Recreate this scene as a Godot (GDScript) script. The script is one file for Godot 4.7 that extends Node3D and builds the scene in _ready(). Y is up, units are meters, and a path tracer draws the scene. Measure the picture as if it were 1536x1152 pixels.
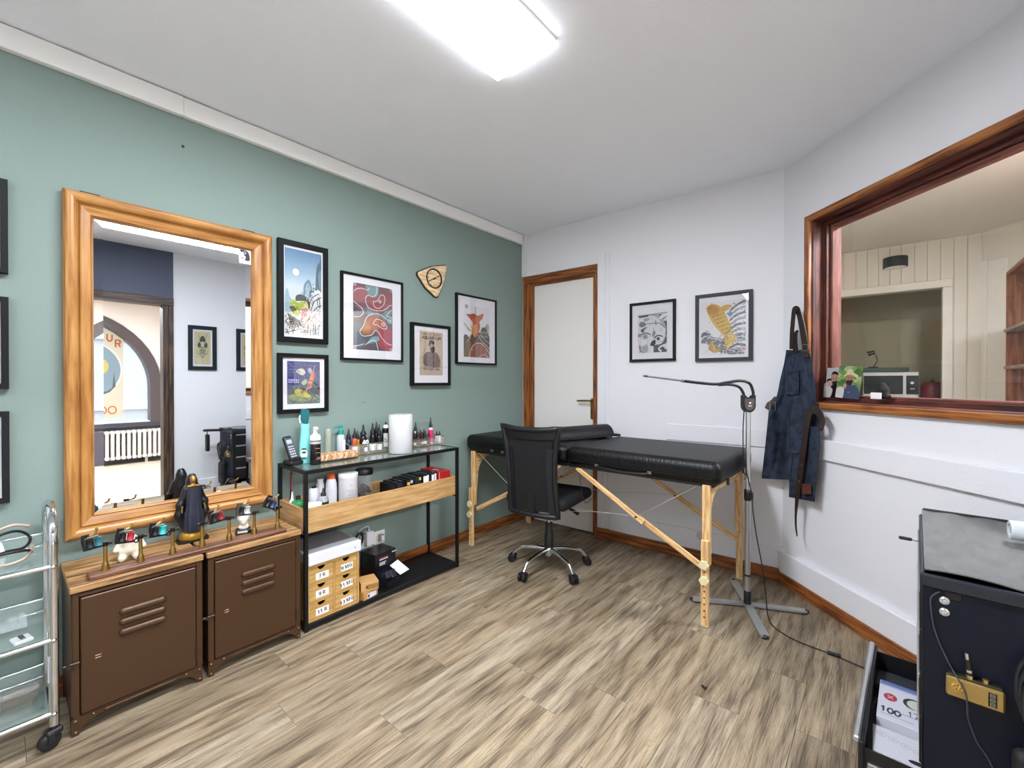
extends Node3D
# A tattoo studio: green wall on the left, door in the far wall, a glazed opening in the slanted wall on the right.

const H := 1.22            # eye height
const CEIL := 2.51
const WL := -2.44          # plane of the green wall
const XR := 0.57           # plane of the right wall
const A := Vector3(-2.44, 0, -3.02)
const B := Vector3(-0.465, 0, -3.101)
var T_left: Transform3D
var T_back: Transform3D
var T_diag: Transform3D
var T_right: Transform3D
var rng := RandomNumberGenerator.new()
var mats := {}
var counts := {}

# ---------------------------------------------------------------- geometry collector
class G:
	var v := PackedVector3Array()
	var n := PackedVector3Array()
	var t := PackedVector2Array()
	var ix := PackedInt32Array()
	var xf := Transform3D()
	var uvo := Vector2.ZERO

	func at(x: float, y: float, z: float) -> G:
		xf = Transform3D(Basis(), Vector3(x, y, z))
		return self

	func vert(p: Vector3, nn: Vector3, uv: Vector2) -> int:
		v.append(xf * p)
		n.append((xf.basis * nn).normalized())
		t.append(uv + uvo)
		return v.size() - 1

	func quad(a: Vector3, b: Vector3, c: Vector3, d: Vector3, ua := Vector2(0, 1), ub := Vector2(1, 1), uc := Vector2(1, 0), ud := Vector2(0, 0)) -> void:
		var nn := (c - a).cross(d - b).normalized()
		var i := vert(a, nn, ua)
		vert(b, nn, ub)
		vert(c, nn, uc)
		vert(d, nn, ud)
		ix.append_array(PackedInt32Array([i, i + 2, i + 1, i, i + 3, i + 2]))

	func tri(a: Vector3, b: Vector3, c: Vector3) -> void:
		var nn := (b - a).cross(c - a).normalized()
		var i := vert(a, nn, Vector2(a.x, a.y))
		vert(b, nn, Vector2(b.x, b.y))
		vert(c, nn, Vector2(c.x, c.y))
		ix.append_array(PackedInt32Array([i, i + 2, i + 1]))

	# a box with optional chamfer; u runs along its longest side, in metres
	func box(c: Vector3, s: Vector3, ch := 0.0) -> G:
		var h := s / 2.0
		ch = minf(ch, 0.45 * minf(s.x, minf(s.y, s.z)))
		var longest := s.max_axis_index()
		for ax in 3:
			var b1 := (ax + 1) % 3
			var b2 := (ax + 2) % 3
			for sg in [-1.0, 1.0]:
				var pts := []
				for k in [[-1, -1], [1, -1], [1, 1], [-1, 1]]:
					var p := Vector3()
					p[ax] = sg * h[ax]
					p[b1] = k[0] * (h[b1] - ch)
					p[b2] = k[1] * (h[b2] - ch)
					pts.append(p)
				if sg < 0:
					pts.reverse()
				var uvs := []
				for p in pts:
					if longest == b2:
						uvs.append(Vector2(p[b2], p[b1]))
					else:
						uvs.append(Vector2(p[b1], p[b2]))
				quad(c + pts[0], c + pts[1], c + pts[2], c + pts[3], uvs[0], uvs[1], uvs[2], uvs[3])
		if ch > 0.0:
			for ax in 3:
				var b1 := (ax + 1) % 3
				var b2 := (ax + 2) % 3
				for s1 in [-1.0, 1.0]:
					for s2 in [-1.0, 1.0]:
						var q := []
						for e in [-1.0, 1.0]:
							var p := Vector3()
							p[ax] = e * (h[ax] - ch)
							p[b1] = s1 * h[b1]
							p[b2] = s2 * (h[b2] - ch)
							var r := Vector3()
							r[ax] = e * (h[ax] - ch)
							r[b1] = s1 * (h[b1] - ch)
							r[b2] = s2 * h[b2]
							q.append(p)
							q.append(r)
						if s1 * s2 > 0:
							quad(c + q[0], c + q[1], c + q[3], c + q[2])
						else:
							quad(c + q[2], c + q[3], c + q[1], c + q[0])
			for sx in [-1.0, 1.0]:
				for sy in [-1.0, 1.0]:
					for sz in [-1.0, 1.0]:
						var k := Vector3(sx, sy, sz)
						var a := c + k * (h - Vector3(0, ch, ch))
						var b := c + k * (h - Vector3(ch, 0, ch))
						var d := c + k * (h - Vector3(ch, ch, 0))
						if sx * sy * sz > 0:
							tri(a, b, d)
						else:
							tri(a, d, b)
		return self

	func box2(lo: Vector3, hi: Vector3, ch := 0.0) -> G:
		return box((lo + hi) / 2.0, (hi - lo).abs(), ch)

	# a box between two points with a given cross-section
	func bar(a: Vector3, b: Vector3, w: float, d: float, up := Vector3.UP, ch := 0.0) -> G:
		var y := (b - a).normalized()
		var z := up - y * up.dot(y)
		if z.length() < 0.01:
			z = Vector3.RIGHT - y * y.x
		z = z.normalized()
		var keep := xf
		xf = xf * Transform3D(Basis(y.cross(z), y, z), (a + b) / 2.0)
		box(Vector3.ZERO, Vector3(w, a.distance_to(b), d), ch)
		xf = keep
		return self

	# turned round y: profile of (radius, height) from below upwards
	func lathe(p: Array, seg := 24, squash := Vector2.ONE) -> G:
		var m := p.size()
		for i in m - 1:
			var d: Vector2 = p[i + 1] - p[i]
			if d.length() < 1e-7:
				continue
			var nn := Vector2(d.y, -d.x).normalized()
			var n0 := nn
			var n1 := nn
			if i > 0:
				var e: Vector2 = p[i] - p[i - 1]
				var ne := Vector2(e.y, -e.x).normalized()
				if ne.dot(nn) > 0.6:
					n0 = (ne + nn).normalized()
			if i < m - 2:
				var e: Vector2 = p[i + 2] - p[i + 1]
				var ne := Vector2(e.y, -e.x).normalized()
				if ne.dot(nn) > 0.6:
					n1 = (ne + nn).normalized()
			var at0 := v.size()
			for k in seg + 1:
				var w := TAU * k / seg
				var cs := cos(w)
				var sn := sin(w)
				vert(Vector3(p[i].x * cs * squash.x, p[i].y, -p[i].x * sn * squash.y), Vector3(n0.x * cs / squash.x, n0.y, -n0.x * sn / squash.y), Vector2(float(k) / seg, 1.0 - float(i) / (m - 1)))
				vert(Vector3(p[i + 1].x * cs * squash.x, p[i + 1].y, -p[i + 1].x * sn * squash.y), Vector3(n1.x * cs / squash.x, n1.y, -n1.x * sn / squash.y), Vector2(float(k) / seg, 1.0 - float(i + 1) / (m - 1)))
			for k in seg:
				var a := at0 + 2 * k
				ix.append_array(PackedInt32Array([a, a + 1, a + 2, a + 2, a + 1, a + 3]))
		return self

	func cyl(a: Vector3, b: Vector3, r: float, seg := 16, r2 := -1.0, ch := 0.0) -> G:
		var y := (b - a).normalized()
		var z := Vector3.BACK if absf(y.z) < 0.9 else Vector3.RIGHT
		z = (z - y * z.dot(y)).normalized()
		var keep := xf
		xf = xf * Transform3D(Basis(y.cross(z), y, z), a)
		var l := a.distance_to(b)
		if r2 < 0:
			r2 = r
		if ch > 0:
			lathe([Vector2(0, 0), Vector2(r - ch, 0), Vector2(r, ch), Vector2(r2, l - ch), Vector2(r2 - ch, l), Vector2(0, l)], seg)
		else:
			lathe([Vector2(0, 0), Vector2(r, 0), Vector2(r2, l), Vector2(0, l)], seg)
		xf = keep
		return self

	func ball(c: Vector3, r: float, seg := 14, sc := Vector3.ONE) -> G:
		var keep := xf
		xf = xf * Transform3D(Basis.from_scale(sc), c)
		var p := []
		for i in seg / 2 + 1:
			var w := -PI / 2 + PI * i / (seg / 2)
			p.append(Vector2(maxf(cos(w), 0) * r, sin(w) * r))
		lathe(p, seg)
		xf = keep
		return self

	# a round tube along points; r is a number or one number per point
	func tube(pts: Array, r, seg := 8, closed := false, flat := 1.0) -> G:
		var m := pts.size()
		var up := Vector3.UP
		var d0: Vector3 = (pts[1] - pts[0]).normalized()
		if absf(d0.dot(up)) > 0.9:
			up = Vector3.RIGHT
		var x := (up - d0 * up.dot(d0)).normalized()
		var at0 := v.size()
		var run := 0.0
		for i in (m + 1 if closed else m):
			var j := i % m
			var prev: Vector3 = pts[(j - 1 + m) % m] if closed or j > 0 else pts[j]
			var next: Vector3 = pts[(j + 1) % m] if closed or j < m - 1 else pts[j]
			var d := (next - prev).normalized()
			x = (x - d * x.dot(d)).normalized()
			var y := d.cross(x)
			var rr: float = r[j] if r is Array else r
			if i > 0:
				run += (pts[j] as Vector3).distance_to(pts[(j - 1 + m) % m])
			for k in seg + 1:
				var w := TAU * k / seg
				var o := x * cos(w) + y * sin(w) * flat
				vert(pts[j] + o * rr, x * cos(w) + y * sin(w) / flat, Vector2(run, float(k) / seg * 0.1))
		var rows := m if closed else m - 1
		for i in rows:
			for k in seg:
				var a := at0 + i * (seg + 1) + k
				var b := a + seg + 1
				ix.append_array(PackedInt32Array([a, b, a + 1, a + 1, b, b + 1]))
		if not closed:
			for e in [0, m - 1]:
				var dd: Vector3 = (pts[1] - pts[0]).normalized() if e else (pts[1] - pts[0]).normalized()
				if e:
					dd = (pts[m - 1] - pts[m - 2]).normalized()
				else:
					dd = -dd
				var c := v.size()
				v.append(xf * pts[e])
				n.append((xf.basis * dd).normalized())
				t.append(Vector2.ZERO)
				for k in seg + 1:
					v.append(v[at0 + e * (seg + 1) + k])
					n.append(n[c])
					t.append(Vector2.ZERO)
				for k in seg:
					if e:
						ix.append_array(PackedInt32Array([c, c + 2 + k, c + 1 + k]))
					else:
						ix.append_array(PackedInt32Array([c, c + 1 + k, c + 2 + k]))
		return self

	# a polygon in xy (counter-clockwise) pulled from z0 to z1
	func prism(poly: PackedVector2Array, z0: float, z1: float, smooth := 0.0, caps := true) -> G:
		if Geometry2D.is_polygon_clockwise(poly) == false:
			pass
		var area := 0.0
		for i in poly.size():
			area += poly[i].cross(poly[(i + 1) % poly.size()])
		if area < 0:
			poly = poly.duplicate()
			poly.reverse()
		var m := poly.size()
		var run := 0.0
		for i in m:
			var a := poly[i]
			var b := poly[(i + 1) % m]
			var d := (b - a).normalized()
			var nn := Vector2(d.y, -d.x)
			var na := nn
			var nb := nn
			if smooth > 0:
				var dp := (a - poly[(i - 1 + m) % m]).normalized()
				var dn := (poly[(i + 2) % m] - b).normalized()
				if d.dot(dp) > smooth:
					na = (nn + Vector2(dp.y, -dp.x)).normalized()
				if d.dot(dn) > smooth:
					nb = (nn + Vector2(dn.y, -dn.x)).normalized()
			var l := a.distance_to(b)
			var k := vert(Vector3(a.x, a.y, z0), Vector3(na.x, na.y, 0), Vector2(run, z0))
			vert(Vector3(b.x, b.y, z0), Vector3(nb.x, nb.y, 0), Vector2(run + l, z0))
			vert(Vector3(b.x, b.y, z1), Vector3(nb.x, nb.y, 0), Vector2(run + l, z1))
			vert(Vector3(a.x, a.y, z1), Vector3(na.x, na.y, 0), Vector2(run, z1))
			ix.append_array(PackedInt32Array([k, k + 2, k + 1, k, k + 3, k + 2]))
			run += l
		if caps:
			var tris := Geometry2D.triangulate_polygon(poly)
			var c0 := v.size()
			for p in poly:
				vert(Vector3(p.x, p.y, z1), Vector3(0, 0, 1), p)
			var c1 := v.size()
			for p in poly:
				vert(Vector3(p.x, p.y, z0), Vector3(0, 0, -1), p)
			for i in range(0, tris.size(), 3):
				var q := [tris[i], tris[i + 1], tris[i + 2]]
				if (poly[q[1]] - poly[q[0]]).cross(poly[q[2]] - poly[q[0]]) < 0:
					q = [q[0], q[2], q[1]]
				ix.append_array(PackedInt32Array([c0 + q[0], c0 + q[2], c0 + q[1], c1 + q[0], c1 + q[1], c1 + q[2]]))
		return self

	# a box with rounded edges (true quarter rounds)
	func rbox(c: Vector3, s: Vector3, r: float, seg := 4) -> G:
		r = minf(r, 0.499 * minf(s.x, minf(s.y, s.z)))
		var h := s / 2.0 - Vector3(r, r, r)
		var at0 := v.size()
		var ths := []
		for q in 4:
			for k in seg + 1:
				ths.append([q * PI / 2 + PI / 2 * k / seg, [1, -1, -1, 1][q], [1, 1, -1, -1][q]])
		ths.append(ths[0])
		var phs := []
		for q in 2:
			for k in seg + 1:
				phs.append([-PI / 2 + q * PI / 2 + PI / 2 * k / seg, [-1, 1][q]])
		for p in phs:
			for w in ths:
				var d := Vector3(cos(p[0]) * cos(w[0]), sin(p[0]), -cos(p[0]) * sin(w[0]))
				var pos := c + Vector3(w[1] * h.x, p[1] * h.y, -w[2] * h.z) + d * r
				vert(pos, d, Vector2(pos.x + pos.y * 0.3, pos.z + pos.y * 0.3))
		var nt := ths.size()
		for i in phs.size() - 1:
			for k in nt - 1:
				var a := at0 + i * nt + k
				var b := a + nt
				ix.append_array(PackedInt32Array([a, b, a + 1, a + 1, b, b + 1]))
		for sg in [-1.0, 1.0]:
			var y: float = sg * s.y / 2.0
			var q := [c + Vector3(-h.x, y, h.z), c + Vector3(h.x, y, h.z), c + Vector3(h.x, y, -h.z), c + Vector3(-h.x, y, -h.z)]
			if sg < 0:
				q.reverse()
			quad(q[0], q[1], q[2], q[3], Vector2(q[0].x, q[0].z), Vector2(q[1].x, q[1].z), Vector2(q[2].x, q[2].z), Vector2(q[3].x, q[3].z))
		return self

	# a grid surface; fn(u, v) gives points, normals point to (d/du x d/dv); thick > 0 gives it a back and edges
	func sheet(nu: int, nv: int, fn: Callable, thick := 0.0, uvs := Vector2.ONE) -> G:
		var P := []
		for i in nu + 1:
			for j in nv + 1:
				P.append(fn.call(float(i) / nu, float(j) / nv))
		var w := nv + 1
		var N := []
		for i in nu + 1:
			for j in nv + 1:
				var du: Vector3 = P[mini(i + 1, nu) * w + j] - P[maxi(i - 1, 0) * w + j]
				var dv: Vector3 = P[i * w + mini(j + 1, nv)] - P[i * w + maxi(j - 1, 0)]
				var nn := du.cross(dv)
				N.append(nn.normalized() if nn.length() > 1e-12 else Vector3.UP)
		var at0 := v.size()
		for i in nu + 1:
			for j in nv + 1:
				vert(P[i * w + j], N[i * w + j], Vector2(float(i) / nu, 1.0 - float(j) / nv) * uvs)
		for i in nu:
			for j in nv:
				var a := at0 + i * w + j
				var b := a + w
				ix.append_array(PackedInt32Array([a, a + 1, b, b, a + 1, b + 1]))
		if thick > 0:
			var at1 := v.size()
			for i in nu + 1:
				for j in nv + 1:
					vert(P[i * w + j] - N[i * w + j] * thick, -N[i * w + j], Vector2(float(i) / nu, 1.0 - float(j) / nv) * uvs)
			for i in nu:
				for j in nv:
					var a := at1 + i * w + j
					var b := a + w
					ix.append_array(PackedInt32Array([a, b, a + 1, a + 1, b, b + 1]))
			var rim := []
			for i in nu:
				rim.append([i * w, (i + 1) * w])
				rim.append([(i + 1) * w + nv, i * w + nv])
			for j in nv:
				rim.append([nu * w + j, nu * w + j + 1])
				rim.append([j + 1, j])
			for e in rim:
				quad(P[e[0]] - N[e[0]] * thick, P[e[1]] - N[e[1]] * thick, P[e[1]], P[e[0]])
		return self

	# four mitred sides round a w x h opening outline (outer size), lying in xy; profile = (inset, height) from the outer back edge inwards
	func rect_frame(w: float, h: float, prof: Array) -> G:
		for i in prof.size() - 1:
			var p: Vector2 = prof[i]
			var q: Vector2 = prof[i + 1]
			var a := [Vector3(-w / 2 + p.x, -h / 2 + p.x, p.y), Vector3(w / 2 - p.x, -h / 2 + p.x, p.y), Vector3(w / 2 - p.x, h / 2 - p.x, p.y), Vector3(-w / 2 + p.x, h / 2 - p.x, p.y)]
			var b := [Vector3(-w / 2 + q.x, -h / 2 + q.x, q.y), Vector3(w / 2 - q.x, -h / 2 + q.x, q.y), Vector3(w / 2 - q.x, h / 2 - q.x, q.y), Vector3(-w / 2 + q.x, h / 2 - q.x, q.y)]
			for k in 4:
				var j := (k + 1) % 4
				var ax := 0 if k % 2 == 0 else 1
				var off := 0.37 * k
				quad(a[k], a[j], b[j], b[k], Vector2(a[k][ax] + off, p.x + p.y), Vector2(a[j][ax] + off, p.x + p.y), Vector2(b[j][ax] + off, q.x + q.y), Vector2(b[k][ax] + off, q.x + q.y))
		return self

	# rounded limbs joined smoothly: bones of [a, ra, b, rb]; surface nets
	func blob(bones: Array, k: float, cell: float) -> G:
		var lo := Vector3.INF
		var hi := -Vector3.INF
		for b in bones:
			var r: float = maxf(b[1], b[3]) + k + cell
			lo = lo.min(b[0] - Vector3(r, r, r)).min(b[2] - Vector3(r, r, r))
			hi = hi.max(b[0] + Vector3(r, r, r)).max(b[2] + Vector3(r, r, r))
		var d := Vector3i(((hi - lo) / cell).ceil()) + Vector3i.ONE
		var F := PackedFloat32Array()
		F.resize(d.x * d.y * d.z)
		for z in d.z:
			for y in d.y:
				for x in d.x:
					F[(z * d.y + y) * d.x + x] = field(bones, k, lo + Vector3(x, y, z) * cell)
		var at := {}
		for z in d.z - 1:
			for y in d.y - 1:
				for x in d.x - 1:
					var s := Vector3.ZERO
					var cnt := 0
					var f := []
					for q in 8:
						f.append(F[((z + (q >> 2)) * d.y + y + ((q >> 1) & 1)) * d.x + x + (q & 1)])
					for e in [[0, 1], [2, 3], [4, 5], [6, 7], [0, 2], [1, 3], [4, 6], [5, 7], [0, 4], [1, 5], [2, 6], [3, 7]]:
						var f0: float = f[e[0]]
						var f1: float = f[e[1]]
						if (f0 < 0) != (f1 < 0):
							var w := f0 / (f0 - f1)
							var p0 := Vector3(e[0] & 1, (e[0] >> 1) & 1, e[0] >> 2)
							var p1 := Vector3(e[1] & 1, (e[1] >> 1) & 1, e[1] >> 2)
							s += p0.lerp(p1, w)
							cnt += 1
					if cnt:
						var p := lo + (Vector3(x, y, z) + s / cnt) * cell
						var h := cell * 0.5
						var g := Vector3(field(bones, k, p + Vector3(h, 0, 0)) - field(bones, k, p - Vector3(h, 0, 0)), field(bones, k, p + Vector3(0, h, 0)) - field(bones, k, p - Vector3(0, h, 0)), field(bones, k, p + Vector3(0, 0, h)) - field(bones, k, p - Vector3(0, 0, h)))
						at[(z * d.y + y) * d.x + x] = vert(p, g.normalized(), Vector2(p.x, p.y))
		var st := [1, d.x, d.x * d.y]
		for z in range(1, d.z - 1):
			for y in range(1, d.y - 1):
				for x in range(1, d.x - 1):
					var o := (z * d.y + y) * d.x + x
					for ax in 3:
						var a := F[o]
						var b := F[o + st[ax]]
						if (a < 0) == (b < 0):
							continue
						var u: int = st[(ax + 1) % 3]
						var w: int = st[(ax + 2) % 3]
						var q := [at[o], at[o - u], at[o - u - w], at[o - w]]
						if a < 0:
							ix.append_array(PackedInt32Array([q[0], q[2], q[1], q[0], q[3], q[2]]))
						else:
							ix.append_array(PackedInt32Array([q[0], q[1], q[2], q[0], q[2], q[3]]))
		return self

	static func field(bones: Array, k: float, p: Vector3) -> float:
		var r := 1e9
		for b in bones:
			var ab: Vector3 = b[2] - b[0]
			var l := ab.length_squared()
			var h := clampf((p - b[0]).dot(ab) / l, 0, 1) if l > 0 else 0.0
			var f: float = p.distance_to(b[0] + ab * h) - lerpf(b[1], b[3], h)
			var w := maxf(k - absf(r - f), 0.0) / k
			r = minf(r, f) - w * w * k * 0.25
		return r

	func mesh() -> ArrayMesh:
		var a := []
		a.resize(Mesh.ARRAY_MAX)
		a[Mesh.ARRAY_VERTEX] = v
		a[Mesh.ARRAY_NORMAL] = n
		a[Mesh.ARRAY_TEX_UV] = t
		a[Mesh.ARRAY_INDEX] = ix
		var m := ArrayMesh.new()
		m.add_surface_from_arrays(Mesh.PRIMITIVE_TRIANGLES, a)
		return m

# ---------------------------------------------------------------- flat prints, drawn at twice the size and halved
class D2:
	var im: Image
	var w: int
	var h: int

	func _init(ww: int, hh: int, c: String) -> void:
		w = ww * 2
		h = hh * 2
		im = Image.create(w, h, false, Image.FORMAT_RGB8)
		im.fill(Color(c))

	func pts(a: Array) -> PackedVector2Array:
		var o := PackedVector2Array()
		for i in range(0, a.size(), 2):
			o.append(Vector2(a[i] * w, a[i + 1] * h))
		return o

	func fillp(p: PackedVector2Array, c: Color) -> void:
		var y0 := 1e9
		var y1 := -1e9
		for q in p:
			y0 = minf(y0, q.y)
			y1 = maxf(y1, q.y)
		for y in range(maxi(0, int(y0)), mini(h, int(y1) + 1)):
			var xs := []
			var yy := y + 0.5
			for i in p.size():
				var a := p[i]
				var b := p[(i + 1) % p.size()]
				if (a.y <= yy) != (b.y <= yy):
					xs.append(a.x + (yy - a.y) / (b.y - a.y) * (b.x - a.x))
			xs.sort()
			for i in range(0, xs.size() - 1, 2):
				var x0 := maxi(0, roundi(xs[i]))
				var x1 := mini(w, roundi(xs[i + 1]))
				if x1 > x0:
					im.fill_rect(Rect2i(x0, y, x1 - x0, 1), c)

	func poly(a: Array, c: String) -> D2:
		fillp(pts(a), Color(c))
		return self

	# a smooth closed or open curve through points
	func curve(p: PackedVector2Array, closed: bool) -> PackedVector2Array:
		var o := PackedVector2Array()
		var m := p.size()
		for i in (m if closed else m - 1):
			var a := p[(i - 1 + m) % m] if closed or i > 0 else p[i]
			var b := p[i]
			var c := p[(i + 1) % m]
			var d := p[(i + 2) % m] if closed or i < m - 2 else c
			for k in 8:
				o.append(b.cubic_interpolate(c, a, d, k / 8.0))
		if not closed:
			o.append(p[m - 1])
		return o

	func shape(a: Array, c: String) -> D2:
		fillp(curve(pts(a), true), Color(c))
		return self

	func line(a: Array, width: float, c: String, smooth := true, closed := false) -> D2:
		var p := pts(a)
		if smooth:
			p = curve(p, closed)
		elif closed:
			p.append(p[0])
		var r := width * w / 2.0
		var col := Color(c)
		for i in p.size() - 1:
			var d := (p[i + 1] - p[i])
			if d.length() < 0.01:
				continue
			var nn := d.normalized().orthogonal() * r
			fillp(PackedVector2Array([p[i] + nn, p[i + 1] + nn, p[i + 1] - nn, p[i] - nn]), col)
			if r > 1.2:
				disc(p[i], r, r, col)
		return self

	func disc(c: Vector2, rx: float, ry: float, col: Color) -> void:
		for y in range(maxi(0, int(c.y - ry)), mini(h, int(c.y + ry) + 1)):
			var k := 1.0 - pow((y + 0.5 - c.y) / ry, 2)
			if k > 0:
				var dx := rx * sqrt(k)
				var x0 := maxi(0, roundi(c.x - dx))
				var x1 := mini(w, roundi(c.x + dx))
				if x1 > x0:
					im.fill_rect(Rect2i(x0, y, x1 - x0, 1), col)

	func ell(x: float, y: float, rx: float, ry: float, c: String) -> D2:
		disc(Vector2(x * w, y * h), rx * w, ry * h, Color(c))
		return self

	func rect(x: float, y: float, ww: float, hh: float, c: String) -> D2:
		im.fill_rect(Rect2i(roundi(x * w), roundi(y * h), maxi(1, roundi(ww * w)), maxi(1, roundi(hh * h))), Color(c))
		return self

	func fade(y0: float, y1: float, c0: String, c1: String) -> D2:
		for y in range(int(y0 * h), int(y1 * h)):
			im.fill_rect(Rect2i(0, y, w, 1), Color(c0).lerp(Color(c1), (y / float(h) - y0) / (y1 - y0)))
		return self

	# block capitals from straight strokes, for lettering printed on posters and boxes
	func text(s: String, x: float, y: float, cw: float, ch: float, width: float, c: String) -> D2:
		var F := {"A": "0,1 .5,0 1,1|.2,.62 .8,.62", "B": "0,0 0,1 .9,.9 .9,.6 0,.5 .8,.4 .8,.1 0,0", "D": "0,0 0,1 .7,.9 1,.5 .7,.1 0,0", "E": "1,0 0,0 0,1 1,1|0,.5 .8,.5", "F": "1,0 0,0 0,1|0,.5 .8,.5", "G": "1,.1 .3,0 0,.5 .3,1 1,.9 1,.55 .6,.55", "H": "0,0 0,1|1,0 1,1|0,.5 1,.5", "I": ".5,0 .5,1", "L": "0,0 0,1 1,1", "M": "0,1 0,0 .5,.6 1,0 1,1", "N": "0,1 0,0 1,1 1,0", "O": ".3,0 0,.3 0,.7 .3,1 .7,1 1,.7 1,.3 .7,0 .3,0", "Q": ".3,0 0,.3 0,.7 .3,1 .7,1 1,.7 1,.3 .7,0 .3,0|.6,.7 1,1.1", "R": "0,1 0,0 .8,0 1,.25 .8,.5 0,.5|.5,.5 1,1", "S": "1,.1 .3,0 0,.25 1,.75 .7,1 0,.9", "T": "0,0 1,0|.5,0 .5,1", "U": "0,0 0,.7 .3,1 .7,1 1,.7 1,0", "X": "0,0 1,1|1,0 0,1", "P": "0,1 0,0 .8,0 1,.25 .8,.5 0,.5", "K": "0,0 0,1|1,0 0,.5 1,1", "C": "1,.1 .4,0 0,.5 .4,1 1,.9", "0": ".3,0 0,.3 0,.7 .3,1 .7,1 1,.7 1,.3 .7,0 .3,0", "1": ".2,.2 .5,0 .5,1", "2": "0,.2 .5,0 1,.25 0,1 1,1", "3": "0,0 1,0 .5,.4 1,.7 .5,1 0,.9", "4": ".7,1 .7,0 0,.7 1,.7", "5": "1,0 0,0 0,.45 .8,.45 1,.75 .6,1 0,.95", "7": "0,0 1,0 .4,1", "8": ".5,.5 .1,.25 .5,0 .9,.25 .5,.5 0,.75 .5,1 1,.75 .5,.5", "9": ".9,.3 .5,.5 .1,.3 .5,0 .9,.3 .8,1"}
		for i in s.length():
			if F.has(s[i]):
				for run in F[s[i]].split("|"):
					var a := []
					for q in run.split(" "):
						var k: PackedStringArray = q.split(",")
						a.append(x + (i * 1.3 + k[0].to_float()) * cw)
						a.append(y + k[1].to_float() * ch)
					line(a, width, c, false)
		return self

	# many short brush strokes inside a box, for ink texture
	func strokes(n: int, x0: float, y0: float, x1: float, y1: float, len: float, width: float, cols: Array, seed_: int) -> D2:
		var r := RandomNumberGenerator.new()
		r.seed = seed_
		for i in n:
			var x := r.randf_range(x0, x1)
			var y := r.randf_range(y0, y1)
			var a := r.randf_range(0, TAU)
			var b := a + r.randf_range(-1.4, 1.4)
			var l := len * r.randf_range(0.5, 1.3)
			var mx := x + cos(a) * l * 0.5
			var my := y + sin(a) * l * 0.5 * w / h
			line([x, y, mx, my, mx + cos(b) * l * 0.5, my + sin(b) * l * 0.5 * w / h], width * r.randf_range(0.6, 1.3), cols[i % cols.size()])
		return self

	func tex() -> ImageTexture:
		im.resize(w / 2, h / 2, Image.INTERPOLATE_BILINEAR)
		return ImageTexture.create_from_image(im)

# ---------------------------------------------------------------- materials
func M(hex: String, rough := 0.6, metal := 0.0, more := {}) -> StandardMaterial3D:
	var key := "%s/%s/%s/%s" % [hex, rough, metal, more]
	if not mats.has(key):
		var m := StandardMaterial3D.new()
		m.albedo_color = Color(hex)
		m.roughness = rough
		m.metallic = metal
		for k in more:
			m.set(k, more[k])
		m.resource_name = "mat_%d" % mats.size()
		mats[key] = m
	return mats[key]

func glass(alpha := 0.08, hex := "ffffff") -> StandardMaterial3D:
	return M(hex + "%02x" % int(alpha * 255), 0.0, 0.0, {"transparency": BaseMaterial3D.TRANSPARENCY_ALPHA})

func noise_tex(seed_: int, freq: float, cols: Array, offs: Array, size := 512, warp := 0.0, octaves := 4, type := FastNoiseLite.TYPE_SIMPLEX_SMOOTH, normal := false) -> NoiseTexture2D:
	var f := FastNoiseLite.new()
	f.seed = seed_
	f.noise_type = type
	f.frequency = freq
	f.fractal_octaves = octaves
	if warp > 0:
		f.domain_warp_enabled = true
		f.domain_warp_amplitude = warp
		f.domain_warp_frequency = freq * 0.6
	var t := NoiseTexture2D.new()
	t.width = size
	t.height = size
	t.seamless = true
	t.noise = f
	if normal:
		t.as_normal_map = true
		t.bump_strength = 2.0
	elif cols:
		var g := Gradient.new()
		var cc := PackedColorArray()
		for c in cols:
			cc.append(Color(c))
		g.offsets = PackedFloat32Array(offs)
		g.colors = cc
		t.color_ramp = g
	return t

# wood whose grain runs along u (metres)
func wood(seed_: int, cols: Array, su := 0.6, sv := 9.0, rough := 0.5, offs := [0.25, 0.5, 0.8]) -> StandardMaterial3D:
	var key := "wood%d%s" % [seed_, cols]
	if not mats.has(key):
		var m := StandardMaterial3D.new()
		m.albedo_texture = noise_tex(seed_, 0.012, cols, offs, 512, 30.0, 5)
		m.uv1_scale = Vector3(su, sv, 1)
		m.roughness = rough
		m.resource_name = "wood_%d" % seed_
		mats[key] = m
	return mats[key]

func pic(tex: Texture2D, rough := 0.6) -> StandardMaterial3D:
	var m := StandardMaterial3D.new()
	m.albedo_texture = tex
	m.albedo_color = Color("d9d9db")    # paper is not pure white
	m.roughness = rough
	m.texture_repeat = false
	m.resource_name = "print_%d" % mats.size()
	mats[tex] = m
	return m

# ---------------------------------------------------------------- objects
func numbered(called: String, parent: Node) -> String:
	var key := "%s/%s" % [parent.get_instance_id(), called]
	var k: int = counts.get(key, 0)
	counts[key] = k + 1
	return called if k == 0 else "%s_%03d" % [called, k]

func put(g: G, called: String, m: Material, parent: Node = self, label := "") -> MeshInstance3D:
	var o := MeshInstance3D.new()
	o.mesh = g.mesh()
	o.material_override = null
	o.mesh.surface_set_material(0, m)
	o.name = numbered(called, parent)
	parent.add_child(o, true)
	if label:
		o.set_meta("label", label)
	return o

func tag(o: Node3D, label: String, category: String, group := "") -> Node3D:
	o.set_meta("label", label)
	o.set_meta("category", category)
	if group:
		o.set_meta("group", group)
	return o

func thing(called: String, label: String, category: String, at := Vector3.ZERO, turn := 0.0, group := "") -> Node3D:
	var o := Node3D.new()
	o.name = numbered(called, self)
	add_child(o, true)
	o.position = at
	o.rotation.y = turn
	return tag(o, label, category, group)

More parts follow.
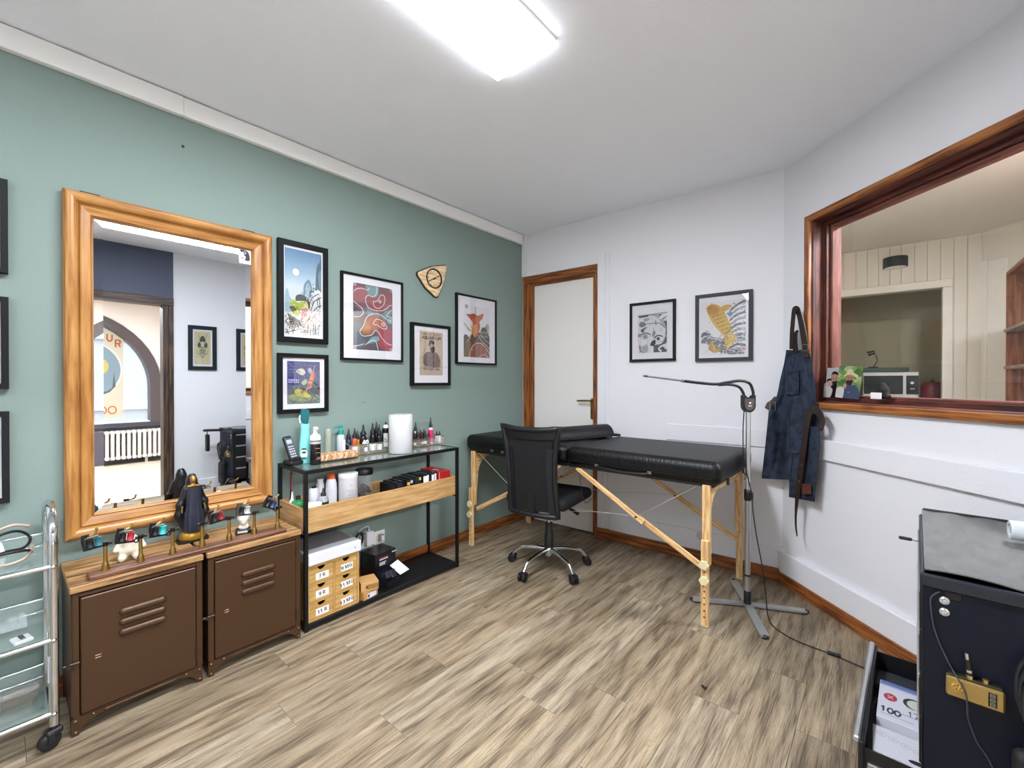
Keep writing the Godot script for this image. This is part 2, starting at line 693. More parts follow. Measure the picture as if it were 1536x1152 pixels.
func hung(called: String, label: String, category: String, t: Transform3D, x: float, y: float, z := 0.0, group := "") -> Node3D:
	var o := thing(called, label, category, Vector3.ZERO, 0.0, group)
	o.transform = t * Transform3D(Basis(), Vector3(x, y, z))
	return o

func struct(g: G, called: String, m: Material, parent: Node = self) -> MeshInstance3D:
	var o := put(g, called, m, parent)
	if parent == self:
		o.set_meta("kind", "structure")
	return o

func frame_xf(p: Vector3, x: Vector3) -> Transform3D:
	x = x.normalized()
	return Transform3D(Basis(x, Vector3.UP, x.cross(Vector3.UP)), p)

func words(s: String, size: float, m: Material, parent: Node, xf: Transform3D, called := "lettering", font := "Droid Sans", bold := false) -> MeshInstance3D:
	var t := TextMesh.new()
	t.text = s
	t.font_size = 16
	t.pixel_size = size / 16.0
	t.depth = 0.0006
	t.curve_step = 4.0
	var f := SystemFont.new()
	f.font_names = PackedStringArray([font])
	if bold:
		f.font_weight = 700
	t.font = f
	t.material = m
	var o := MeshInstance3D.new()
	o.mesh = t
	o.name = numbered(called, parent)
	o.transform = xf
	parent.add_child(o, true)
	return o

func V(x: float, y: float, z: float) -> Vector3:
	return Vector3(x, y, z)

func ring(cx: float, cy: float, rx: float, ry: float, n := 24, a0 := 0.0, a1 := TAU) -> PackedVector2Array:
	var o := PackedVector2Array()
	for i in n:
		var w := a0 + (a1 - a0) * i / (n if a1 - a0 >= TAU - 0.001 else n - 1)
		o.append(Vector2(cx + rx * cos(w), cy + ry * sin(w)))
	return o

func rounded(w: float, h: float, r: float, seg := 4) -> PackedVector2Array:
	var o := PackedVector2Array()
	for q in 4:
		var c := Vector2([1, -1, -1, 1][q] * (w / 2 - r), [1, 1, -1, -1][q] * (h / 2 - r))
		for k in seg + 1:
			var a := q * PI / 2 + PI / 2 * k / seg
			o.append(c + Vector2(cos(a), sin(a)) * r)
	return o

func smooth3(p: Array, closed := false, sub := 6) -> Array:
	var o := []
	var m := p.size()
	for i in (m if closed else m - 1):
		var a: Vector3 = p[(i - 1 + m) % m] if closed or i > 0 else p[i]
		var b: Vector3 = p[i]
		var c: Vector3 = p[(i + 1) % m]
		var d: Vector3 = p[(i + 2) % m] if closed or i < m - 2 else c
		for k in sub:
			o.append(b.cubic_interpolate(c, a, d, k / float(sub)))
	if not closed:
		o.append(p[m - 1])
	return o

# ================================================================ the scene
func _ready() -> void:
	rng.seed = 7
	var cam := Camera3D.new()
	cam.name = "camera"
	add_child(cam)
	var yaw := atan(557.0 / 655.0)
	cam.fov = rad_to_deg(2.0 * atan(576.0 / 655.0))
	cam.near = 0.05
	cam.transform = Transform3D(Basis(Vector3.UP, yaw) * Basis(Vector3.RIGHT, -atan(4.0 / 655.0)), V(0, H, 0))
	cam.current = true

	var we := WorldEnvironment.new()
	we.name = "environment"
	var e := Environment.new()
	e.tonemap_mode = Environment.TONE_MAPPER_LINEAR
	e.tonemap_exposure = 1.58
	e.background_mode = Environment.BG_SKY
	e.sky = Sky.new()
	var sm := ProceduralSkyMaterial.new()
	sm.sky_top_color = Color(0.75, 0.82, 0.92)
	sm.sky_horizon_color = Color(0.95, 0.96, 0.98)
	sm.ground_horizon_color = Color(0.8, 0.8, 0.8)
	sm.ground_bottom_color = Color(0.5, 0.5, 0.5)
	sm.sky_energy_multiplier = 2.0
	sm.ground_energy_multiplier = 1.0
	sm.sun_angle_max = 0.0
	e.sky.sky_material = sm
	e.sdfgi_enabled = true
	e.ssao_enabled = true
	e.ssil_enabled = true
	we.environment = e
	add_child(we)

	T_left = frame_xf(V(WL, 0, 0), V(0, 0, -1))
	T_back = frame_xf(A, B - A)
	T_diag = frame_xf(B, V(0.714, 0, 0.70))
	T_right = frame_xf(V(XR, 0, -2.086), V(0, 0, 1))

	ceiling_panel("ceiling_panel_light", "long white LED panel glowing on the ceiling above the studio", V(-1.09, CEIL, -0.765), 0.30, 1.20, 5.0)
	ceiling_panel("ceiling_panel_light", "unseen fill panel added on the ceiling near the rear wall of the studio", V(-1.09, CEIL, 0.95), 0.30, 0.9, 1.3)  # added fill lamp behind the camera, evens out the studio light
	ceiling_panel("unseen_kitchen_light", "small unseen ceiling light placed to light the kitchen behind the glass", V(0.72, 2.47, -2.95), 0.3, 0.3, 4.0)  # out of view past the window edge, lights the kitchen
	ceiling_panel("ceiling_panel_light", "unseen ceiling panel placed to light the front room and the studio beyond", V(2.2, 2.42, -0.2), 0.3, 1.2, 13.0)  # out of view, brightens the front room and spills through the opening

	shell()
	floor_planks()
	door()
	window()
	kitchen()
	front_room()
	wall_pictures()
	mirror()
	cabinets()
	machine_stand()
	glass_trolley()
	console()
	console_top()
	console_tray()
	console_low()
	massage_table()
	office_chair()
	floor_lamp()
	apron()
	tool_cart()
	small_things()

# a flat ceiling light: housing, glowing diffuser and a light of its size below it
func ceiling_panel(called: String, label: String, at: Vector3, w: float, l: float, power: float) -> void:
	var o := thing(called, label, "ceiling light", at)
	var g := G.new()
	g.box2(V(-w / 2, -0.010, -l / 2), V(w / 2, 0, l / 2), 0.002)
	put(g, "housing", M("f2f3f4", 0.4), o)
	g = G.new()
	g.box2(V(-w / 2 + 0.002, -0.034, -l / 2 + 0.002), V(w / 2 - 0.002, -0.0095, l / 2 - 0.002), 0.003)
	put(g, "diffuser", M("ffffff", 0.5, 0.0, {"emission_enabled": true, "emission": Color(1, 1, 1), "emission_energy_multiplier": 1.6}), o)
	# one light below the diffuser; faint edge strips set to lift ceiling and walls
	var down := Basis(Vector3.RIGHT, -PI / 2)
	panel_glow(called, Transform3D(down, at + V(0, -0.038, 0)), Vector2(w - 0.02, l - 0.02), power)
	for s in [-1.0, 1.0]:
		panel_glow(called, Transform3D(Basis(Vector3.UP, -s * PI / 2), at + V(s * (w / 2 + 0.004), -0.022, 0)), Vector2(l - 0.02, 0.022), power * 0.004)
		panel_glow(called, Transform3D(Basis(Vector3.UP, PI / 2 + s * PI / 2), at + V(0, -0.022, s * (l / 2 + 0.004))), Vector2(w - 0.02, 0.022), power * 0.0014)

func panel_glow(called: String, xf: Transform3D, size: Vector2, power: float) -> void:
	var a := AreaLight3D.new()
	a.name = called
	a.area_size = size
	a.light_color = Color(0.95, 0.965, 1.0)
	a.light_energy = power
	a.area_normalize_energy = true
	a.shadow_enabled = true
	a.set("area_range", 12.0)
	a.set("area_attenuation", 2.0)
	a.transform = xf
	add_child(a, true)

func mat_white() -> StandardMaterial3D:
	return M("e4e5e9", 0.75, 0.0, {"heightmap_enabled": true, "heightmap_texture": plaster(), "heightmap_scale": 0.07, "uv1_triplanar": true, "uv1_scale": V(1.6, 1.6, 1.6)})

func plaster() -> Texture2D:
	if not mats.has("plaster"):
		mats["plaster"] = noise_tex(11, 0.09, [], [], 512, 0.0, 4)
	return mats["plaster"]

# boxes given in the wall's own axes: [x0, y0, z0, x1, y1, z1]
func boxes(t: Transform3D, list: Array, ch := 0.0) -> G:
	var g := G.new()
	g.xf = t
	for b in list:
		g.uvo = Vector2(rng.randf() * 3, rng.randf() * 3)
		g.box2(V(b[0], b[1], b[2]), V(b[3], b[4], b[5]), ch)
	return g

func mat_trim_wood() -> StandardMaterial3D:
	return wood(21, ["5b3216", "8a4f24", "a8672f"], 0.5, 7.0, 0.45)

func shell() -> void:
	var white := mat_white()
	var green := M("7d8f89", 0.7, 0.0, {"heightmap_enabled": true, "heightmap_texture": plaster(), "heightmap_scale": 0.06, "uv1_triplanar": true, "uv1_scale": V(2.2, 2.2, 2.2)})
	struct(boxes(T_left, [[-1.65, -0.02, -0.15, 3.17, CEIL + 0.02, 0]]), "wall_left", green)
	# far wall, with a niche for the door
	struct(boxes(T_back, [[-0.14, -0.02, -0.15, 0.004, CEIL + 0.02, 0], [0.004, 2.125, -0.15, 0.725, CEIL + 0.02, 0], [0.725, -0.02, -0.15, 2.0, CEIL + 0.02, 0], [0.004, -0.02, -0.15, 0.725, 2.125, -0.09]]), "wall_back", white)
	# slanted wall round its window
	struct(boxes(T_diag, [[-0.05, -0.02, -0.14, 0.215, CEIL + 0.02, 0], [1.36, -0.02, -0.14, 1.47, CEIL + 0.02, 0], [0.215, -0.02, -0.14, 1.36, 1.09, 0], [0.215, 2.12, -0.14, 1.36, CEIL + 0.02, 0]]), "wall_diagonal", white)
	# right wall: solid as far as the wide opening, which is cased in dark wood
	struct(boxes(T_right, [[-0.05, -0.02, -0.14, 0.946, CEIL + 0.02, 0], [2.98, -0.02, -0.14, 3.75, CEIL + 0.02, 0]]), "wall_right", white)
	var navy := M("4a5064", 0.55)
	struct(boxes(T_right, [[0.946, 2.05, -0.14, 2.98, CEIL + 0.02, 0.004]]), "wall_lintel", navy)
	var dark := wood(23, ["2a2019", "4a382c", "5f4938"], 0.5, 7.0, 0.5)
	struct(boxes(T_right, [[0.946, 0, -0.15, 0.985, 1.974, 0.012], [0.9855, 0, -0.13, 1.03, 1.974, 0.004], [0.946, 1.975, -0.15, 2.98, 2.05, 0.02], [2.94, 0, -0.15, 2.98, 1.974, 0.012]], 0.003), "trim_1", dark)
	struct(boxes(T_right, [[0.0, 0.06, 0, 0.94, 0.2, 0.012]], 0.003), "trim_2", white)
	struct(boxes(Transform3D(), [[WL - 0.15, -0.02, 1.5, XR + 0.14, CEIL + 0.02, 1.65]]), "wall_rear", white)
	var g := G.new()
	g.box2(V(WL - 0.15, CEIL, -3.3), V(XR + 0.07, CEIL + 0.12, 1.65))
	struct(g, "ceiling", M("f4f8ff", 0.8, 0.0, {"heightmap_enabled": true, "heightmap_texture": plaster(), "heightmap_scale": 0.06, "uv1_triplanar": true, "uv1_scale": V(1.6, 1.6, 1.6)}))
	# painted timber rail under the ceiling, in two lengths that meet
	struct(boxes(T_left, [[-1.5, 2.42, 0, 0.548, 2.504, 0.032], [0.548, 2.42, 0, 2.99, 2.503, 0.031]], 0.003), "trim_3", M("f0f1ef", 0.55))
	# boxed pipe above the door and thin boards round it
	struct(boxes(T_back, [[0.0, 2.14, 0, 0.05, CEIL, 0.022], [0.0, 2.14, 0, 0.735, 2.19, 0.014], [0.735, 0.06, 0, 0.80, 2.21, 0.014], [0.80, 0.06, 0, 0.835, 2.21, 0.007]], 0.002), "trim_4", white)
	# chair rail and boxed-out lower board
	struct(boxes(T_back, [[1.274, 0.808, 0, 1.99, 0.922, 0.010], [0.84, 0.075, 0, 1.995, 0.207, 0.016]], 0.003), "trim_5", white)
	struct(boxes(T_diag, [[0.0, 0.798, 0, 1.44, 0.908, 0.020], [-0.01, 0.06, 0, 1.44, 0.190, 0.028]], 0.004), "trim_6", white)
	var tw := mat_trim_wood()
	struct(boxes(T_left, [[0.0, 0, 0, 3.01, 0.078, 0.014]], 0.003), "baseboard_left", tw)
	struct(boxes(T_back, [[0.735, 0, 0, 2.0, 0.078, 0.026]], 0.003), "baseboard_back", tw)
	struct(boxes(T_diag, [[0.02, 0, 0, 1.44, 0.066, 0.040]], 0.003), "baseboard_diagonal", tw)
	# screw hole and scuff on the green wall
	g = G.new()
	g.xf = T_left
	g.cyl(V(0.55, 2.292, 0), V(0.55, 2.292, 0.004), 0.006, 10)
	var s := put(g, "nail", M("141414", 0.5))
	tag(s, "small dark nail head high on the green wall above the mirror", "nail")
	g = G.new()
	g.xf = T_left
	g.tube([V(1.445, 1.092, 0.0015), V(1.455, 1.09, 0.0015), V(1.468, 1.088, 0.0015)], 0.0012, 6)
	s = put(g, "wall_scuff", M("4e5a55", 0.8))
	tag(s, "tiny dark scuff on the green wall under the framed prints", "scuff")

# ---------------------------------------------------------------- floor of separate planks
func floor_tex(seed_: int) -> ImageTexture:
	var W := 768
	var L := 1024
	var f := FastNoiseLite.new()
	f.seed = seed_
	f.noise_type = FastNoiseLite.TYPE_SIMPLEX_SMOOTH
	f.frequency = 0.028
	f.fractal_octaves = 4
	var n1 := f.get_image(W, L / 14)
	n1.resize(W, L, Image.INTERPOLATE_CUBIC)
	f.seed = seed_ + 5
	f.frequency = 0.30
	f.fractal_octaves = 3
	var n2 := f.get_image(W, L / 40)
	n2.resize(W, L, Image.INTERPOLATE_CUBIC)
	f.seed = seed_ + 9
	f.frequency = 0.007
	f.fractal_octaves = 3
	var n3 := f.get_image(W, L / 4)
	n3.resize(W, L, Image.INTERPOLATE_CUBIC)
	for im in [n1, n2, n3]:
		im.convert(Image.FORMAT_L8)
	var a := n1.get_data()
	var b := n2.get_data()
	var c := n3.get_data()
	var out := PackedByteArray()
	out.resize(W * L * 3)
	var dark := Vector3(80, 69, 55)
	var mid := Vector3(142, 128, 107)
	var pale := Vector3(168, 155, 133)
	var i := 0
	for y in L:
		for x in W:
			var big := a[i] / 255.0
			var fine := b[i] / 255.0
			var rings := sin(c[i] * 0.42 + (x % 128) * 0.03)
			var k := 0.5 + (big - 0.5) * 0.85 + (fine - 0.5) * 0.75 + rings * 0.06 * clampf(big * 2.0 - 0.4, 0, 1)
			if fine < 0.27 and big < 0.5:
				k -= (0.27 - fine) * 1.6
			var col := dark.lerp(mid, clampf(k * 1.9, 0, 1)) if k < 0.52 else mid.lerp(pale, clampf((k - 0.52) * 2.4, 0, 1))
			out[i * 3] = int(col.x)
			out[i * 3 + 1] = int(col.y)
			out[i * 3 + 2] = int(col.z)
			i += 1
	return ImageTexture.create_from_image(Image.create_from_data(W, L, false, Image.FORMAT_RGB8, out))

func floor_planks() -> void:
	var g := G.new()
	g.box2(V(WL - 0.15, -0.12, -3.4), V(0.72, -0.007, 1.65))
	var root := struct(g, "floor", M("241f1a", 0.9))
	var tx := floor_tex(3)
	var rough := noise_tex(44, 0.02, ["888888", "c0c0c0"], [0.2, 0.8], 256)
	var kinds := []
	for c in ["ffffff", "f2efea", "e6e2db", "fbf6ee"]:
		kinds.append(M(c, 0.75, 0.0, {"albedo_texture": tx, "roughness_texture": rough}))
	var known := {-12: 0.25, -9: -1.03, -8: -0.679, -7: -1.234, -6: -0.90, -5: -0.42, -4: -1.315, -3: -1.538, -2: -2.2, -1: -1.75, 0: -2.105}
	var k := 0
	for row in range(-13, 6):
		var x0 := -0.398 + 0.168 * row
		var x1 := minf(x0 + 0.168, 0.70)
		x0 = maxf(x0, WL - 0.02)
		if x1 - x0 < 0.03:
			continue
		var z: float = known.get(row, -rng.randf() * 1.0)
		while z > -3.2:
			z -= 1.01
		while z < 1.6:
			var z0 := maxf(z, -3.25)
			var z1 := minf(z + 1.01, 1.6)
			var col := rng.randi() % 6
			var flip := rng.randi() % 2
			var u0 := (col + 0.01) / 6.0
			var u1 := (col + 0.99) / 6.0
			var v0 := (z0 - z) / 1.01
			var v1 := (z1 - z) / 1.01
			if flip:
				var q := v0
				v0 = 1.0 - v0
				v1 = 1.0 - v1
				q = u0
				u0 = u1
				u1 = q
			z += 1.01
			if z1 - z0 < 0.02:
				continue
			g = G.new()
			var gap := 0.0004
			var bv := 0.0007
			var lo := V(x0 + gap, -0.006, z0 + gap)
			var hi := V(x1 - gap, 0, z1 - gap)
			g.quad(V(lo.x + bv, 0, hi.z - bv), V(hi.x - bv, 0, hi.z - bv), V(hi.x - bv, 0, lo.z + bv), V(lo.x + bv, 0, lo.z + bv), Vector2(u0, v1), Vector2(u1, v1), Vector2(u1, v0), Vector2(u0, v0))
			var top := [V(lo.x + bv, 0, hi.z - bv), V(hi.x - bv, 0, hi.z - bv), V(hi.x - bv, 0, lo.z + bv), V(lo.x + bv, 0, lo.z + bv)]
			var low := [V(lo.x, -bv, hi.z), V(hi.x, -bv, hi.z), V(hi.x, -bv, lo.z), V(lo.x, -bv, lo.z)]
			var foot := [V(lo.x, -0.007, hi.z), V(hi.x, -0.007, hi.z), V(hi.x, -0.007, lo.z), V(lo.x, -0.007, lo.z)]
			var um := Vector2((u0 + u1) / 2, (v0 + v1) / 2)
			for j in 4:
				var jj := (j + 1) % 4
				g.quad(low[j], low[jj], top[jj], top[j], um, um, um, um)
				g.quad(foot[j], foot[jj], low[jj], low[j], um, um, um, um)
			put(g, "plank", kinds[(k * 7 + row * 3 + 100) % 4], root)
			k += 1

# ---------------------------------------------------------------- door in the far wall
func door() -> void:
	var tw := mat_trim_wood()
	var t := T_back
	var o := Node3D.new()
	o.name = "door_1"
	o.set_meta("kind", "structure")
	o.transform = t * Transform3D(Basis(), V(0.366, 0, -0.02))
	add_child(o)
	# casing: lining flush with the wall and a stop set back
	var g := boxes(Transform3D(), [[-0.362, 0, -0.07, -0.30, 2.0745, 0.026], [0.325, 0, -0.07, 0.362, 2.0745, 0.026], [-0.362, 2.075, -0.07, 0.362, 2.14, 0.026]], 0.004)
	put(g, "door_frame", tw, o)
	g = boxes(Transform3D(), [[-0.30, 0, -0.068, -0.268, 2.0545, 0.006], [-0.30, 2.055, -0.068, 0.33, 2.078, 0.007]], 0.003)
	put(g, "door_stop", tw, o)
	g = boxes(Transform3D(), [[-0.266, 0.008, -0.06, 0.327, 2.054, -0.012]], 0.003)
	put(g, "door_leaf", M("e6e4de", 0.45), o)
	var brass := M("8a7440", 0.3, 0.9)
	var h := Node3D.new()
	h.name = "door_handle"
	h.position = V(0.305, 1.0, -0.012)
	o.add_child(h)
	g = G.new()
	g.prism(rounded(0.034, 0.17, 0.016), 0, 0.007, 0.9)
	g.xf.origin = V(0, -0.045, 0)
	put(g, "plate", brass, h)
	g = G.new()
	g.cyl(V(0, 0.065, 0.005), V(0, 0.065, 0.05), 0.008, 12)
	g.tube(smooth3([V(0, 0.065, 0.045), V(-0.03, 0.066, 0.052), V(-0.08, 0.064, 0.05), V(-0.115, 0.062, 0.046)]), 0.0075, 10)
	put(g, "lever", brass, h)
	g = G.new()
	g.cyl(V(0, -0.03, 0.004), V(0, -0.03, 0.011), 0.007, 12)
	put(g, "lock_cylinder", M("4a3d20", 0.4, 0.8), h)

# ---------------------------------------------------------------- glazed opening in the slanted wall
func window() -> void:
	var outer := wood(25, ["6b3a18", "965a2a", "a97038"], 0.5, 7.0, 0.4)
	var inner := wood(26, ["35140c", "52231a", "6a3324"], 0.5, 7.0, 0.6)
	var o := Node3D.new()
	o.name = "window_1"
	o.set_meta("kind", "structure")
	o.transform = T_diag * Transform3D(Basis(), V(0.775, 1.07, 0))
	add_child(o)
	var w := 1.165
	var h := 1.075
	var keep := V(0, h / 2, 0)
	var g := G.new()
	g.xf.origin = keep
	g.rect_frame(w, h, [Vector2(0, 0), Vector2(0, 0.022), Vector2(0.004, 0.026), Vector2(0.030, 0.026), Vector2(0.034, 0.022), Vector2(0.034, 0.0)])
	put(g, "casing", outer, o)
	g = G.new()
	g.xf.origin = keep
	g.rect_frame(w, h, [Vector2(0.022, -0.14), Vector2(0.022, 0.0), Vector2(0.034, 0.008), Vector2(0.040, 0.0), Vector2(0.040, -0.06), Vector2(0.062, -0.06), Vector2(0.062, -0.14)])
	put(g, "lining", inner, o)
	g = G.new()
	g.xf.origin = keep
	g.rect_frame(w, h, [Vector2(0.060, -0.135), Vector2(0.060, -0.085), Vector2(0.064, -0.081), Vector2(0.072, -0.081), Vector2(0.076, -0.085), Vector2(0.076, -0.135)])
	put(g, "sash", wood(27, ["5a2f27", "6e3d32", "7e4a3d"], 0.5, 7.0, 0.65), o)
	g = G.new()
	g.xf.origin = keep
	g.box2(V(-w / 2 + 0.07, -h / 2 + 0.07, -0.112), V(w / 2 - 0.07, h / 2 - 0.07, -0.108))
	put(g, "pane", M("ffffff01", 0.0, 0.0, {"transparency": BaseMaterial3D.TRANSPARENCY_ALPHA, "metallic_specular": 0.40}), o)
	# screw heads in the sill
	for p in [-0.54, -0.44, -0.02, 0.1]:
		g = G.new()
		g.cyl(V(p, 0.042, -0.03), V(p, 0.0435, -0.03), 0.0035, 8)
		put(g, "screw_head", M("7a5a48", 0.4, 0.5), o)

# ---------------------------------------------------------------- the kitchen behind the glass
func kitchen() -> void:
	var cream := M("e6dfd0", 0.6)
	var zk := -5.35
	var root := struct(boxes(Transform3D(), [[-0.75, -0.02, zk - 0.1, -0.36, 2.5, zk - 0.008], [0.40, -0.02, zk - 0.1, 0.75, 2.5, zk - 0.008], [-0.36, 2.05, zk - 0.1, 0.40, 2.5, zk - 0.008]]), "wall_kitchen", cream)
	# matchboard, board by board
	var xs := [-0.62, -0.54, -0.46, -0.38, -0.298, -0.206, -0.121, -0.038, 0.042, 0.121, 0.211, 0.294, 0.379, 0.461, 0.542, 0.627]
	for i in xs.size() - 1:
		var y0 := 0.0
		if xs[i + 1] > -0.35 and xs[i] < 0.39:
			y0 = 2.10
		var g := G.new()
		g.box2(V(xs[i] + 0.001, y0, zk - 0.01), V(xs[i + 1] - 0.001, 2.468, zk), 0.003)
		put(g, "board", cream, root)
	struct(boxes(Transform3D(), [[0.390, 0, zk - 0.1, 0.455, 2.04, zk + 0.014], [-0.42, 2.041, zk - 0.1, 0.455, 2.11, zk + 0.016], [-0.42, 0, zk - 0.1, -0.355, 2.04, zk + 0.014]], 0.004), "trim_7", M("ece6d8", 0.5))
	struct(boxes(frame_xf(V(0.63, 0, -5.36), V(0.714, 0, 0.70)), [[-0.05, -0.02, -0.1, 0.46, 2.5, 0]]), "wall_kitchen_corner", cream)
	struct(boxes(frame_xf(V(0.63, 0, -5.36), V(0.714, 0, 0.70)), [[0.0, 0.0, 0, 0.045, 2.23, 0.012], [0.05, 0.0, 0, 0.185, 2.215, 0.018]], 0.003), "trim_8", M("f0ece2", 0.5))
	struct(boxes(Transform3D(), [[0.94, -0.02, -5.2, 1.04, 2.5, -2.0]]), "wall_kitchen_side", cream)
	struct(boxes(Transform3D(), [[-0.75, -0.02, -5.45, -0.65, 2.5, -3.25]]), "wall_kitchen_far_side", cream)
	var kc := boxes(T_diag, [[-0.6, 2.47, -1.9, 1.6, 2.57, -0.10]])
	kc.xf = Transform3D()
	kc.box2(V(-0.8, 2.471, -6.5), V(1.04, 2.571, -3.26))
	struct(kc, "ceiling_kitchen", M("e2ddd4", 0.8))
	struct(boxes(Transform3D(), [[-0.8, -0.1, -6.5, 1.04, -0.01, -3.4], [0.72, -0.1, -3.4, 1.04, -0.01, -2.1]]), "floor_kitchen", M("9a8f80", 0.6))
	# recess seen through the opening
	struct(boxes(Transform3D(), [[-0.8, -0.02, -6.4, 1.04, 2.5, -6.3], [-0.8, -0.02, -6.3, -0.7, 2.5, -5.45], [0.7, -0.02, -6.3, 0.8, 2.5, -5.45]]), "wall_kitchen_recess", M("c4bb98", 0.7))
	var g := G.new()
	g.box2(V(-0.69, 1.0, -6.29), V(0.69, 1.04, -5.62), 0.003)
	g.box2(V(-0.69, 0.0, -6.29), V(0.69, 1.0, -5.66))
	var c := put(g, "kitchen_counter", M("8d8778", 0.5))
	tag(c, "olive grey worktop carrying the microwave behind the glass", "worktop")
	# wall lamp above the opening
	var s := thing("wall_lamp", "black half-round wall lamp above the kitchen opening", "wall lamp", V(0.08, 2.25, zk))
	g = G.new()
	var half := ring(0, 0, 0.088, 0.10, 15, 0.0, PI)
	g.xf = Transform3D(Basis(Vector3.RIGHT, PI / 2), V(0, 0, 0))
	g.prism(half, -0.105, -0.014, 0.9)
	put(g, "shade", M("141414", 0.5), s)
	g = G.new()
	g.xf = Transform3D(Basis(Vector3.RIGHT, PI / 2), V(0, 0, 0))
	g.prism(ring(0, 0, 0.080, 0.09, 15, 0.0, PI), -0.016, -0.004, 0.9)
	put(g, "diffuser", M("f0eee8", 0.4), s)
	# microwave
	var m := thing("microwave", "black and steel microwave oven on the kitchen counter behind glass", "microwave", V(0.05, 1.04, -5.82))
	g = G.new()
	g.box2(V(-0.21, 0.012, -0.16), V(0.21, 0.272, 0.15), 0.006)
	put(g, "body", M("c9c9c6", 0.35, 0.6), m)
	g = G.new()
	g.box2(V(-0.20, 0.055, 0.148), V(0.095, 0.235, 0.160), 0.004)
	put(g, "door", M("0c0e12", 0.15), m)
	g = G.new()
	g.box2(V(0.118, 0.055, 0.148), V(0.205, 0.235, 0.158), 0.004)
	put(g, "control_panel", M("0c0e12", 0.25), m)
	g = G.new()
	g.cyl(V(0.16, 0.165, 0.157), V(0.16, 0.165, 0.172), 0.013, 16)
	g.box2(V(0.145, 0.105, 0.157), V(0.178, 0.111, 0.160))
	put(g, "knob", M("d8d8d6", 0.35, 0.5), m)
	g = G.new()
	for x in [-0.18, 0.18]:
		g.cyl(V(x, 0, 0.1), V(x, 0.014, 0.1), 0.012, 10)
		g.cyl(V(x, 0, -0.12), V(x, 0.014, -0.12), 0.012, 10)
	put(g, "foot", M("111111"), m)
	# things on the microwave
	g = G.new()
	g.box2(V(-0.17, 1.312, -5.93), V(0.19, 1.355, -5.70), 0.004)
	var b := put(g, "flat_box", M("3d5148", 0.6))
	tag(b, "flat dark green box lying on top of the microwave", "box")
	var l := thing("desk_lamp", "small black gooseneck lamp on the green box in the kitchen", "lamp", V(-0.08, 1.355, -5.8))
	g = G.new()
	g.cyl(V(0, 0, 0), V(0, 0.012, 0), 0.04, 18)
	put(g, "base", M("151515", 0.4), l)
	g = G.new()
	g.tube(smooth3([V(0, 0.01, 0), V(0.03, 0.07, 0), V(0.02, 0.13, 0), V(-0.02, 0.15, 0)]), 0.004, 8)
	put(g, "neck", M("151515", 0.4), l)
	g = G.new()
	g.xf = Transform3D(Basis(Vector3.BACK, 1.9), V(-0.015, 0.155, 0))
	g.lathe([Vector2(0.0, -0.03), Vector2(0.016, -0.03), Vector2(0.026, 0.03), Vector2(0.022, 0.03), Vector2(0.0, -0.02)], 16)
	put(g, "shade", M("151515", 0.4), l)
	var v := thing("red_canister", "dark red round canister beside the microwave behind glass", "canister", V(0.36, 1.04, -5.80))
	g = G.new()
	g.lathe([Vector2(0, 0), Vector2(0.07, 0), Vector2(0.085, 0.03), Vector2(0.085, 0.13), Vector2(0.06, 0.17), Vector2(0, 0.175)], 20)
	put(g, "body", M("7a2027", 0.4), v)
	g = G.new()
	g.ball(V(0, 0.185, 0), 0.018, 12)
	put(g, "knob", M("3a1014", 0.4), v)
	# open wooden shelves on the right
	var wd := wood(29, ["6d3a22", "8d5233", "a5694a"], 0.5, 6.0, 0.5)
	var u := thing("wall_shelf_unit", "reddish wooden open shelf unit at the right edge of the glass", "shelf unit", V(0.62, 1.0, -4.35))
	g = boxes(Transform3D(), [[0, 0, 0, 0.31, 0.93, 0.022]], 0.002)
	put(g, "side_panel", wd, u)
	g = boxes(Transform3D(), [[0, 0.92, 0, 0.31, 0.945, 1.0]], 0.002)
	put(g, "top_board", wd, u)
	g = boxes(Transform3D(), [[0.295, 0, 0, 0.31, 0.92, 1.0]])
	put(g, "back_panel", wd, u)
	for y in [0.02, 0.30, 0.545]:
		g = boxes(Transform3D(), [[-0.012, y, 0.02, 0.30, y + 0.02, 1.0]], 0.002)
		put(g, "shelf", wood(30, ["8a7566", "a08a7a", "b5a090"], 0.5, 6.0, 0.5), u)
	v = thing("dark_ornament", "small dark ornament on the upper wooden shelf behind glass", "ornament", V(0.70, 1.565, -4.12))
	g = G.new()
	g.blob([[V(0, 0.02, 0), 0.02, V(0, 0.035, 0.03), 0.02], [V(0, 0.035, 0.03), 0.018, V(0, 0.075, 0.04), 0.012], [V(0, 0.03, -0.03), 0.015, V(0, 0.05, -0.05), 0.01]], 0.02, 0.007)
	put(g, "body", M("20262c", 0.4), v)
	g = G.new()
	g.box2(V(0.70, 1.32, -4.06), V(0.715, 1.47, -3.9), 0.001)
	v = put(g, "greeting_card", M("d9dade", 0.6))
	tag(v, "pale printed card leaning on the middle wooden shelf", "card")
	g = G.new()
	g.box2(V(0.66, 1.04, -4.2), V(0.80, 1.055, -3.9), 0.001)
	v = put(g, "magazine", M("e8e8e4", 0.6))
	tag(v, "white magazine lying on the lowest wooden shelf", "magazine")
	var sw := thing("wall_socket", "double white wall socket beside the wooden shelves in the kitchen", "socket", V(0.72, 1.23, -5.29))
	sw.rotation.y = atan2(-0.70, 0.714)
	g = G.new()
	g.box2(V(-0.05, -0.05, 0.018), V(0.05, 0.05, 0.028), 0.003)
	put(g, "plate", M("e4dfd2", 0.4), sw)

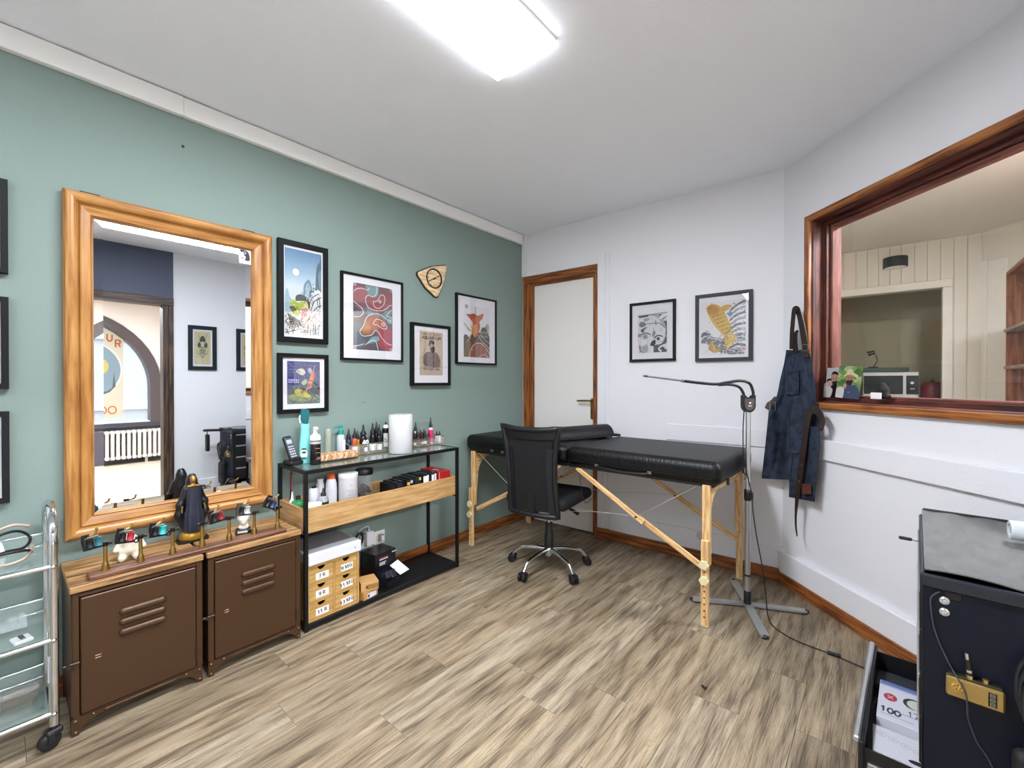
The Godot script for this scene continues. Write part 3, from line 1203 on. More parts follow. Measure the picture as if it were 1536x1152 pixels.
# ---------------------------------------------------------------- the front room, seen in the mirror
func front_room() -> void:
	var beige := M("d9d0c6", 0.7)
	var x1 := 3.78
	var dark := wood(23, ["2a2019", "4a382c", "5f4938"])
	# shop wall with its arched window (z along the wall, local x = z + 2)
	var t := frame_xf(V(x1, 0, -2.0), V(0, 0, 1))
	var g := G.new()
	g.xf = t
	# arch centre z -0.5 -> local 1.5
	var arch := PackedVector2Array([Vector2(0.44, 0.61)])
	arch.append_array(ring(1.5, 1.14, -1.06, 1.06, 21, 0.0, PI))
	arch.append(Vector2(2.56, 0.61))
	var left := PackedVector2Array([Vector2(0, -0.02), Vector2(1.5, -0.02), Vector2(1.5, 0.61), Vector2(0.44, 0.61)])
	for i in 11:
		left.append(arch[1 + i])
	left.append(Vector2(1.5, 2.6))
	left.append(Vector2(0, 2.6))
	g.prism(left, -0.25, 0)
	var right := PackedVector2Array()
	for q in left:
		right.append(Vector2(3.0 - q.x, q.y))
	right.reverse()
	g.prism(right, -0.25, 0)
	g.box2(V(2.99, -0.02, -0.25), V(3.6, 2.6, 0))
	struct(g, "wall_shop", beige)
	struct(boxes(Transform3D(), [[0.70, -0.02, -2.1, x1 + 0.25, 2.6, -1.95]]), "wall_shop_far_side", beige)
	struct(boxes(Transform3D(), [[0.70, -0.02, 1.55, x1 + 0.25, 2.6, 1.7]]), "wall_shop_near_side", beige)
	struct(boxes(Transform3D(), [[XR + 0.071, 2.43, -2.1, x1 + 0.25, 2.55, 1.7]]), "ceiling_shop", M("d8d0c8", 0.8))
	g = G.new()
	g.box2(V(0.72, -0.12, -2.1), V(x1 + 0.25, -0.001, 1.7))
	struct(g, "floor_shop", wood(33, ["b5a48c", "c9bba6", "d8ccba"], 0.4, 3.0, 0.4))
	# arched frame, pane, sill
	var o := Node3D.new()
	o.name = "window_2"
	o.set_meta("kind", "structure")
	o.transform = t
	add_child(o)
	var ro := ring(1.5, 1.14, -1.158, 1.06 + 0.085, 25, 0.0, PI)
	var ri := ring(1.5, 1.14, -1.02, 1.02, 25, 0.0, PI)
	var band := PackedVector2Array([Vector2(0.342, 0.585)])
	band.append_array(ro)
	band.append(Vector2(2.658, 0.585))
	band.append(Vector2(2.52, 0.585))
	var rr := ri.duplicate()
	rr.reverse()
	band.append_array(rr)
	band.append(Vector2(0.48, 0.585))
	g = G.new()
	g.xf.origin = V(0, 0, 0)
	g.prism(band, -0.2, 0.02)
	put(g, "arched_frame", M("463d3c", 0.5), o)
	put(boxes(Transform3D(), [[0.33, 0.50, -0.05, 2.67, 0.60, 0.03], [0.2, 0.535, 0.0, 2.8, 0.55, 0.06]], 0.004), "sill", M("3a3a42", 0.5), o)
	g = G.new()
	g.box2(V(0.44, 0.6, -0.182), V(2.56, 2.2, -0.178))
	put(g, "pane", glass(0.005), o)
	# painted sign on the glass: cream panel with a round landscape
	var d := D2.new(400, 640, "f3ead0")
	d.rect(0, 0, 1, 1, "f3ead0").ell(0.41, 0.46, 0.58, 0.34, "fbf8ea").ell(0.41, 0.46, 0.55, 0.32, "a3b8c0")
	d.ell(0.62, 0.42, 0.17, 0.10, "ecd97a").ell(0.6, 0.41, 0.11, 0.065, "f2e49a")
	d.poly([0.1, 0.72, 0.2, 0.64, 0.5, 0.63, 0.66, 0.63, 0.68, 0.70, 0.76, 0.70, 0.84, 0.66, 0.865, 0.48, 0.89, 0.64, 0.92, 0.62, 0.8, 0.71, 0.55, 0.78, 0.25, 0.77], "75807c")
	d.text("OO", 0.64, 0.87, 0.11, 0.08, 0.02, "de8a3a").text("E", 0.64, 0.03, 0.07, 0.075, 0.026, "d87a3a").text("U", 0.77, 0.06, 0.07, 0.075, 0.026, "d87a3a").text("R", 0.89, 0.12, 0.07, 0.075, 0.026, "d87a3a")
	g = G.new()
	g.xf = t
	g.quad(V(1.55, 0.67, -0.17), V(0.77, 0.67, -0.17), V(0.77, 2.0, -0.17), V(1.55, 2.0, -0.17))
	g.quad(V(0.77, 0.67, -0.172), V(1.55, 0.67, -0.172), V(1.55, 2.0, -0.172), V(0.77, 2.0, -0.172), Vector2(1, 1), Vector2(0, 1), Vector2(0, 0), Vector2(1, 0))
	var pm := pic(d.tex())
	pm.backlight_enabled = true
	pm.backlight = Color(0.9, 0.9, 0.9)
	var s := put(g, "window_decal", pm)
	tag(s, "cream shop sign with a round landscape on the arched window", "sign")
	# cast iron radiator under the window
	var r := thing("radiator", "cream column radiator below the arched shop window in the mirror", "radiator", V(3.62, 0.0, -0.95))
	for i in 24:
		g = G.new()
		var z := -0.655 + 0.06 * i
		g.tube([V(0, 0.10, z), V(0, 0.47, z)], [0.02, 0.02], 8)
		g.tube([V(0.07, 0.10, z), V(0.07, 0.47, z)], [0.02, 0.02], 8)
		g.rbox(V(0.035, 0.47, z), V(0.115, 0.05, 0.056), 0.02, 3)
		g.rbox(V(0.035, 0.10, z), V(0.115, 0.05, 0.056), 0.02, 3)
		put(g, "column", M("d8d2c8", 0.4), r)
	g = G.new()
	for z in [-0.5, 0.5]:
		g.cyl(V(0.035, 0, z), V(0.035, 0.09, z), 0.018, 10)
	g.tube([V(0.035, 0.10, -0.68), V(0.035, 0.10, -0.76), V(0.035, -0.0, -0.76)], 0.011, 8)
	put(g, "foot", M("c8c2b8", 0.4), r)
	struct(boxes(Transform3D(), [[x1 - 0.03, 0, -1.9, x1, 0.48, 1.5]]), "trim_9", M("4a4650", 0.5))
	# the street: pale facade with string courses across the road
	g = G.new()
	g.box2(V(9.0, -1.0, -9), V(9.4, 9.0, 6))
	struct(g, "wall_street", M("aaa69f", 0.8))
	struct(boxes(Transform3D(), [[8.9, 0.55, -9, 9, 0.75, 6], [8.9, 2.2, -9, 9, 2.32, 6], [8.9, 3.6, -9, 9, 3.7, 6]]), "trim_10", M("dcdad6", 0.7))
	g = G.new()
	g.box2(V(8.96, 0.8, -3.2), V(9.01, 2.1, -2.5), 0.01)
	g.box2(V(8.96, 2.5, -4.6), V(9.01, 3.5, -3.4), 0.01)
	g.box2(V(8.96, 2.5, -2.4), V(9.01, 3.5, -1.2), 0.01)
	s = put(g, "street_shutters", M("6f7176", 0.6))
	tag(s, "grey shutters on the pale building across the street", "shutters")
	g = G.new()
	g.box2(V(2.9, -1.1, -12), V(12, -1.0, 9))
	struct(g, "ground", M("b9b6b0", 0.9))

# ---------------------------------------------------------------- framed prints
# x, y = centre of the frame on the wall; w, h = its outer size; fw, fd = width and depth of the moulding; aw, ah = size of the print
func picture(label: String, t: Transform3D, x: float, y: float, w: float, h: float, fw: float, fd: float, fcol: String, mat_col: String, tex: Texture2D, aw: float, ah: float, group: String, ay := 0.0) -> void:
	var o := hung("framed_print", label, "framed print", t, x, y - h / 2, 0.0, group)
	var c := V(0, h / 2, 0)
	var g := G.new()
	g.xf.origin = c
	g.rect_frame(w, h, [Vector2(0, 0.001), Vector2(0, fd - 0.0015), Vector2(0.0015, fd), Vector2(fw - 0.0015, fd), Vector2(fw, fd - 0.0015), Vector2(fw, 0.004)])
	put(g, "frame", M(fcol, 0.5, 0.0, {"metallic_specular": 0.3}), o)
	g = G.new()
	g.xf.origin = c
	g.box2(V(-w / 2 + 0.004, -h / 2 + 0.004, 0.002), V(w / 2 - 0.004, h / 2 - 0.004, fd - 0.011))
	put(g, "mat_board", M(mat_col, 0.8), o)
	if tex:
		g = G.new()
		g.xf.origin = c + V(0, ay, 0)
		var z := fd - 0.0104
		g.quad(V(-aw / 2, -ah / 2, z), V(aw / 2, -ah / 2, z), V(aw / 2, ah / 2, z), V(-aw / 2, ah / 2, z))
		put(g, "print", pic(tex, 0.7), o)
	g = G.new()
	g.xf.origin = c
	g.box2(V(-w / 2 + fw - 0.001, -h / 2 + fw - 0.001, fd - 0.0080), V(w / 2 - fw + 0.001, h / 2 - fw + 0.001, fd - 0.0065))
	put(g, "pane", glass(0.005), o)

func wall_pictures() -> void:
	var gl := "black framed prints on the green wall"
	var fk := "0d0e0f"
	# three at the left edge: only the right side of each is in the frame; the prints themselves lie outside it
	var k := 0
	for p in [[1.949, 1.61, "topmost of three black frames stacked at the left edge of the wall"], [1.525, 1.193, "middle of three black frames stacked at the left edge of the wall"], [1.111, 0.78, "lowest of three black frames stacked at the left edge of the wall"]]:
		var h: float = p[0] - p[1]
		picture(p[2], T_left, -0.125, (p[0] + p[1]) / 2, 0.30, h, 0.019, 0.028, "1a1c1e", "c9cad0", null, 0.0, 0.0, "black frames stacked at the left edge")
		k += 1
	# A: tall landscape with moon, frog and fish
	var d := D2.new(220, 440, "9cc4da")
	d.fade(0.0, 0.42, "5f8fb4", "d2e4ec").fade(0.42, 1.0, "d9e6e8", "dfe4e0")
	d.ell(0.29, 0.265, 0.085, 0.04, "f4f8f8").ell(0.31, 0.27, 0.06, 0.03, "ffffff")
	d.shape([0.5, 0.6, 0.5, 0.42, 0.58, 0.35, 0.64, 0.33, 0.72, 0.40, 0.75, 0.6], "6d92a6").shape([0.54, 0.6, 0.55, 0.44, 0.62, 0.37, 0.69, 0.44, 0.7, 0.6], "a9c4cf").shape([0.84, 0.5, 0.86, 0.18, 0.94, 0.1, 1.02, 0.05, 1.02, 0.5], "4f6b7c").shape([0.9, 0.5, 0.91, 0.25, 1.02, 0.2, 1.02, 0.5], "7b97a4")
	d.shape([-0.02, 0.72, 0.02, 0.5, 0.08, 0.48, 0.12, 0.56, 0.16, 0.58, 0.2, 0.72], "9dbac6").shape([0.38, 0.6, 0.42, 0.5, 0.47, 0.49, 0.5, 0.6], "b4ccd4")
	for q in [[0.62, 0.7, 0.7, 0.5, 0.95, 0.44, 1.05, 0.6, 1.02, 0.8, 0.8, 0.85], [0.55, 0.98, 0.6, 0.78, 0.9, 0.6, 1.05, 0.62, 1.02, 1.0]]:
		d.shape(q, "eef1ef")
	for q in [[0.62, 0.68, 0.72, 0.55, 0.92, 0.48], [0.68, 0.72, 0.8, 0.58, 1.0, 0.52], [0.72, 0.8, 0.84, 0.66, 1.0, 0.62], [0.6, 0.9, 0.7, 0.8, 0.9, 0.72], [0.88, 0.3, 0.92, 0.4, 0.98, 0.44], [0.8, 0.98, 0.84, 0.85, 0.98, 0.74], [0.66, 0.52, 0.7, 0.46, 0.78, 0.47, 0.76, 0.42, 0.86, 0.44], [0.9, 0.62, 0.88, 0.56, 0.94, 0.54, 0.96, 0.66]]:
		d.line(q, 0.022, "33383a")
	d.shape([0.28, 0.6, 0.3, 0.54, 0.44, 0.52, 0.62, 0.56, 0.68, 0.64, 0.62, 0.7, 0.5, 0.6, 0.36, 0.6], "4a4844")
	d.shape([0.14, 0.62, 0.22, 0.59, 0.34, 0.62, 0.5, 0.6, 0.62, 0.66, 0.58, 0.72, 0.44, 0.7, 0.4, 0.76, 0.28, 0.77, 0.18, 0.73, 0.3, 0.7, 0.2, 0.67], "a9bb3a").shape([0.48, 0.6, 0.58, 0.6, 0.62, 0.66, 0.54, 0.68], "d9dc7a").shape([0.12, 0.68, 0.24, 0.67, 0.3, 0.71, 0.18, 0.73], "5f4a34")
	d.shape([0.38, 0.8, 0.4, 0.7, 0.52, 0.66, 0.7, 0.68, 0.88, 0.72, 0.98, 0.7, 0.9, 0.82, 0.7, 0.9, 0.56, 0.88, 0.5, 0.83], "efc4ba").shape([0.42, 0.75, 0.5, 0.68, 0.62, 0.7, 0.58, 0.76, 0.46, 0.79], "cf7f78").ell(0.46, 0.8, 0.02, 0.011, "4a3838")
	for q in range(7):
		d.line([0.08 + q * 0.05, 0.76 + q * 0.012, 0.14 + q * 0.04, 0.84, 0.12 + q * 0.06, 0.93 - (q % 3) * 0.02], 0.03, ["4d4238", "6d5d4c", "2f3232"][q % 3])
	for q in range(9):
		d.line([0.3 + q * 0.08, 0.86 + (q % 2) * 0.05, 0.34 + q * 0.07, 0.92, 0.28 + q * 0.08, 0.99], 0.02, "3a3f40")
	d.shape([0.0, 1.0, 0.2, 0.93, 0.5, 0.9, 0.62, 0.98, 0.6, 1.02, 0.0, 1.02], "eef0ee").line([0.02, 0.98, 0.25, 0.95, 0.45, 0.92], 0.016, "5a6062")
	d.strokes(90, 0.5, 0.5, 1.0, 0.98, 0.12, 0.014, ["5a6468", "8a9498", "2f3436", "c8d0d2"], 5).strokes(60, 0.0, 0.78, 0.6, 1.0, 0.12, 0.016, ["4a4238", "2c2e2e", "8a7a66", "d8dcd8"], 6).strokes(26, 0.14, 0.6, 0.6, 0.76, 0.07, 0.016, ["7f9030", "d8dc80", "5a6a28"], 7).strokes(40, 0.4, 0.68, 0.9, 0.88, 0.06, 0.010, ["e0a49c", "f6dcd4", "c87f7a"], 8).strokes(14, 0.45, 0.36, 0.8, 0.55, 0.1, 0.010, ["4f7080", "c4d8e0"], 9)
	picture("tall framed print of a moonlit landscape with green frog and pink fish", T_left, 1.087, 1.703, 0.27, 0.545, 0.028, 0.026, fk, "d3d3d8", d.tex(), 0.198, 0.462, gl)
	# B: koi by night
	d = D2.new(240, 300, "4a5488")
	d.fade(0, 0.45, "3b4780", "5a6490").fade(0.45, 1.0, "4f5a74", "6f7a6a")
	for i in range(10):
		d.line([0, 0.08 + i * 0.1, 0.3, 0.05 + i * 0.1, 0.6, 0.1 + i * 0.1, 1, 0.06 + i * 0.1], 0.012, ["6a76a8", "39406a"][i % 2])
	d.rect(0.02, 0.36, 0.36, 0.2, "2c2f8c")
	for i in range(6):
		d.rect(0.04 + i * 0.055, 0.42, 0.04, 0.035, "e6e6ee").rect(0.04 + i * 0.055, 0.47, 0.04, 0.035, "dcdce8")
	d.shape([0.26, 0.24, 0.34, 0.18, 0.46, 0.17, 0.54, 0.24, 0.5, 0.32, 0.38, 0.31], "e4e0c8").shape([0.62, 0.2, 0.7, 0.14, 0.76, 0.24, 0.7, 0.3], "c9b8d4")
	d.shape([0.6, 0.62, 0.64, 0.48, 0.7, 0.34, 0.78, 0.24, 0.84, 0.28, 0.8, 0.44, 0.74, 0.58, 0.66, 0.66], "e88a4c").line([0.7, 0.38, 0.78, 0.42], 0.014, "f4d8c0").line([0.66, 0.48, 0.76, 0.52], 0.014, "f4d8c0").line([0.78, 0.26, 0.82, 0.14, 0.86, 0.1], 0.02, "d8c8b8").shape([0.42, 0.5, 0.55, 0.42, 0.62, 0.48, 0.5, 0.56], "b4cfa8")
	d.line([0.78, 0.5, 0.9, 0.56, 0.98, 0.66], 0.05, "14161c").shape([0.22, 0.7, 0.32, 0.64, 0.5, 0.7, 0.66, 0.78, 0.74, 0.88, 0.5, 0.84, 0.3, 0.8], "e0cf5c").shape([0.02, 0.82, 0.2, 0.76, 0.5, 0.86, 0.72, 0.84, 0.66, 0.94, 0.3, 0.96], "8c9a58").line([0.1, 0.94, 0.4, 0.96, 0.66, 0.95, 0.86, 0.8], 0.03, "4a5262").line([0.8, 0.86, 0.98, 0.96], 0.05, "8aa84a").line([0.86, 0.8, 0.98, 0.86], 0.03, "a8bc6a")
	d.strokes(70, 0.0, 0.0, 1.0, 0.6, 0.14, 0.014, ["39406e", "6a76a8", "8a90b4", "2c3264"], 15).strokes(70, 0.0, 0.6, 1.0, 1.0, 0.14, 0.014, ["4a5848", "8a9a68", "3c4458", "a8b08a"], 16).strokes(20, 0.22, 0.66, 0.72, 0.86, 0.08, 0.012, ["c8b848", "efe48a"], 17).strokes(16, 0.62, 0.26, 0.82, 0.62, 0.06, 0.012, ["c8602c", "f4c8a8"], 18)
	picture("small framed print of koi fish in dark blue water below the moonlit landscape", T_left, 1.087, 1.209, 0.272, 0.322, 0.022, 0.026, fk, "d3d3d8", d.tex(), 0.178, 0.232, gl, 0.004)
	# C: flowing abstract
	d = D2.new(280, 420, "6f6a72")
	d.fade(0, 0.35, "7e5a5c", "8a5a5c").fade(0.35, 0.6, "80707a", "6c5f68").fade(0.6, 1.0, "64747c", "56545e")
	d.shape([0.3, -0.05, 0.6, -0.05, 0.62, 0.12, 0.5, 0.2, 0.36, 0.14], "7fa4a4").shape([-0.05, 0.1, 0.2, 0.05, 0.36, 0.14, 0.3, 0.24, 0.05, 0.26], "a86464").shape([0.34, 0.34, 0.5, 0.42, 0.7, 0.42, 0.95, 0.3, 1.02, 0.36, 0.8, 0.5, 0.55, 0.48, 0.36, 0.46], "6f9a9c").shape([0.32, 0.26, 0.4, 0.18, 0.6, 0.16, 0.8, 0.1, 1.05, 0.12, 1.0, 0.3, 0.75, 0.38, 0.5, 0.38], "9c5458")
	d.shape([0.2, 0.74, 0.26, 0.6, 0.36, 0.5, 0.55, 0.46, 0.8, 0.52, 0.78, 0.62, 0.62, 0.64, 0.5, 0.72, 0.36, 0.76], "b86a4c").shape([0.26, 0.72, 0.3, 0.62, 0.42, 0.62, 0.4, 0.72], "b88a4e").shape([0.62, 0.68, 0.8, 0.62, 1.05, 0.7, 1.05, 0.98, 0.8, 1.02, 0.6, 0.86], "b0505e").shape([0.34, 0.9, 0.46, 0.8, 0.62, 0.78, 0.64, 0.84, 0.5, 0.88], "7fb0b4").shape([0.0, 0.66, 0.14, 0.64, 0.22, 0.8, 0.3, 0.94, 0.0, 0.98], "5a7480").shape([0.0, 0.36, 0.16, 0.4, 0.24, 0.48, 0.0, 0.52], "5d5a64").shape([0.86, 0.5, 0.98, 0.46, 1.02, 0.54, 0.9, 0.56], "8fb4b0")
	for q in [[0.0, 0.16, 0.06, 0.1, 0.2, 0.07, 0.36, 0.08, 0.4, 0.04], [0.58, 0.0, 0.58, 0.1, 0.5, 0.17, 0.36, 0.16, 0.3, 0.22, 0.34, 0.32, 0.46, 0.37, 0.7, 0.37, 0.85, 0.32, 0.92, 0.27, 1.0, 0.26], [0.5, 0.24, 0.6, 0.22, 0.68, 0.13, 0.76, 0.12, 0.8, 0.18, 0.76, 0.27, 0.66, 0.33, 0.54, 0.33, 0.5, 0.28, 0.5, 0.24], [0.0, 0.27, 0.1, 0.32, 0.22, 0.38, 0.24, 0.44, 0.16, 0.5, 0.0, 0.51], [1.0, 0.34, 0.94, 0.36, 0.84, 0.43, 0.9, 0.45, 1.0, 0.46], [1.0, 0.52, 0.86, 0.5, 0.66, 0.43, 0.46, 0.44, 0.32, 0.51, 0.26, 0.62, 0.16, 0.73, 0.24, 0.79, 0.36, 0.78, 0.46, 0.76, 0.54, 0.69, 0.62, 0.71, 0.72, 0.8, 0.86, 0.88, 1.0, 0.9], [0.5, 0.57, 0.58, 0.51, 0.72, 0.53, 0.84, 0.6, 0.82, 0.65, 0.7, 0.64, 0.6, 0.6, 0.5, 0.6, 0.5, 0.57], [0.7, 0.57, 0.76, 0.57, 0.78, 0.61, 0.72, 0.6, 0.7, 0.57], [0.3, 0.92, 0.42, 0.86, 0.54, 0.85, 0.6, 0.94, 0.62, 1.0], [0.0, 0.95, 0.12, 0.94, 0.26, 0.91], [0.64, 0.22, 0.67, 0.21, 0.69, 0.23, 0.66, 0.25, 0.64, 0.22]]:
		d.line(q, 0.017, "f0ece6")
	d.line([0.03, 0.0, 0.97, 0.0, 1.0, 0.03, 1.0, 0.97, 0.97, 1.0, 0.03, 1.0, 0.0, 0.97, 0.0, 0.03], 0.02, "2c2c30", false, true)
	for q in [[0.0, 0.0], [0.93, 0.0], [0.0, 0.955], [0.93, 0.955]]:
		d.rect(q[0], q[1], 0.07, 0.045, "ece9ea").line([q[0] + 0.015, q[1] + 0.012, q[0] + 0.05, q[1] + 0.012, q[0] + 0.05, q[1] + 0.034, q[0] + 0.015, q[1] + 0.034], 0.012, "3a3a40", false, true)
	d.strokes(90, 0.02, 0.02, 0.98, 0.98, 0.08, 0.006, ["4a4a54", "c08a84", "8aa4a6", "7a4448"], 25)
	picture("large framed abstract print with white flowing lines on red and teal", T_left, 1.52, 1.609, 0.432, 0.524, 0.013, 0.022, fk, "d3d3d8", d.tex(), 0.275, 0.402, gl, 0.006)
	# D: old circus bill
	d = D2.new(200, 320, "cdb9a0")
	d.fade(0, 0.5, "c9b49a", "d4c2aa").fade(0.5, 1, "d4c2aa", "c4ae94")
	d.text("THREE LAST NIGHTS", 0.08, 0.045, 0.036, 0.03, 0.011, "6a5a4c").text("AQUARIUM", 0.11, 0.11, 0.078, 0.062, 0.024, "1c1816")
	d.shape([0.14, 0.72, 0.18, 0.55, 0.32, 0.47, 0.62, 0.46, 0.8, 0.52, 0.9, 0.7, 0.8, 0.8, 0.3, 0.8], "7f6a66").shape([0.4, 0.4, 0.42, 0.26, 0.5, 0.23, 0.6, 0.27, 0.6, 0.4, 0.54, 0.46, 0.46, 0.45], "c2a58c").shape([0.39, 0.3, 0.42, 0.21, 0.52, 0.19, 0.62, 0.24, 0.6, 0.29, 0.48, 0.27, 0.42, 0.34], "2c2422").shape([0.46, 0.37, 0.54, 0.35, 0.63, 0.34, 0.64, 0.44, 0.56, 0.48, 0.48, 0.45], "2c2422").ell(0.54, 0.31, 0.02, 0.008, "3a2c28")
	for i in range(14):
		d.line([0.2 + i * 0.05, 0.56 + (i % 3) * 0.02, 0.24 + i * 0.04, 0.66, 0.2 + i * 0.05, 0.78], 0.012, ["4a3a3a", "a8948a", "5c4a4a"][i % 3])
	d.line([0.1, 0.62, 0.16, 0.55, 0.2, 0.42, 0.25, 0.4], 0.02, "9a8272").line([0.14, 0.8, 0.3, 0.82, 0.7, 0.82, 0.88, 0.79], 0.012, "5a4840").text("TATTOOED MAN", 0.16, 0.84, 0.045, 0.045, 0.016, "5a4640").line([0.3, 0.93, 0.7, 0.93], 0.008, "a08c78")
	d.strokes(90, 0.18, 0.5, 0.88, 0.79, 0.07, 0.008, ["3f3030", "b09c90", "5c4a4a"], 35)
	picture("framed old sepia poster reading AQUARIUM with a bearded tattooed man", T_left, 1.972, 1.405, 0.344, 0.43, 0.02, 0.03, fk, "d3d3d8", d.tex(), 0.205, 0.305, gl, 0.01)
	# E: red mountain
	picture("framed print of an orange red volcano nearest the far corner", T_left, 2.43, 1.617, 0.44, 0.53, 0.013, 0.024, fk, "d3d3d8", volcano(), 0.285, 0.40, gl, -0.01)
	# F: skull
	d = D2.new(260, 330, "f0f0f2")
	d.rect(0.55, 0.05, 0.45, 0.95, "55555a").shape([0.02, 0.1, 0.3, 0.04, 0.7, 0.06, 0.92, 0.26, 0.96, 0.5, 0.84, 0.76, 0.5, 0.82, 0.4, 1.0, 0.1, 1.02, 0.0, 0.7, 0.02, 0.4], "e2e3e6")
	d.shape([0.4, 0.05, 0.62, 0.1, 0.8, 0.24, 0.92, 0.4, 0.94, 0.3, 0.78, 0.1, 0.6, 0.03], "b4b5ba").line([0.3, 0.26, 0.6, 0.26, 0.78, 0.28, 0.94, 0.4], 0.03, "8c8d92").line([0.62, 0.2, 0.64, 0.32], 0.03, "6a6b70")
	d.shape([0.04, 0.3, 0.1, 0.2, 0.24, 0.22, 0.28, 0.3, 0.12, 0.34], "7a7b80").shape([0.1, 0.42, 0.2, 0.36, 0.34, 0.34, 0.24, 0.4, 0.2, 0.48], "5c5d62").shape([0.2, 0.13, 0.4, 0.12, 0.38, 0.18, 0.24, 0.2], "a8a9ae")
	d.ell(0.72, 0.64, 0.15, 0.09, "b8b9be").ell(0.74, 0.65, 0.12, 0.07, "f4f4f4").ell(0.71, 0.65, 0.06, 0.045, "4a4a4e").line([0.58, 0.62, 0.7, 0.57, 0.86, 0.6], 0.035, "3c3c40").ell(0.24, 0.58, 0.14, 0.08, "d2c4c2").ell(0.26, 0.58, 0.07, 0.05, "8f8382").line([0.1, 0.52, 0.3, 0.49, 0.46, 0.54], 0.04, "6c6668").rect(0.0, 0.5, 0.12, 0.08, "a49a9a")
	d.shape([0.44, 0.8, 0.5, 0.7, 0.6, 0.68, 0.62, 0.76, 0.54, 0.82], "1c1c20").shape([0.5, 0.54, 0.56, 0.44, 0.62, 0.5, 0.56, 0.6], "8c8d92").shape([0.06, 0.78, 0.14, 0.82, 0.3, 0.78, 0.36, 0.86, 0.3, 0.98, 0.14, 0.96], "b0b0b4").line([0.06, 0.8, 0.1, 0.94, 0.3, 1.0], 0.03, "7c7c82").line([0.22, 0.8, 0.24, 0.92], 0.014, "808086")
	d.shape([0.7, 0.9, 0.8, 0.82, 1.0, 0.78, 1.02, 0.9, 0.86, 0.92, 0.8, 0.98], "e8e8ea").shape([0.76, 0.9, 0.86, 0.85, 0.94, 0.9, 0.84, 0.93], "4a4a50").shape([0.7, 0.16, 0.86, 0.05, 1.0, 0.03, 1.0, 0.1, 0.84, 0.16], "f2f2f4").shape([0.86, 0.2, 1.02, 0.12, 1.02, 0.22], "e4e4e8").rect(0.0, 0.0, 1.0, 0.04, "f0f0f2").line([0.0, 0.05, 1.0, 0.02], 0.016, "2c2c30", false).poly([0.0, 0.05, 0.4, 0.03, 0.36, 0.08, 0.06, 0.1], "3c3c40")
	d.rect(0, 0.98, 1, 0.02, "f0f0f2")
	d.strokes(60, 0.02, 0.08, 0.98, 0.96, 0.1, 0.010, ["a4a5aa", "f2f2f4", "6a6b70", "d4d5da"], 55)
	picture("framed grey skull print on the white wall beside the door", T_back, 1.168, 1.58, 0.334, 0.432, 0.018, 0.022, "17181a", "d3d3d8", d.tex(), 0.212, 0.29, "black framed prints on the white wall", -0.012)
	# G: golden carp
	d = D2.new(300, 360, "f2f2f2")
	for i in range(16):
		var x := 0.1 + fmod(i * 0.37, 0.8)
		var y := 0.62 + fmod(i * 0.173, 0.36)
		d.shape([x - 0.12, y + 0.05, x - 0.08, y - 0.05, x + 0.03, y - 0.08, x + 0.12, y - 0.02, x + 0.08, y + 0.05], ["50505c", "6a6a76", "8a8a94"][i % 3]).line([x - 0.12, y + 0.02, x - 0.04, y - 0.07, x + 0.1, y - 0.03], 0.022, "f2f2f4")
	for i in range(9):
		d.line([0.66 + 0.02 * (i % 2), 0.2 + i * 0.085, 0.8, 0.1 + i * 0.09, 0.98, 0.04 + i * 0.1], 0.05, ["60606a", "9a9aa4"][i % 2]).line([0.64, 0.24 + i * 0.085, 0.8, 0.14 + i * 0.09, 0.98, 0.09 + i * 0.1], 0.016, "f6f6f6")
	d.shape([0.12, 0.12, 0.2, 0.05, 0.36, 0.06, 0.5, 0.16, 0.58, 0.3, 0.66, 0.44, 0.7, 0.6, 0.8, 0.68, 0.76, 0.78, 0.66, 0.86, 0.58, 0.92, 0.54, 0.76, 0.5, 0.66, 0.42, 0.56, 0.3, 0.44, 0.2, 0.3], "e0b830")
	d.shape([0.14, 0.12, 0.24, 0.06, 0.36, 0.1, 0.42, 0.18, 0.34, 0.24, 0.2, 0.24], "c8902c").shape([0.44, 0.14, 0.54, 0.08, 0.7, 0.1, 0.6, 0.18, 0.5, 0.2], "d8ac48").shape([0.34, 0.82, 0.24, 0.74, 0.18, 0.88, 0.3, 0.96, 0.44, 0.92], "d0a038").line([0.26, 0.1, 0.24, 0.02], 0.014, "b08030").ell(0.2, 0.12, 0.022, 0.018, "a83c28")
	for r in range(6):
		for q in range(5):
			d.ell(0.28 + q * 0.055 + r * 0.05, 0.28 + r * 0.065 - q * 0.012, 0.019, 0.012, ["7c2c18", "9c5418"][(r + q) % 2] if q < 3 else "b89028")
	d.line([0.46, 0.98, 0.5, 0.76, 0.62, 0.56, 0.78, 0.46], 0.024, "8a6a3a").line([0.54, 0.98, 0.58, 0.8], 0.02, "8a7a5a").rect(0.88, 0.86, 0.1, 0.1, "ecc4d4").shape([0.58, 0.24, 0.7, 0.22, 0.66, 0.3], "5a7ab0")
	d.strokes(80, 0.04, 0.62, 0.98, 0.98, 0.10, 0.012, ["f6f6f6", "3c3c46", "8a8a94", "f0f0f2"], 45).strokes(60, 0.64, 0.06, 0.99, 0.8, 0.09, 0.010, ["f6f6f6", "50505a", "b0b0b8"], 46).strokes(36, 0.16, 0.08, 0.7, 0.85, 0.04, 0.007, ["b88020", "f0d878"], 47)
	picture("framed golden carp print on the white wall near the slanted wall", T_back, 1.64, 1.577, 0.344, 0.448, 0.022, 0.024, "3c3d40", "d3d3d8", d.tex(), 0.272, 0.352, "black framed prints on the white wall", -0.006)
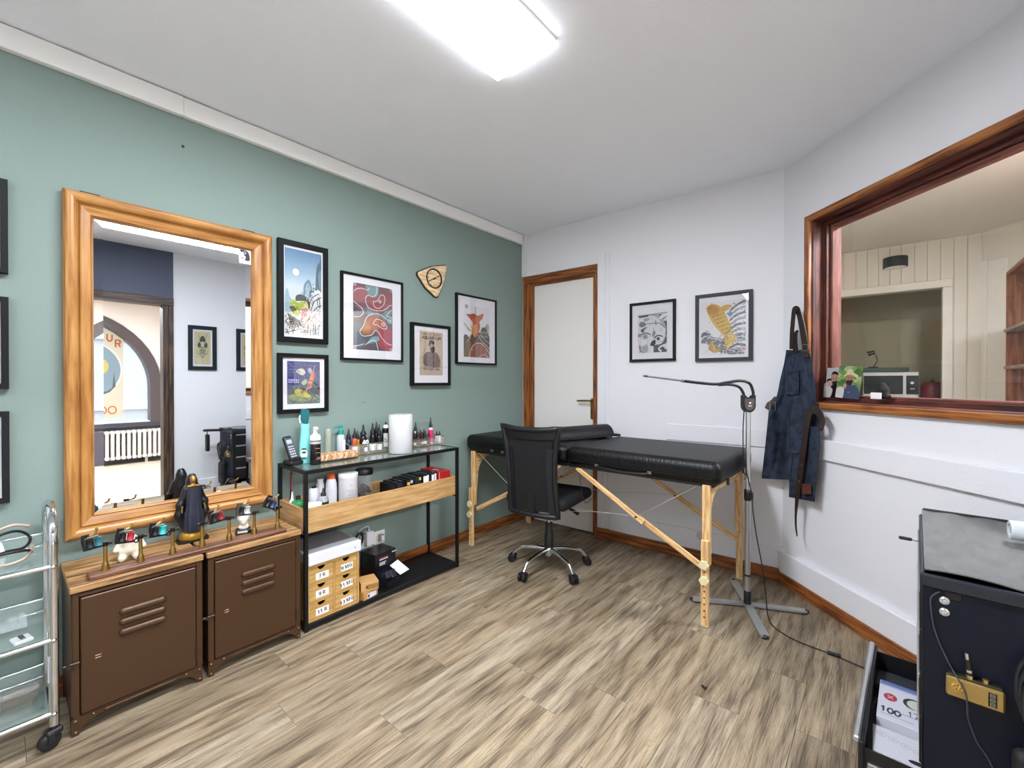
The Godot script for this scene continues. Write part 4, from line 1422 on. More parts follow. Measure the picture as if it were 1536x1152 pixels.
	# the two prints on the right wall, seen in the mirror
	for i in 2:
		d = D2.new(200, 400, "d8cfa4")
		d.line([0.24, 0.06, 0.34, 0.3], 0.02, "2c3038").line([0.76, 0.06, 0.66, 0.3], 0.02, "2c3038").shape([0.34, 0.26, 0.4, 0.16, 0.5, 0.13, 0.6, 0.16, 0.66, 0.26, 0.6, 0.33, 0.5, 0.29, 0.4, 0.33], "23272c").shape([0.2, 0.4, 0.3, 0.32, 0.4, 0.4, 0.36, 0.48, 0.24, 0.48], "3a3e44").shape([0.8, 0.4, 0.7, 0.32, 0.6, 0.4, 0.64, 0.48, 0.76, 0.48], "3a3e44")
		d.shape([0.3, 0.52, 0.5, 0.46, 0.7, 0.52, 0.68, 0.7, 0.5, 0.8, 0.32, 0.7], "b8ae88").line([0.16, 0.58, 0.24, 0.7, 0.34, 0.68], 0.02, "3a3c40").line([0.84, 0.58, 0.76, 0.7, 0.66, 0.68], 0.02, "3a3c40").ell(0.42, 0.58, 0.05, 0.02, "2c2e32").ell(0.58, 0.58, 0.05, 0.02, "2c2e32").line([0.36, 0.68, 0.5, 0.64, 0.64, 0.68], 0.03, "2c2e32").line([0.42, 0.76, 0.5, 0.8, 0.58, 0.76], 0.02, "4a4a48").line([0.36, 0.44, 0.5, 0.5, 0.64, 0.44], 0.025, "3a3e44")
		picture(["dark framed parchment mask print on the right wall, nearer the dark opening", "dark framed parchment mask print above the tool cart, seen in the mirror"][i], T_right, [0.703, 0.265][i], 1.568, 0.25, 0.46, 0.038, 0.022, "20282c", "d3d3d8", d.tex(), 0.145, 0.34, "dark framed prints on the right wall")
	# planchette-shaped clock
	var o := hung("wall_clock", "triangular pale wooden wall clock with dark rim among the prints", "clock", T_left, 1.985, 1.804)
	var tri := [Vector2(-0.147, 0.155), Vector2(0.14, 0.267), Vector2(0.042, 0.0)]
	var outl := PackedVector2Array()
	for i in 3:
		var a: Vector2 = tri[(i + 2) % 3]
		var b: Vector2 = tri[i]
		var c: Vector2 = tri[(i + 1) % 3]
		var p0 := b + (a - b).normalized() * 0.045
		var p2 := b + (c - b).normalized() * 0.045
		for q in 7:
			var w := q / 6.0
			outl.append(p0.lerp(b, w).lerp(b.lerp(p2, w), w))
		# sides bulge a little
		outl.append((b + c) / 2 + (c - b).orthogonal().normalized() * -0.012 * signf((c - b).cross(a - b)) * -1.0)
	var big := Geometry2D.offset_polygon(outl, 0.006, Geometry2D.JOIN_ROUND)[0]
	var g := G.new()
	g.prism(big, 0.002, 0.014, 0.8)
	put(g, "rim", M("1e1a16", 0.5), o)
	g = G.new()
	g.prism(outl, 0.006, 0.019, 0.8)
	put(g, "face", wood(35, ["c9a878", "dcc096", "e8d2ac"], 1.5, 8.0, 0.5), o)
	var cc := Vector2(0.012, 0.142)
	var dial := Node3D.new()
	dial.name = "dial"
	dial.position = V(cc.x, cc.y, 0.018)
	o.add_child(dial)
	g = G.new()
	g.xf = Transform3D(Basis(Vector3.RIGHT, PI / 2), Vector3.ZERO)
	g.lathe([Vector2(0.060, 0.0), Vector2(0.070, 0.0), Vector2(0.070, 0.007), Vector2(0.063, 0.007), Vector2(0.060, 0.0)], 36)
	put(g, "ring", M("1e1a16", 0.5), dial)
	g = G.new()
	for i in 12:
		var w := TAU * i / 12
		var p := V(sin(w), cos(w), 0)
		g.bar(p * 0.047 + V(0, 0, 0.002), p * 0.057 + V(0, 0, 0.002), 0.004, 0.001, V(0, 0, 1))
	put(g, "hour_marks", M("5a4630", 0.6), dial)
	g = G.new()
	g.bar(V(-0.044, -0.022, 0.004), V(0.012, 0.006, 0.004), 0.006, 0.0015, V(0, 0, 1))
	g.bar(V(-0.01, -0.006, 0.006), V(0.045, 0.028, 0.006), 0.004, 0.0015, V(0, 0, 1))
	g.cyl(V(0, 0, 0), V(0, 0, 0.008), 0.006, 12)
	put(g, "hand", M("1a1612", 0.5), dial)

func volcano() -> Texture2D:
	if mats.has("volcano"):
		return mats["volcano"]
	var d := D2.new(280, 400, "eeeef2")
	d.shape([0.0, 0.62, 0.12, 0.58, 0.2, 0.62, 0.3, 0.55, 0.7, 0.5, 0.86, 0.58, 1.0, 0.66, 1.02, 1.02, -0.02, 1.02], "4c4034")
	for i in range(8):
		var a := -1.0 + i * 0.3
		d.line([0.18, 0.5, 0.14 + 0.12 * cos(a - 1.6), 0.42 + 0.06 * sin(a), 0.12 + 0.2 * cos(a - 1.6), 0.44 + 0.1 * sin(a)], 0.02, ["8a8a5c", "c2bc96"][i % 2]).line([0.76, 0.46, 0.8 + 0.12 * cos(a), 0.4 + 0.06 * sin(a), 0.84 + 0.2 * cos(a), 0.42 + 0.12 * sin(a)], 0.02, ["5a6248", "b8b48c"][i % 2])
	d.shape([0.08, 0.18, 0.2, 0.2, 0.36, 0.15, 0.55, 0.18, 0.74, 0.12, 0.72, 0.22, 0.6, 0.3, 0.62, 0.42, 0.44, 0.62, 0.3, 0.5, 0.34, 0.34, 0.22, 0.26], "c8683c").shape([0.12, 0.19, 0.34, 0.17, 0.5, 0.2, 0.3, 0.25], "b04a34").line([0.46, 0.16, 0.44, 0.06, 0.48, 0.02], 0.02, "8c8c88").shape([0.34, 0.4, 0.5, 0.36, 0.5, 0.5, 0.38, 0.6], "e2a468")
	d.shape([0.62, 0.52, 0.72, 0.4, 0.84, 0.42, 0.98, 0.56, 1.0, 0.76, 0.7, 0.66], "35382e").line([0.1, 0.72, 0.24, 0.62, 0.3, 0.46, 0.26, 0.34], 0.022, "e4d2a4").line([0.56, 0.56, 0.66, 0.66, 0.8, 0.72, 1.0, 0.82], 0.02, "e8e4dc").line([0.62, 0.52, 0.8, 0.64, 1.0, 0.7], 0.014, "e8e4dc")
	for i in range(8):
		d.line([0.64 + (i % 4) * 0.08, 0.48 + (i / 4) * 0.08, 0.7 + (i % 4) * 0.07, 0.52 + (i / 4) * 0.08], 0.02, "d8dcc0")
	d.shape([0.02, 0.86, 0.1, 0.72, 0.24, 0.7, 0.34, 0.82, 0.22, 0.98, 0.0, 1.0], "7a6038").shape([0.24, 1.0, 0.3, 0.84, 0.5, 0.72, 0.8, 0.76, 1.0, 0.9, 1.0, 1.02], "9a5a44").line([0.2, 1.0, 0.28, 0.84, 0.44, 0.73, 0.7, 0.73, 1.0, 0.9], 0.022, "ece6dc").line([0.6, 1.0, 0.66, 0.95, 0.8, 0.94, 0.96, 1.0], 0.022, "ece6dc")
	for i in range(6):
		d.line([0.4 + i * 0.09, 0.8, 0.36 + i * 0.1, 0.98], 0.03, ["8a4c3c", "a8684c"][i % 2])
	d.strokes(60, 0.0, 0.56, 1.0, 1.0, 0.08, 0.010, ["3a3028", "8a6a48", "c8a888", "5a4a38"], 65).strokes(30, 0.12, 0.16, 0.7, 0.5, 0.06, 0.008, ["a04a30", "e09060"], 66)
	d.rect(0.06, 0.0, 0.09, 0.07, "a8989a")
	mats["volcano"] = d.tex()
	return mats["volcano"]

# ---------------------------------------------------------------- the big pine mirror, resting against the wall
func mirror() -> void:
	var x := 0.54
	var w := 0.755
	var h := 1.365
	var o := hung("wall_mirror", "large wooden framed wall mirror above the brown metal lockers", "mirror", T_left, x, 0.600)
	var c := V(0, h / 2, 0)
	var pine := wood(37, ["986430", "ae7c40", "be8c50"], 0.5, 6.0, 0.35)
	var g := G.new()
	g.xf.origin = c
	var prof := [Vector2(0, 0.0)]
	for i in 9:
		var a := PI - PI * i / 8
		prof.append(Vector2(0.021 + 0.021 * cos(a), 0.032 + 0.021 * sin(a)))
	prof.append_array([Vector2(0.044, 0.030), Vector2(0.047, 0.036), Vector2(0.051, 0.030), Vector2(0.078, 0.022), Vector2(0.081, 0.027), Vector2(0.085, 0.020), Vector2(0.088, 0.008)])
	g.rect_frame(w, h, prof)
	put(g, "frame", pine, o)
	g = G.new()
	g.xf.origin = c
	g.box2(V(-w / 2 + 0.005, -h / 2 + 0.005, 0.0), V(w / 2 - 0.005, h / 2 - 0.005, 0.006))
	put(g, "back_board", M("5a4632", 0.8), o)
	# silvered glass with a ground bevel round its edge
	g = G.new()
	g.xf.origin = c
	var gw := w - 0.172
	var gh := h - 0.170
	g.rect_frame(gw, gh, [Vector2(0.0, 0.0068), Vector2(0.030, 0.0095)])
	put(g, "bevel", M("f4f6f8", 0.012, 1.0), o)
	g = G.new()
	g.xf.origin = c
	g.quad(V(-gw / 2 + 0.03, -gh / 2 + 0.03, 0.0095), V(gw / 2 - 0.03, -gh / 2 + 0.03, 0.0095), V(gw / 2 - 0.03, gh / 2 - 0.03, 0.0095), V(-gw / 2 + 0.03, gh / 2 - 0.03, 0.0095))
	put(g, "mirror_glass", M("eef2f5", 0.0, 1.0), o)
	g = G.new()
	for p in [-0.30, 0.27]:
		g.box2(V(p - 0.03, h, 0.004), V(p + 0.03, h + 0.006, 0.03), 0.002)
	put(g, "hanging_bracket", M("2a1c12", 0.5, 0.4), o)
	# small instant photo tucked into the upper right corner
	var d := D2.new(80, 96, "f2f2f0")
	d.rect(0.08, 0.06, 0.84, 0.7, "e6e2e2").shape([0.1, 0.1, 0.4, 0.06, 0.8, 0.2, 0.9, 0.7, 0.5, 0.76, 0.56, 0.5, 0.3, 0.4], "23252c").shape([0.1, 0.3, 0.3, 0.2, 0.44, 0.3, 0.4, 0.5, 0.2, 0.74, 0.1, 0.7], "d8d0d0").line([0.4, 0.16, 0.6, 0.24, 0.5, 0.34], 0.05, "e0d8da").line([0.2, 0.6, 0.4, 0.66], 0.04, "2c2c34")
	g = G.new()
	g.xf = T_left * Transform3D(Basis(Vector3.RIGHT, -0.05), V(0.800, 1.805, 0.012))
	g.box2(V(-0.027, 0, 0), V(0.027, 0.075, 0.0008))
	g.quad(V(-0.026, 0.001, 0.001), V(0.026, 0.001, 0.001), V(0.026, 0.074, 0.001), V(-0.026, 0.074, 0.001))
	var p := put(g, "instant_photo", pic(d.tex()))
	tag(p, "small black and white instant photo tucked into the mirror's upper corner", "photo")

# ---------------------------------------------------------------- two metal locker cabinets with wooden tops
func cabinets() -> void:
	var brown := M("4a321e", 0.40, 0.35)
	var dark := M("3a2c1f", 0.4, 0.5)
	var top_wood := wood(39, ["6c4e2e", "9c7648", "b48e60"], 0.7, 5.0, 0.5)
	var steel := M("8c7a62", 0.35, 0.8)
	for k in 2:
		# local axes: x along the wall (away from the camera), z out into the room; origin at the floor below the middle of the back
		var o := hung("locker_cabinet", ["brown metal locker cabinet with louvred door, nearer the chrome trolley", "brown metal locker cabinet with louvred door, beside the black metal shelf"][k], "cabinet", T_left, [0.345, 0.74][k], 0.0, 0.012, "brown metal lockers under the mirror")
		var w: float = [0.378, 0.372][k]
		var dp := 0.318
		var g := G.new()
		# carcass: sides, back, floor and face frame round the door
		g.box2(V(-w / 2, 0.05, 0), V(-w / 2 + 0.004, 0.492, dp))
		g.box2(V(w / 2 - 0.004, 0.05, 0), V(w / 2, 0.492, dp))
		g.box2(V(-w / 2, 0.05, 0), V(w / 2, 0.492, 0.004))
		g.box2(V(-w / 2, 0.06, 0), V(w / 2, 0.066, dp))
		g.box2(V(-w / 2, 0.486, 0), V(w / 2, 0.492, dp))
		g.box2(V(-w / 2, 0.05, dp - 0.004), V(-w / 2 + 0.021, 0.492, dp), 0.002)
		g.box2(V(w / 2 - 0.021, 0.05, dp - 0.004), V(w / 2, 0.492, dp), 0.002)
		g.box2(V(-w / 2 + 0.02, 0.474, dp - 0.004), V(w / 2 - 0.02, 0.492, dp), 0.002)
		g.box2(V(-w / 2 + 0.02, 0.05, dp - 0.004), V(w / 2 - 0.02, 0.066, dp), 0.002)
		put(g, "body", brown, o)
		g = G.new()
		g.uvo = Vector2(0.4 * k, 0.3 * k)
		g.box2(V(-w / 2 - 0.004, 0.492, -0.005), V(w / 2 + 0.004, 0.515, dp + 0.006), 0.003)
		put(g, "wooden_top", top_wood, o)
		# door with three pressed louvres
		var dr := Node3D.new()
		dr.name = "door"
		dr.position = V(0, 0.27, dp - 0.004)
		o.add_child(dr)
		g = G.new()
		g.box(V(0, 0, 0.003), V(w - 0.046, 0.402, 0.014), 0.003)
		put(g, "panel", brown, dr)
		for j in 3:
			g = G.new()
			g.rbox(V(-0.0 + 0.002, 0.113 - 0.0375 * j, 0.009), V(0.138, 0.027, 0.026), 0.0125, 4)
			put(g, "louvre", brown, dr)
		for y in [-0.15, 0.15]:
			g = G.new()
			g.cyl(V(w / 2 - 0.0225, y - 0.02, 0.01), V(w / 2 - 0.0225, y + 0.02, 0.01), 0.0045, 8)
			put(g, "hinge", dark, dr)
		g = G.new()
		g.box(V(-0.122, -0.018, 0.0108), V(0.018, 0.014, 0.002))
		g.box(V(-0.122, -0.013, 0.012), V(0.016, 0.003, 0.003), 0.001)
		g.box(V(-0.122, -0.022, 0.012), V(0.016, 0.003, 0.003), 0.001)
		put(g, "lock_slot", M("6b5844", 0.35, 0.6), dr)
		g = G.new()
		g.xf.origin = V(-w / 2 + 0.004, -0.018, 0.012)
		g.box(V(-0.004, 0, 0), V(0.044, 0.010, 0.006), 0.002)
		g.cyl(V(-0.012, 0, 0), V(-0.012, 0, 0.008), 0.006, 10)
		put(g, "latch", dark, dr)
		# pressed feet: corner brackets cut to a curve
		for s in [-1.0, 1.0]:
			var prof := PackedVector2Array([Vector2(0, 0.0), Vector2(0.018, 0.0), Vector2(0.024, 0.018), Vector2(0.042, 0.036), Vector2(0.066, 0.043), Vector2(0.085, 0.046), Vector2(0.085, 0.060), Vector2(0, 0.060)])
			for z in [dp - 0.002, 0.006]:
				g = G.new()
				g.xf = Transform3D(Basis(V(-s, 0, 0), Vector3.UP, V(0, 0, -s)) if s > 0 else Basis(), V(s * w / 2, 0, z))
				g.prism(prof, -0.003, 0.003)
				g.xf = Transform3D(Basis(V(0, 0, -1), Vector3.UP, V(1, 0, 0)) if z > 0.1 else Basis(V(0, 0, 1), Vector3.UP, V(-1, 0, 0)), V(s * (w / 2 - 0.002), 0, z))
				g.prism(prof, -0.002, 0.002)
				put(g, "foot", brown, o)
		for s in [-1.0, 1.0]:
			for q in [V(s * (w / 2 - 0.010), 0.012, dp + 0.001), V(s * (w / 2 - 0.010), 0.050, dp + 0.001), V(s * (w / 2 - 0.055), 0.053, dp + 0.001)]:
				g = G.new()
				g.ball(q, 0.0058, 10, V(1, 1, 0.5))
				put(g, "rivet", steel, o)
		g = G.new()
		g.box2(V(-w / 2 + 0.08, 0.046, dp - 0.005), V(w / 2 - 0.08, 0.054, dp + 0.001), 0.001)
		put(g, "bottom_rail", brown, o)

# ---------------------------------------------------------------- wooden stand with brass posts, and the machines hung on it
func tattoo_machine(label: String, at: Vector3, turn: float, coil: String, body: String, tilt := 0.0) -> void:
	var o := thing("tattoo_machine", label, "tattoo machine", at, turn, "tattoo machines hung on the brass posts")
	o.rotation.z = tilt
	var iron := M(body, 0.35, 0.6)
	var g := G.new()
	# bent frame: base, upright and yoke
	g.prism(PackedVector2Array([Vector2(-0.030, 0), Vector2(0.024, 0), Vector2(0.027, 0.004), Vector2(0.020, 0.008), Vector2(-0.022, 0.008), Vector2(-0.024, 0.046), Vector2(-0.010, 0.050), Vector2(-0.010, 0.055), Vector2(-0.030, 0.056), Vector2(-0.033, 0.030)]), -0.0055, 0.0055)
	put(g, "frame", iron, o)
	for x in [-0.011, 0.012]:
		g = G.new()
		g.at(x, 0.008, 0)
		g.lathe([Vector2(0, 0), Vector2(0.0118, 0), Vector2(0.0118, 0.002), Vector2(0.0105, 0.003), Vector2(0.0105, 0.027), Vector2(0.0118, 0.028), Vector2(0.0118, 0.030), Vector2(0.004, 0.030), Vector2(0.004, 0.033), Vector2(0, 0.033)], 14)
		put(g, "coil", M(coil if x > 0 else "17181c", 0.35), o)
	g = G.new()
	g.box(V(-0.002, 0.044, 0), V(0.034, 0.005, 0.009), 0.001)
	g.tube([V(-0.022, 0.047, 0), V(-0.006, 0.050, 0), V(0.008, 0.055, 0)], 0.0022, 6)
	put(g, "armature_bar", M("9a948a", 0.3, 0.9), o)
	g = G.new()
	g.cyl(V(0.005, 0.051, 0), V(0.012, 0.069, 0), 0.0032, 8)
	g.cyl(V(-0.006, 0.052, -0.002), V(0.014, 0.060, -0.002), 0.0026, 8)
	g.ball(V(0.012, 0.069, 0), 0.0048, 8)
	put(g, "contact_screw", M("b08a4a", 0.3, 0.9), o)
	g = G.new()
	g.xf = Transform3D(Basis(Vector3.RIGHT, PI / 2), V(0.030, 0.004, 0))
	g.lathe([Vector2(0.005, -0.005), Vector2(0.008, -0.005), Vector2(0.008, 0.005), Vector2(0.005, 0.005), Vector2(0.005, -0.005)], 14)
	put(g, "tube_clamp", iron, o)

func machine_stand() -> void:
	var z0 := -0.205
	var o := thing("machine_stand", "long reddish wooden bar with seven brass posts on the lockers", "stand", V(-2.155, 0.515, -0.54))
	var g := G.new()
	g.box2(V(-0.034, 0.0, -0.33), V(0.034, 0.017, 0.338), 0.003)
	put(g, "wooden_bar", wood(41, ["4a2c1b", "684330", "7c553e"], 0.6, 6.0, 0.45), o)
	var brass := M("a08248", 0.28, 0.9)
	for i in 7:
		var z := 0.29 - 0.099 * i
		var n := Node3D.new()
		n.name = numbered("post", o)
		n.position = V(-0.006, 0.017, z)
		o.add_child(n)
		g = G.new()
		g.lathe([Vector2(0, 0), Vector2(0.0125, 0), Vector2(0.0125, 0.004), Vector2(0.0105, 0.010), Vector2(0.0118, 0.016), Vector2(0.0072, 0.026), Vector2(0.006, 0.034), Vector2(0.006, 0.094), Vector2(0, 0.094)], 16)
		put(g, "rod", brass, n)
		g = G.new()
		g.cyl(V(0, 0.088, 0), V(0, 0.102, 0), 0.0085, 12)
		g.cyl(V(0, 0.095, -0.012), V(0, 0.095, 0.016), 0.004, 8)
		g.cyl(V(0, 0.096, -0.012), V(0, 0.096, -0.018), 0.006, 8)
		put(g, "clamp", M("1a1b1e", 0.4, 0.5), n)
	var yb := 0.515 + 0.017 + 0.088
	var xm := -2.163
	tattoo_machine("tattoo machine with a teal and black coil, leftmost on the brass posts", V(xm, yb - 0.002, -0.222), PI / 2, "2f6a78", "20242a", 0.1)
	tattoo_machine("tattoo machine with a red coil above the cream figurine", V(xm, yb - 0.006, -0.306), PI / 2, "a82c3a", "1c1e24", -0.12)
	tattoo_machine("tattoo machine with a bright turquoise coil, left of the black statue", V(xm, yb - 0.008, -0.404), PI / 2, "36b4b4", "181a20", -0.05)
	tattoo_machine("small tattoo machine with a dark red coil, right of the black statue", V(xm, yb, -0.606), PI / 2, "7e2026", "33201e", 0.15)
	tattoo_machine("tattoo machine with a pale grey coil above the white bust", V(xm, yb + 0.004, -0.704), PI / 2, "b4b8b4", "5a5a54", -0.1)
	tattoo_machine("tattoo machine with a dark blue coil on the last brass post", V(xm, yb + 0.012, -0.806), PI / 2, "26345c", "2c2a30", -0.5)
	# black statue on a gilt globe
	var s := thing("statue", "black robed statuette with gilt face standing on a gold globe", "statuette", V(-2.335, 0.515, -0.555), PI / 2)
	g = G.new()
	g.prism(rounded(0.115, 0.075, 0.02), 0.0, 0.010, 0.8)
	for i in g.v.size():
		g.v[i] = V(g.v[i].x, g.v[i].z, -g.v[i].y)
		g.n[i] = V(g.n[i].x, g.n[i].z, -g.n[i].y)
	put(g, "plinth", M("14120f", 0.4), s)
	g = G.new()
	g.at(0, 0.010, 0)
	g.lathe([Vector2(0, 0), Vector2(0.048, 0), Vector2(0.051, 0.008), Vector2(0.046, 0.026), Vector2(0.032, 0.04), Vector2(0, 0.046)], 24, Vector2(1, 0.75))
	put(g, "globe", M("b8903c", 0.35, 0.75), s)
	g = G.new()
	var gown := func(u: float, v: float) -> Vector3:
		var y := 0.05 + 0.185 * v
		var r := lerpf(0.036, 0.030, v) if v < 0.45 else lerpf(0.030, 0.024, (v - 0.45) / 0.55)
		r *= 1.0 + 0.09 * cos(u * TAU * 11) * (1.0 - v * 0.7)
		var w := u * TAU
		return V(cos(w) * r * 1.0, y, -sin(w) * r * 0.8 + 0.020)
	g.sheet(66, 14, gown)
	g.cyl(V(0, 0.05, 0.003), V(0, 0.052, 0.003), 0.033, 16)
	put(g, "gown", M("232735", 0.34), s)
	g = G.new()
	g.blob([[V(0, 0.205, -0.008), 0.024, V(0, 0.10, -0.016), 0.034], [V(0, 0.10, -0.016), 0.034, V(0, 0.06, -0.01), 0.026], [V(0, 0.283, -0.006), 0.015, V(0, 0.262, -0.010), 0.018], [V(0, 0.262, -0.010), 0.018, V(0, 0.215, -0.010), 0.026], [V(-0.024, 0.228, 0), 0.013, V(-0.045, 0.165, 0.0), 0.012], [V(-0.045, 0.165, 0.0), 0.012, V(-0.049, 0.12, -0.004), 0.013], [V(-0.049, 0.12, -0.004), 0.013, V(-0.034, 0.068, -0.006), 0.010], [V(0.024, 0.228, 0), 0.013, V(0.045, 0.165, 0.0), 0.012], [V(0.045, 0.165, 0.0), 0.012, V(0.049, 0.12, -0.004), 0.013], [V(0.049, 0.12, -0.004), 0.013, V(0.034, 0.068, -0.006), 0.010]], 0.018, 0.0055)
	put(g, "cloak", M("0f1016", 0.35), s)
	g = G.new()
	g.blob([[V(0, 0.276, 0.012), 0.012, V(0, 0.268, 0.014), 0.010], [V(0, 0.262, 0.012), 0.006, V(0, 0.248, 0.012), 0.008], [V(-0.018, 0.243, 0.014), 0.005, V(0.018, 0.243, 0.014), 0.005], [V(0, 0.274, 0.024), 0.002, V(0, 0.269, 0.0255), 0.0025]], 0.008, 0.0028)
	put(g, "face", M("a8813a", 0.35, 0.6), s)
	g = G.new()
	for sx in [-1.0, 1.0]:
		g.blob([[V(sx * 0.040, 0.158, 0.016), 0.0042, V(sx * 0.043, 0.143, 0.019), 0.0036], [V(sx * 0.043, 0.143, 0.019), 0.0025, V(sx * 0.044, 0.133, 0.021), 0.0017], [V(sx * 0.041, 0.143, 0.020), 0.0022, V(sx * 0.041, 0.132, 0.022), 0.0016]], 0.004, 0.0022)
	put(g, "hands", M("7a5c2a", 0.4, 0.5), s)
	# cream figurine and white bust
	s = thing("figurine", "small cream ceramic figurine with stubby arms and two feet", "figurine", V(-2.275, 0.515, -0.335), PI / 2 - 0.2)
	g = G.new()
	g.blob([[V(0, 0.07, 0), 0.026, V(0, 0.045, 0), 0.027], [V(-0.018, 0.035, 0.004), 0.014, V(-0.022, 0.012, 0.010), 0.012], [V(-0.022, 0.011, 0.010), 0.011, V(-0.024, 0.010, 0.026), 0.010], [V(0.018, 0.035, 0.004), 0.014, V(0.022, 0.012, 0.010), 0.012], [V(0.022, 0.011, 0.010), 0.011, V(0.024, 0.010, 0.026), 0.010], [V(-0.028, 0.072, 0), 0.011, V(-0.042, 0.045, 0.008), 0.009], [V(0.028, 0.072, 0), 0.011, V(0.042, 0.048, 0.008), 0.009], [V(0, 0.092, 0.0), 0.014, V(0, 0.098, 0.004), 0.013]], 0.012, 0.005)
	put(g, "body", M("e4dcc8", 0.45), s)
	s = thing("bust", "small white skull-like bust on a black and white stand", "bust", V(-2.265, 0.515, -0.735), PI / 2 - 0.3)
	g = G.new()
	g.box(V(0, 0.010, 0), V(0.062, 0.020, 0.042), 0.003)
	put(g, "stand", M("1c1c20", 0.4), s)
	g = G.new()
	g.box(V(-0.004, 0.0105, 0.019), V(0.040, 0.010, 0.007), 0.001)
	put(g, "plate", M("d8d8d4", 0.5), s)
	g = G.new()
	g.blob([[V(0, 0.026, 0), 0.014, V(0.002, 0.045, 0.002), 0.014], [V(0, 0.075, -0.002), 0.026, V(0, 0.085, 0.0), 0.024], [V(0, 0.055, 0.014), 0.012, V(0, 0.066, 0.012), 0.016], [V(-0.012, 0.03, 0.004), 0.008, V(0.014, 0.03, 0.004), 0.008]], 0.010, 0.0045)
	put(g, "head", M("ece8dc", 0.45), s)

# ---------------------------------------------------------------- chrome trolley with glass shelves at the left edge
func glass_trolley() -> void:
	var chrome := M("d4d8da", 0.12, 1.0)
	var o := thing("serving_trolley", "chrome trolley with three glass shelves at the left edge", "trolley", V(-2.25, 0, 0.19))
	var za := -0.305
	var zb := 0.305
	for z in [za, zb]:
		var n := Node3D.new()
		n.name = numbered("end_frame", o)
		o.add_child(n)
		var g := G.new()
		# bent oval tube: front post, top bend, rear post
		var pts := [V(0.145, 0.075, z), V(0.145, 0.68, z)]
		for i in 9:
			var a := PI * i / 8
			pts.append(V(cos(a) * 0.145, 0.70 + sin(a) * 0.085, z))
		pts.append(V(-0.145, 0.68, z))
		pts.append(V(-0.145, 0.075, z))
		g.tube(pts, 0.013, 12)
		put(g, "bent_tube", chrome, n)
		for y in [0.115, 0.36, 0.605]:
			for x in [-0.145, 0.145]:
				g = G.new()
				g.ball(V(x + signf(x) * 0.013, y, z), 0.0075, 8)
				put(g, "screw_cap", chrome, n)
	for y in [0.115, 0.36, 0.605]:
		var g := G.new()
		g.tube([V(0.148, y, za), V(0.148, y, zb)], 0.009, 10)
		put(g, "shelf_rail", chrome, o)
		g = G.new()
		g.tube([V(-0.145, y + 0.045, za), V(-0.145, y + 0.045, zb)], 0.006, 10)
		g.tube([V(-0.145, y, za), V(-0.145, y, zb)], 0.006, 10)
		put(g, "back_rail", chrome, o)
		g = G.new()
		g.box2(V(-0.140, y + 0.004, za + 0.01), V(0.142, y + 0.010, zb - 0.01), 0.001)
		put(g, "glass_shelf", M("b8d0c830", 0.03, 0.0, {"transparency": BaseMaterial3D.TRANSPARENCY_ALPHA}), o)
		g = G.new()
		g.box2(V(-0.139, y + 0.012, za + 0.012), V(-0.134, y + 0.05, zb - 0.012), 0.001)
		put(g, "glass_rim", M("b8d0c830", 0.03, 0.0, {"transparency": BaseMaterial3D.TRANSPARENCY_ALPHA}), o)
	for p in [V(0.145, 0, za), V(-0.145, 0, za), V(0.145, 0, zb), V(-0.145, 0, zb)]:
		var n := Node3D.new()
		n.name = numbered("caster", o)
		n.position = p
		n.rotation.y = 0.3
		o.add_child(n)
		var g := G.new()
		g.xf = Transform3D(Basis(Vector3.BACK, PI / 2), V(0, 0.029, 0.012))
		g.lathe([Vector2(0, -0.012), Vector2(0.012, -0.014), Vector2(0.026, -0.012), Vector2(0.0285, -0.008), Vector2(0.0285, 0.008), Vector2(0.026, 0.012), Vector2(0.012, 0.014), Vector2(0, 0.012)], 24)
		put(g, "wheel", M("17181b", 0.5), n)
		g = G.new()
		g.rbox(V(0, 0.054, 0.002), V(0.034, 0.022, 0.044), 0.009, 3)
		g.box(V(0.0165, 0.042, 0.012), V(0.003, 0.03, 0.016), 0.001)
		g.box(V(-0.0165, 0.042, 0.012), V(0.003, 0.03, 0.016), 0.001)
		g.cyl(V(0, 0.05, 0), V(0, 0.08, 0), 0.011, 10)
		put(g, "housing", M("1a1b1e", 0.45), n)
	var st := G.new()
	st.box(V(0.150, 0.265, za + 0.0132), V(0.012, 0.085, 0.001))
	put(st, "sticker", M("e2e4ea", 0.5), o)
	# what lies on its shelves
	var s := thing("goggles", "tangled brown and black strapped goggles on the trolley's top shelf", "goggles", V(-2.24, 0.616, 0.045))
	var g := G.new()
	g.tube(smooth3([V(0.02, 0.035, 0.02), V(-0.01, 0.075, -0.02), V(-0.05, 0.085, -0.08), V(-0.07, 0.05, -0.115), V(-0.02, 0.03, -0.10), V(0.06, 0.045, -0.05), V(0.09, 0.03, 0.0)]), 0.0045, 8)
	g.tube(smooth3([V(0.09, 0.03, 0.02), V(0.10, 0.05, -0.04), V(0.08, 0.045, -0.1), V(0.02, 0.02, -0.115)]), 0.0045, 8)
	put(g, "strap", M("121214", 0.5), s)
	g = G.new()
	g.tube(smooth3([V(-0.04, 0.06, 0.03), V(-0.06, 0.085, -0.02), V(-0.08, 0.10, -0.075), V(-0.07, 0.09, -0.115)]), 0.0055, 8)
	g.tube(smooth3([V(0.06, 0.02, 0.0), V(0.09, 0.012, -0.05), V(0.08, 0.02, -0.10), V(0.03, 0.045, -0.118)]), 0.0045, 8)
	put(g, "temple", M("b8a090", 0.3, 0.3), s)
	g = G.new()
	g.xf = Transform3D(Basis(Vector3.UP, 0.5) * Basis(Vector3.RIGHT, 1.2), V(0.03, 0.04, 0.03))
	g.lathe([Vector2(0.024, -0.012), Vector2(0.034, -0.012), Vector2(0.036, 0.0), Vector2(0.034, 0.012), Vector2(0.024, 0.012), Vector2(0.024, -0.012)], 20)
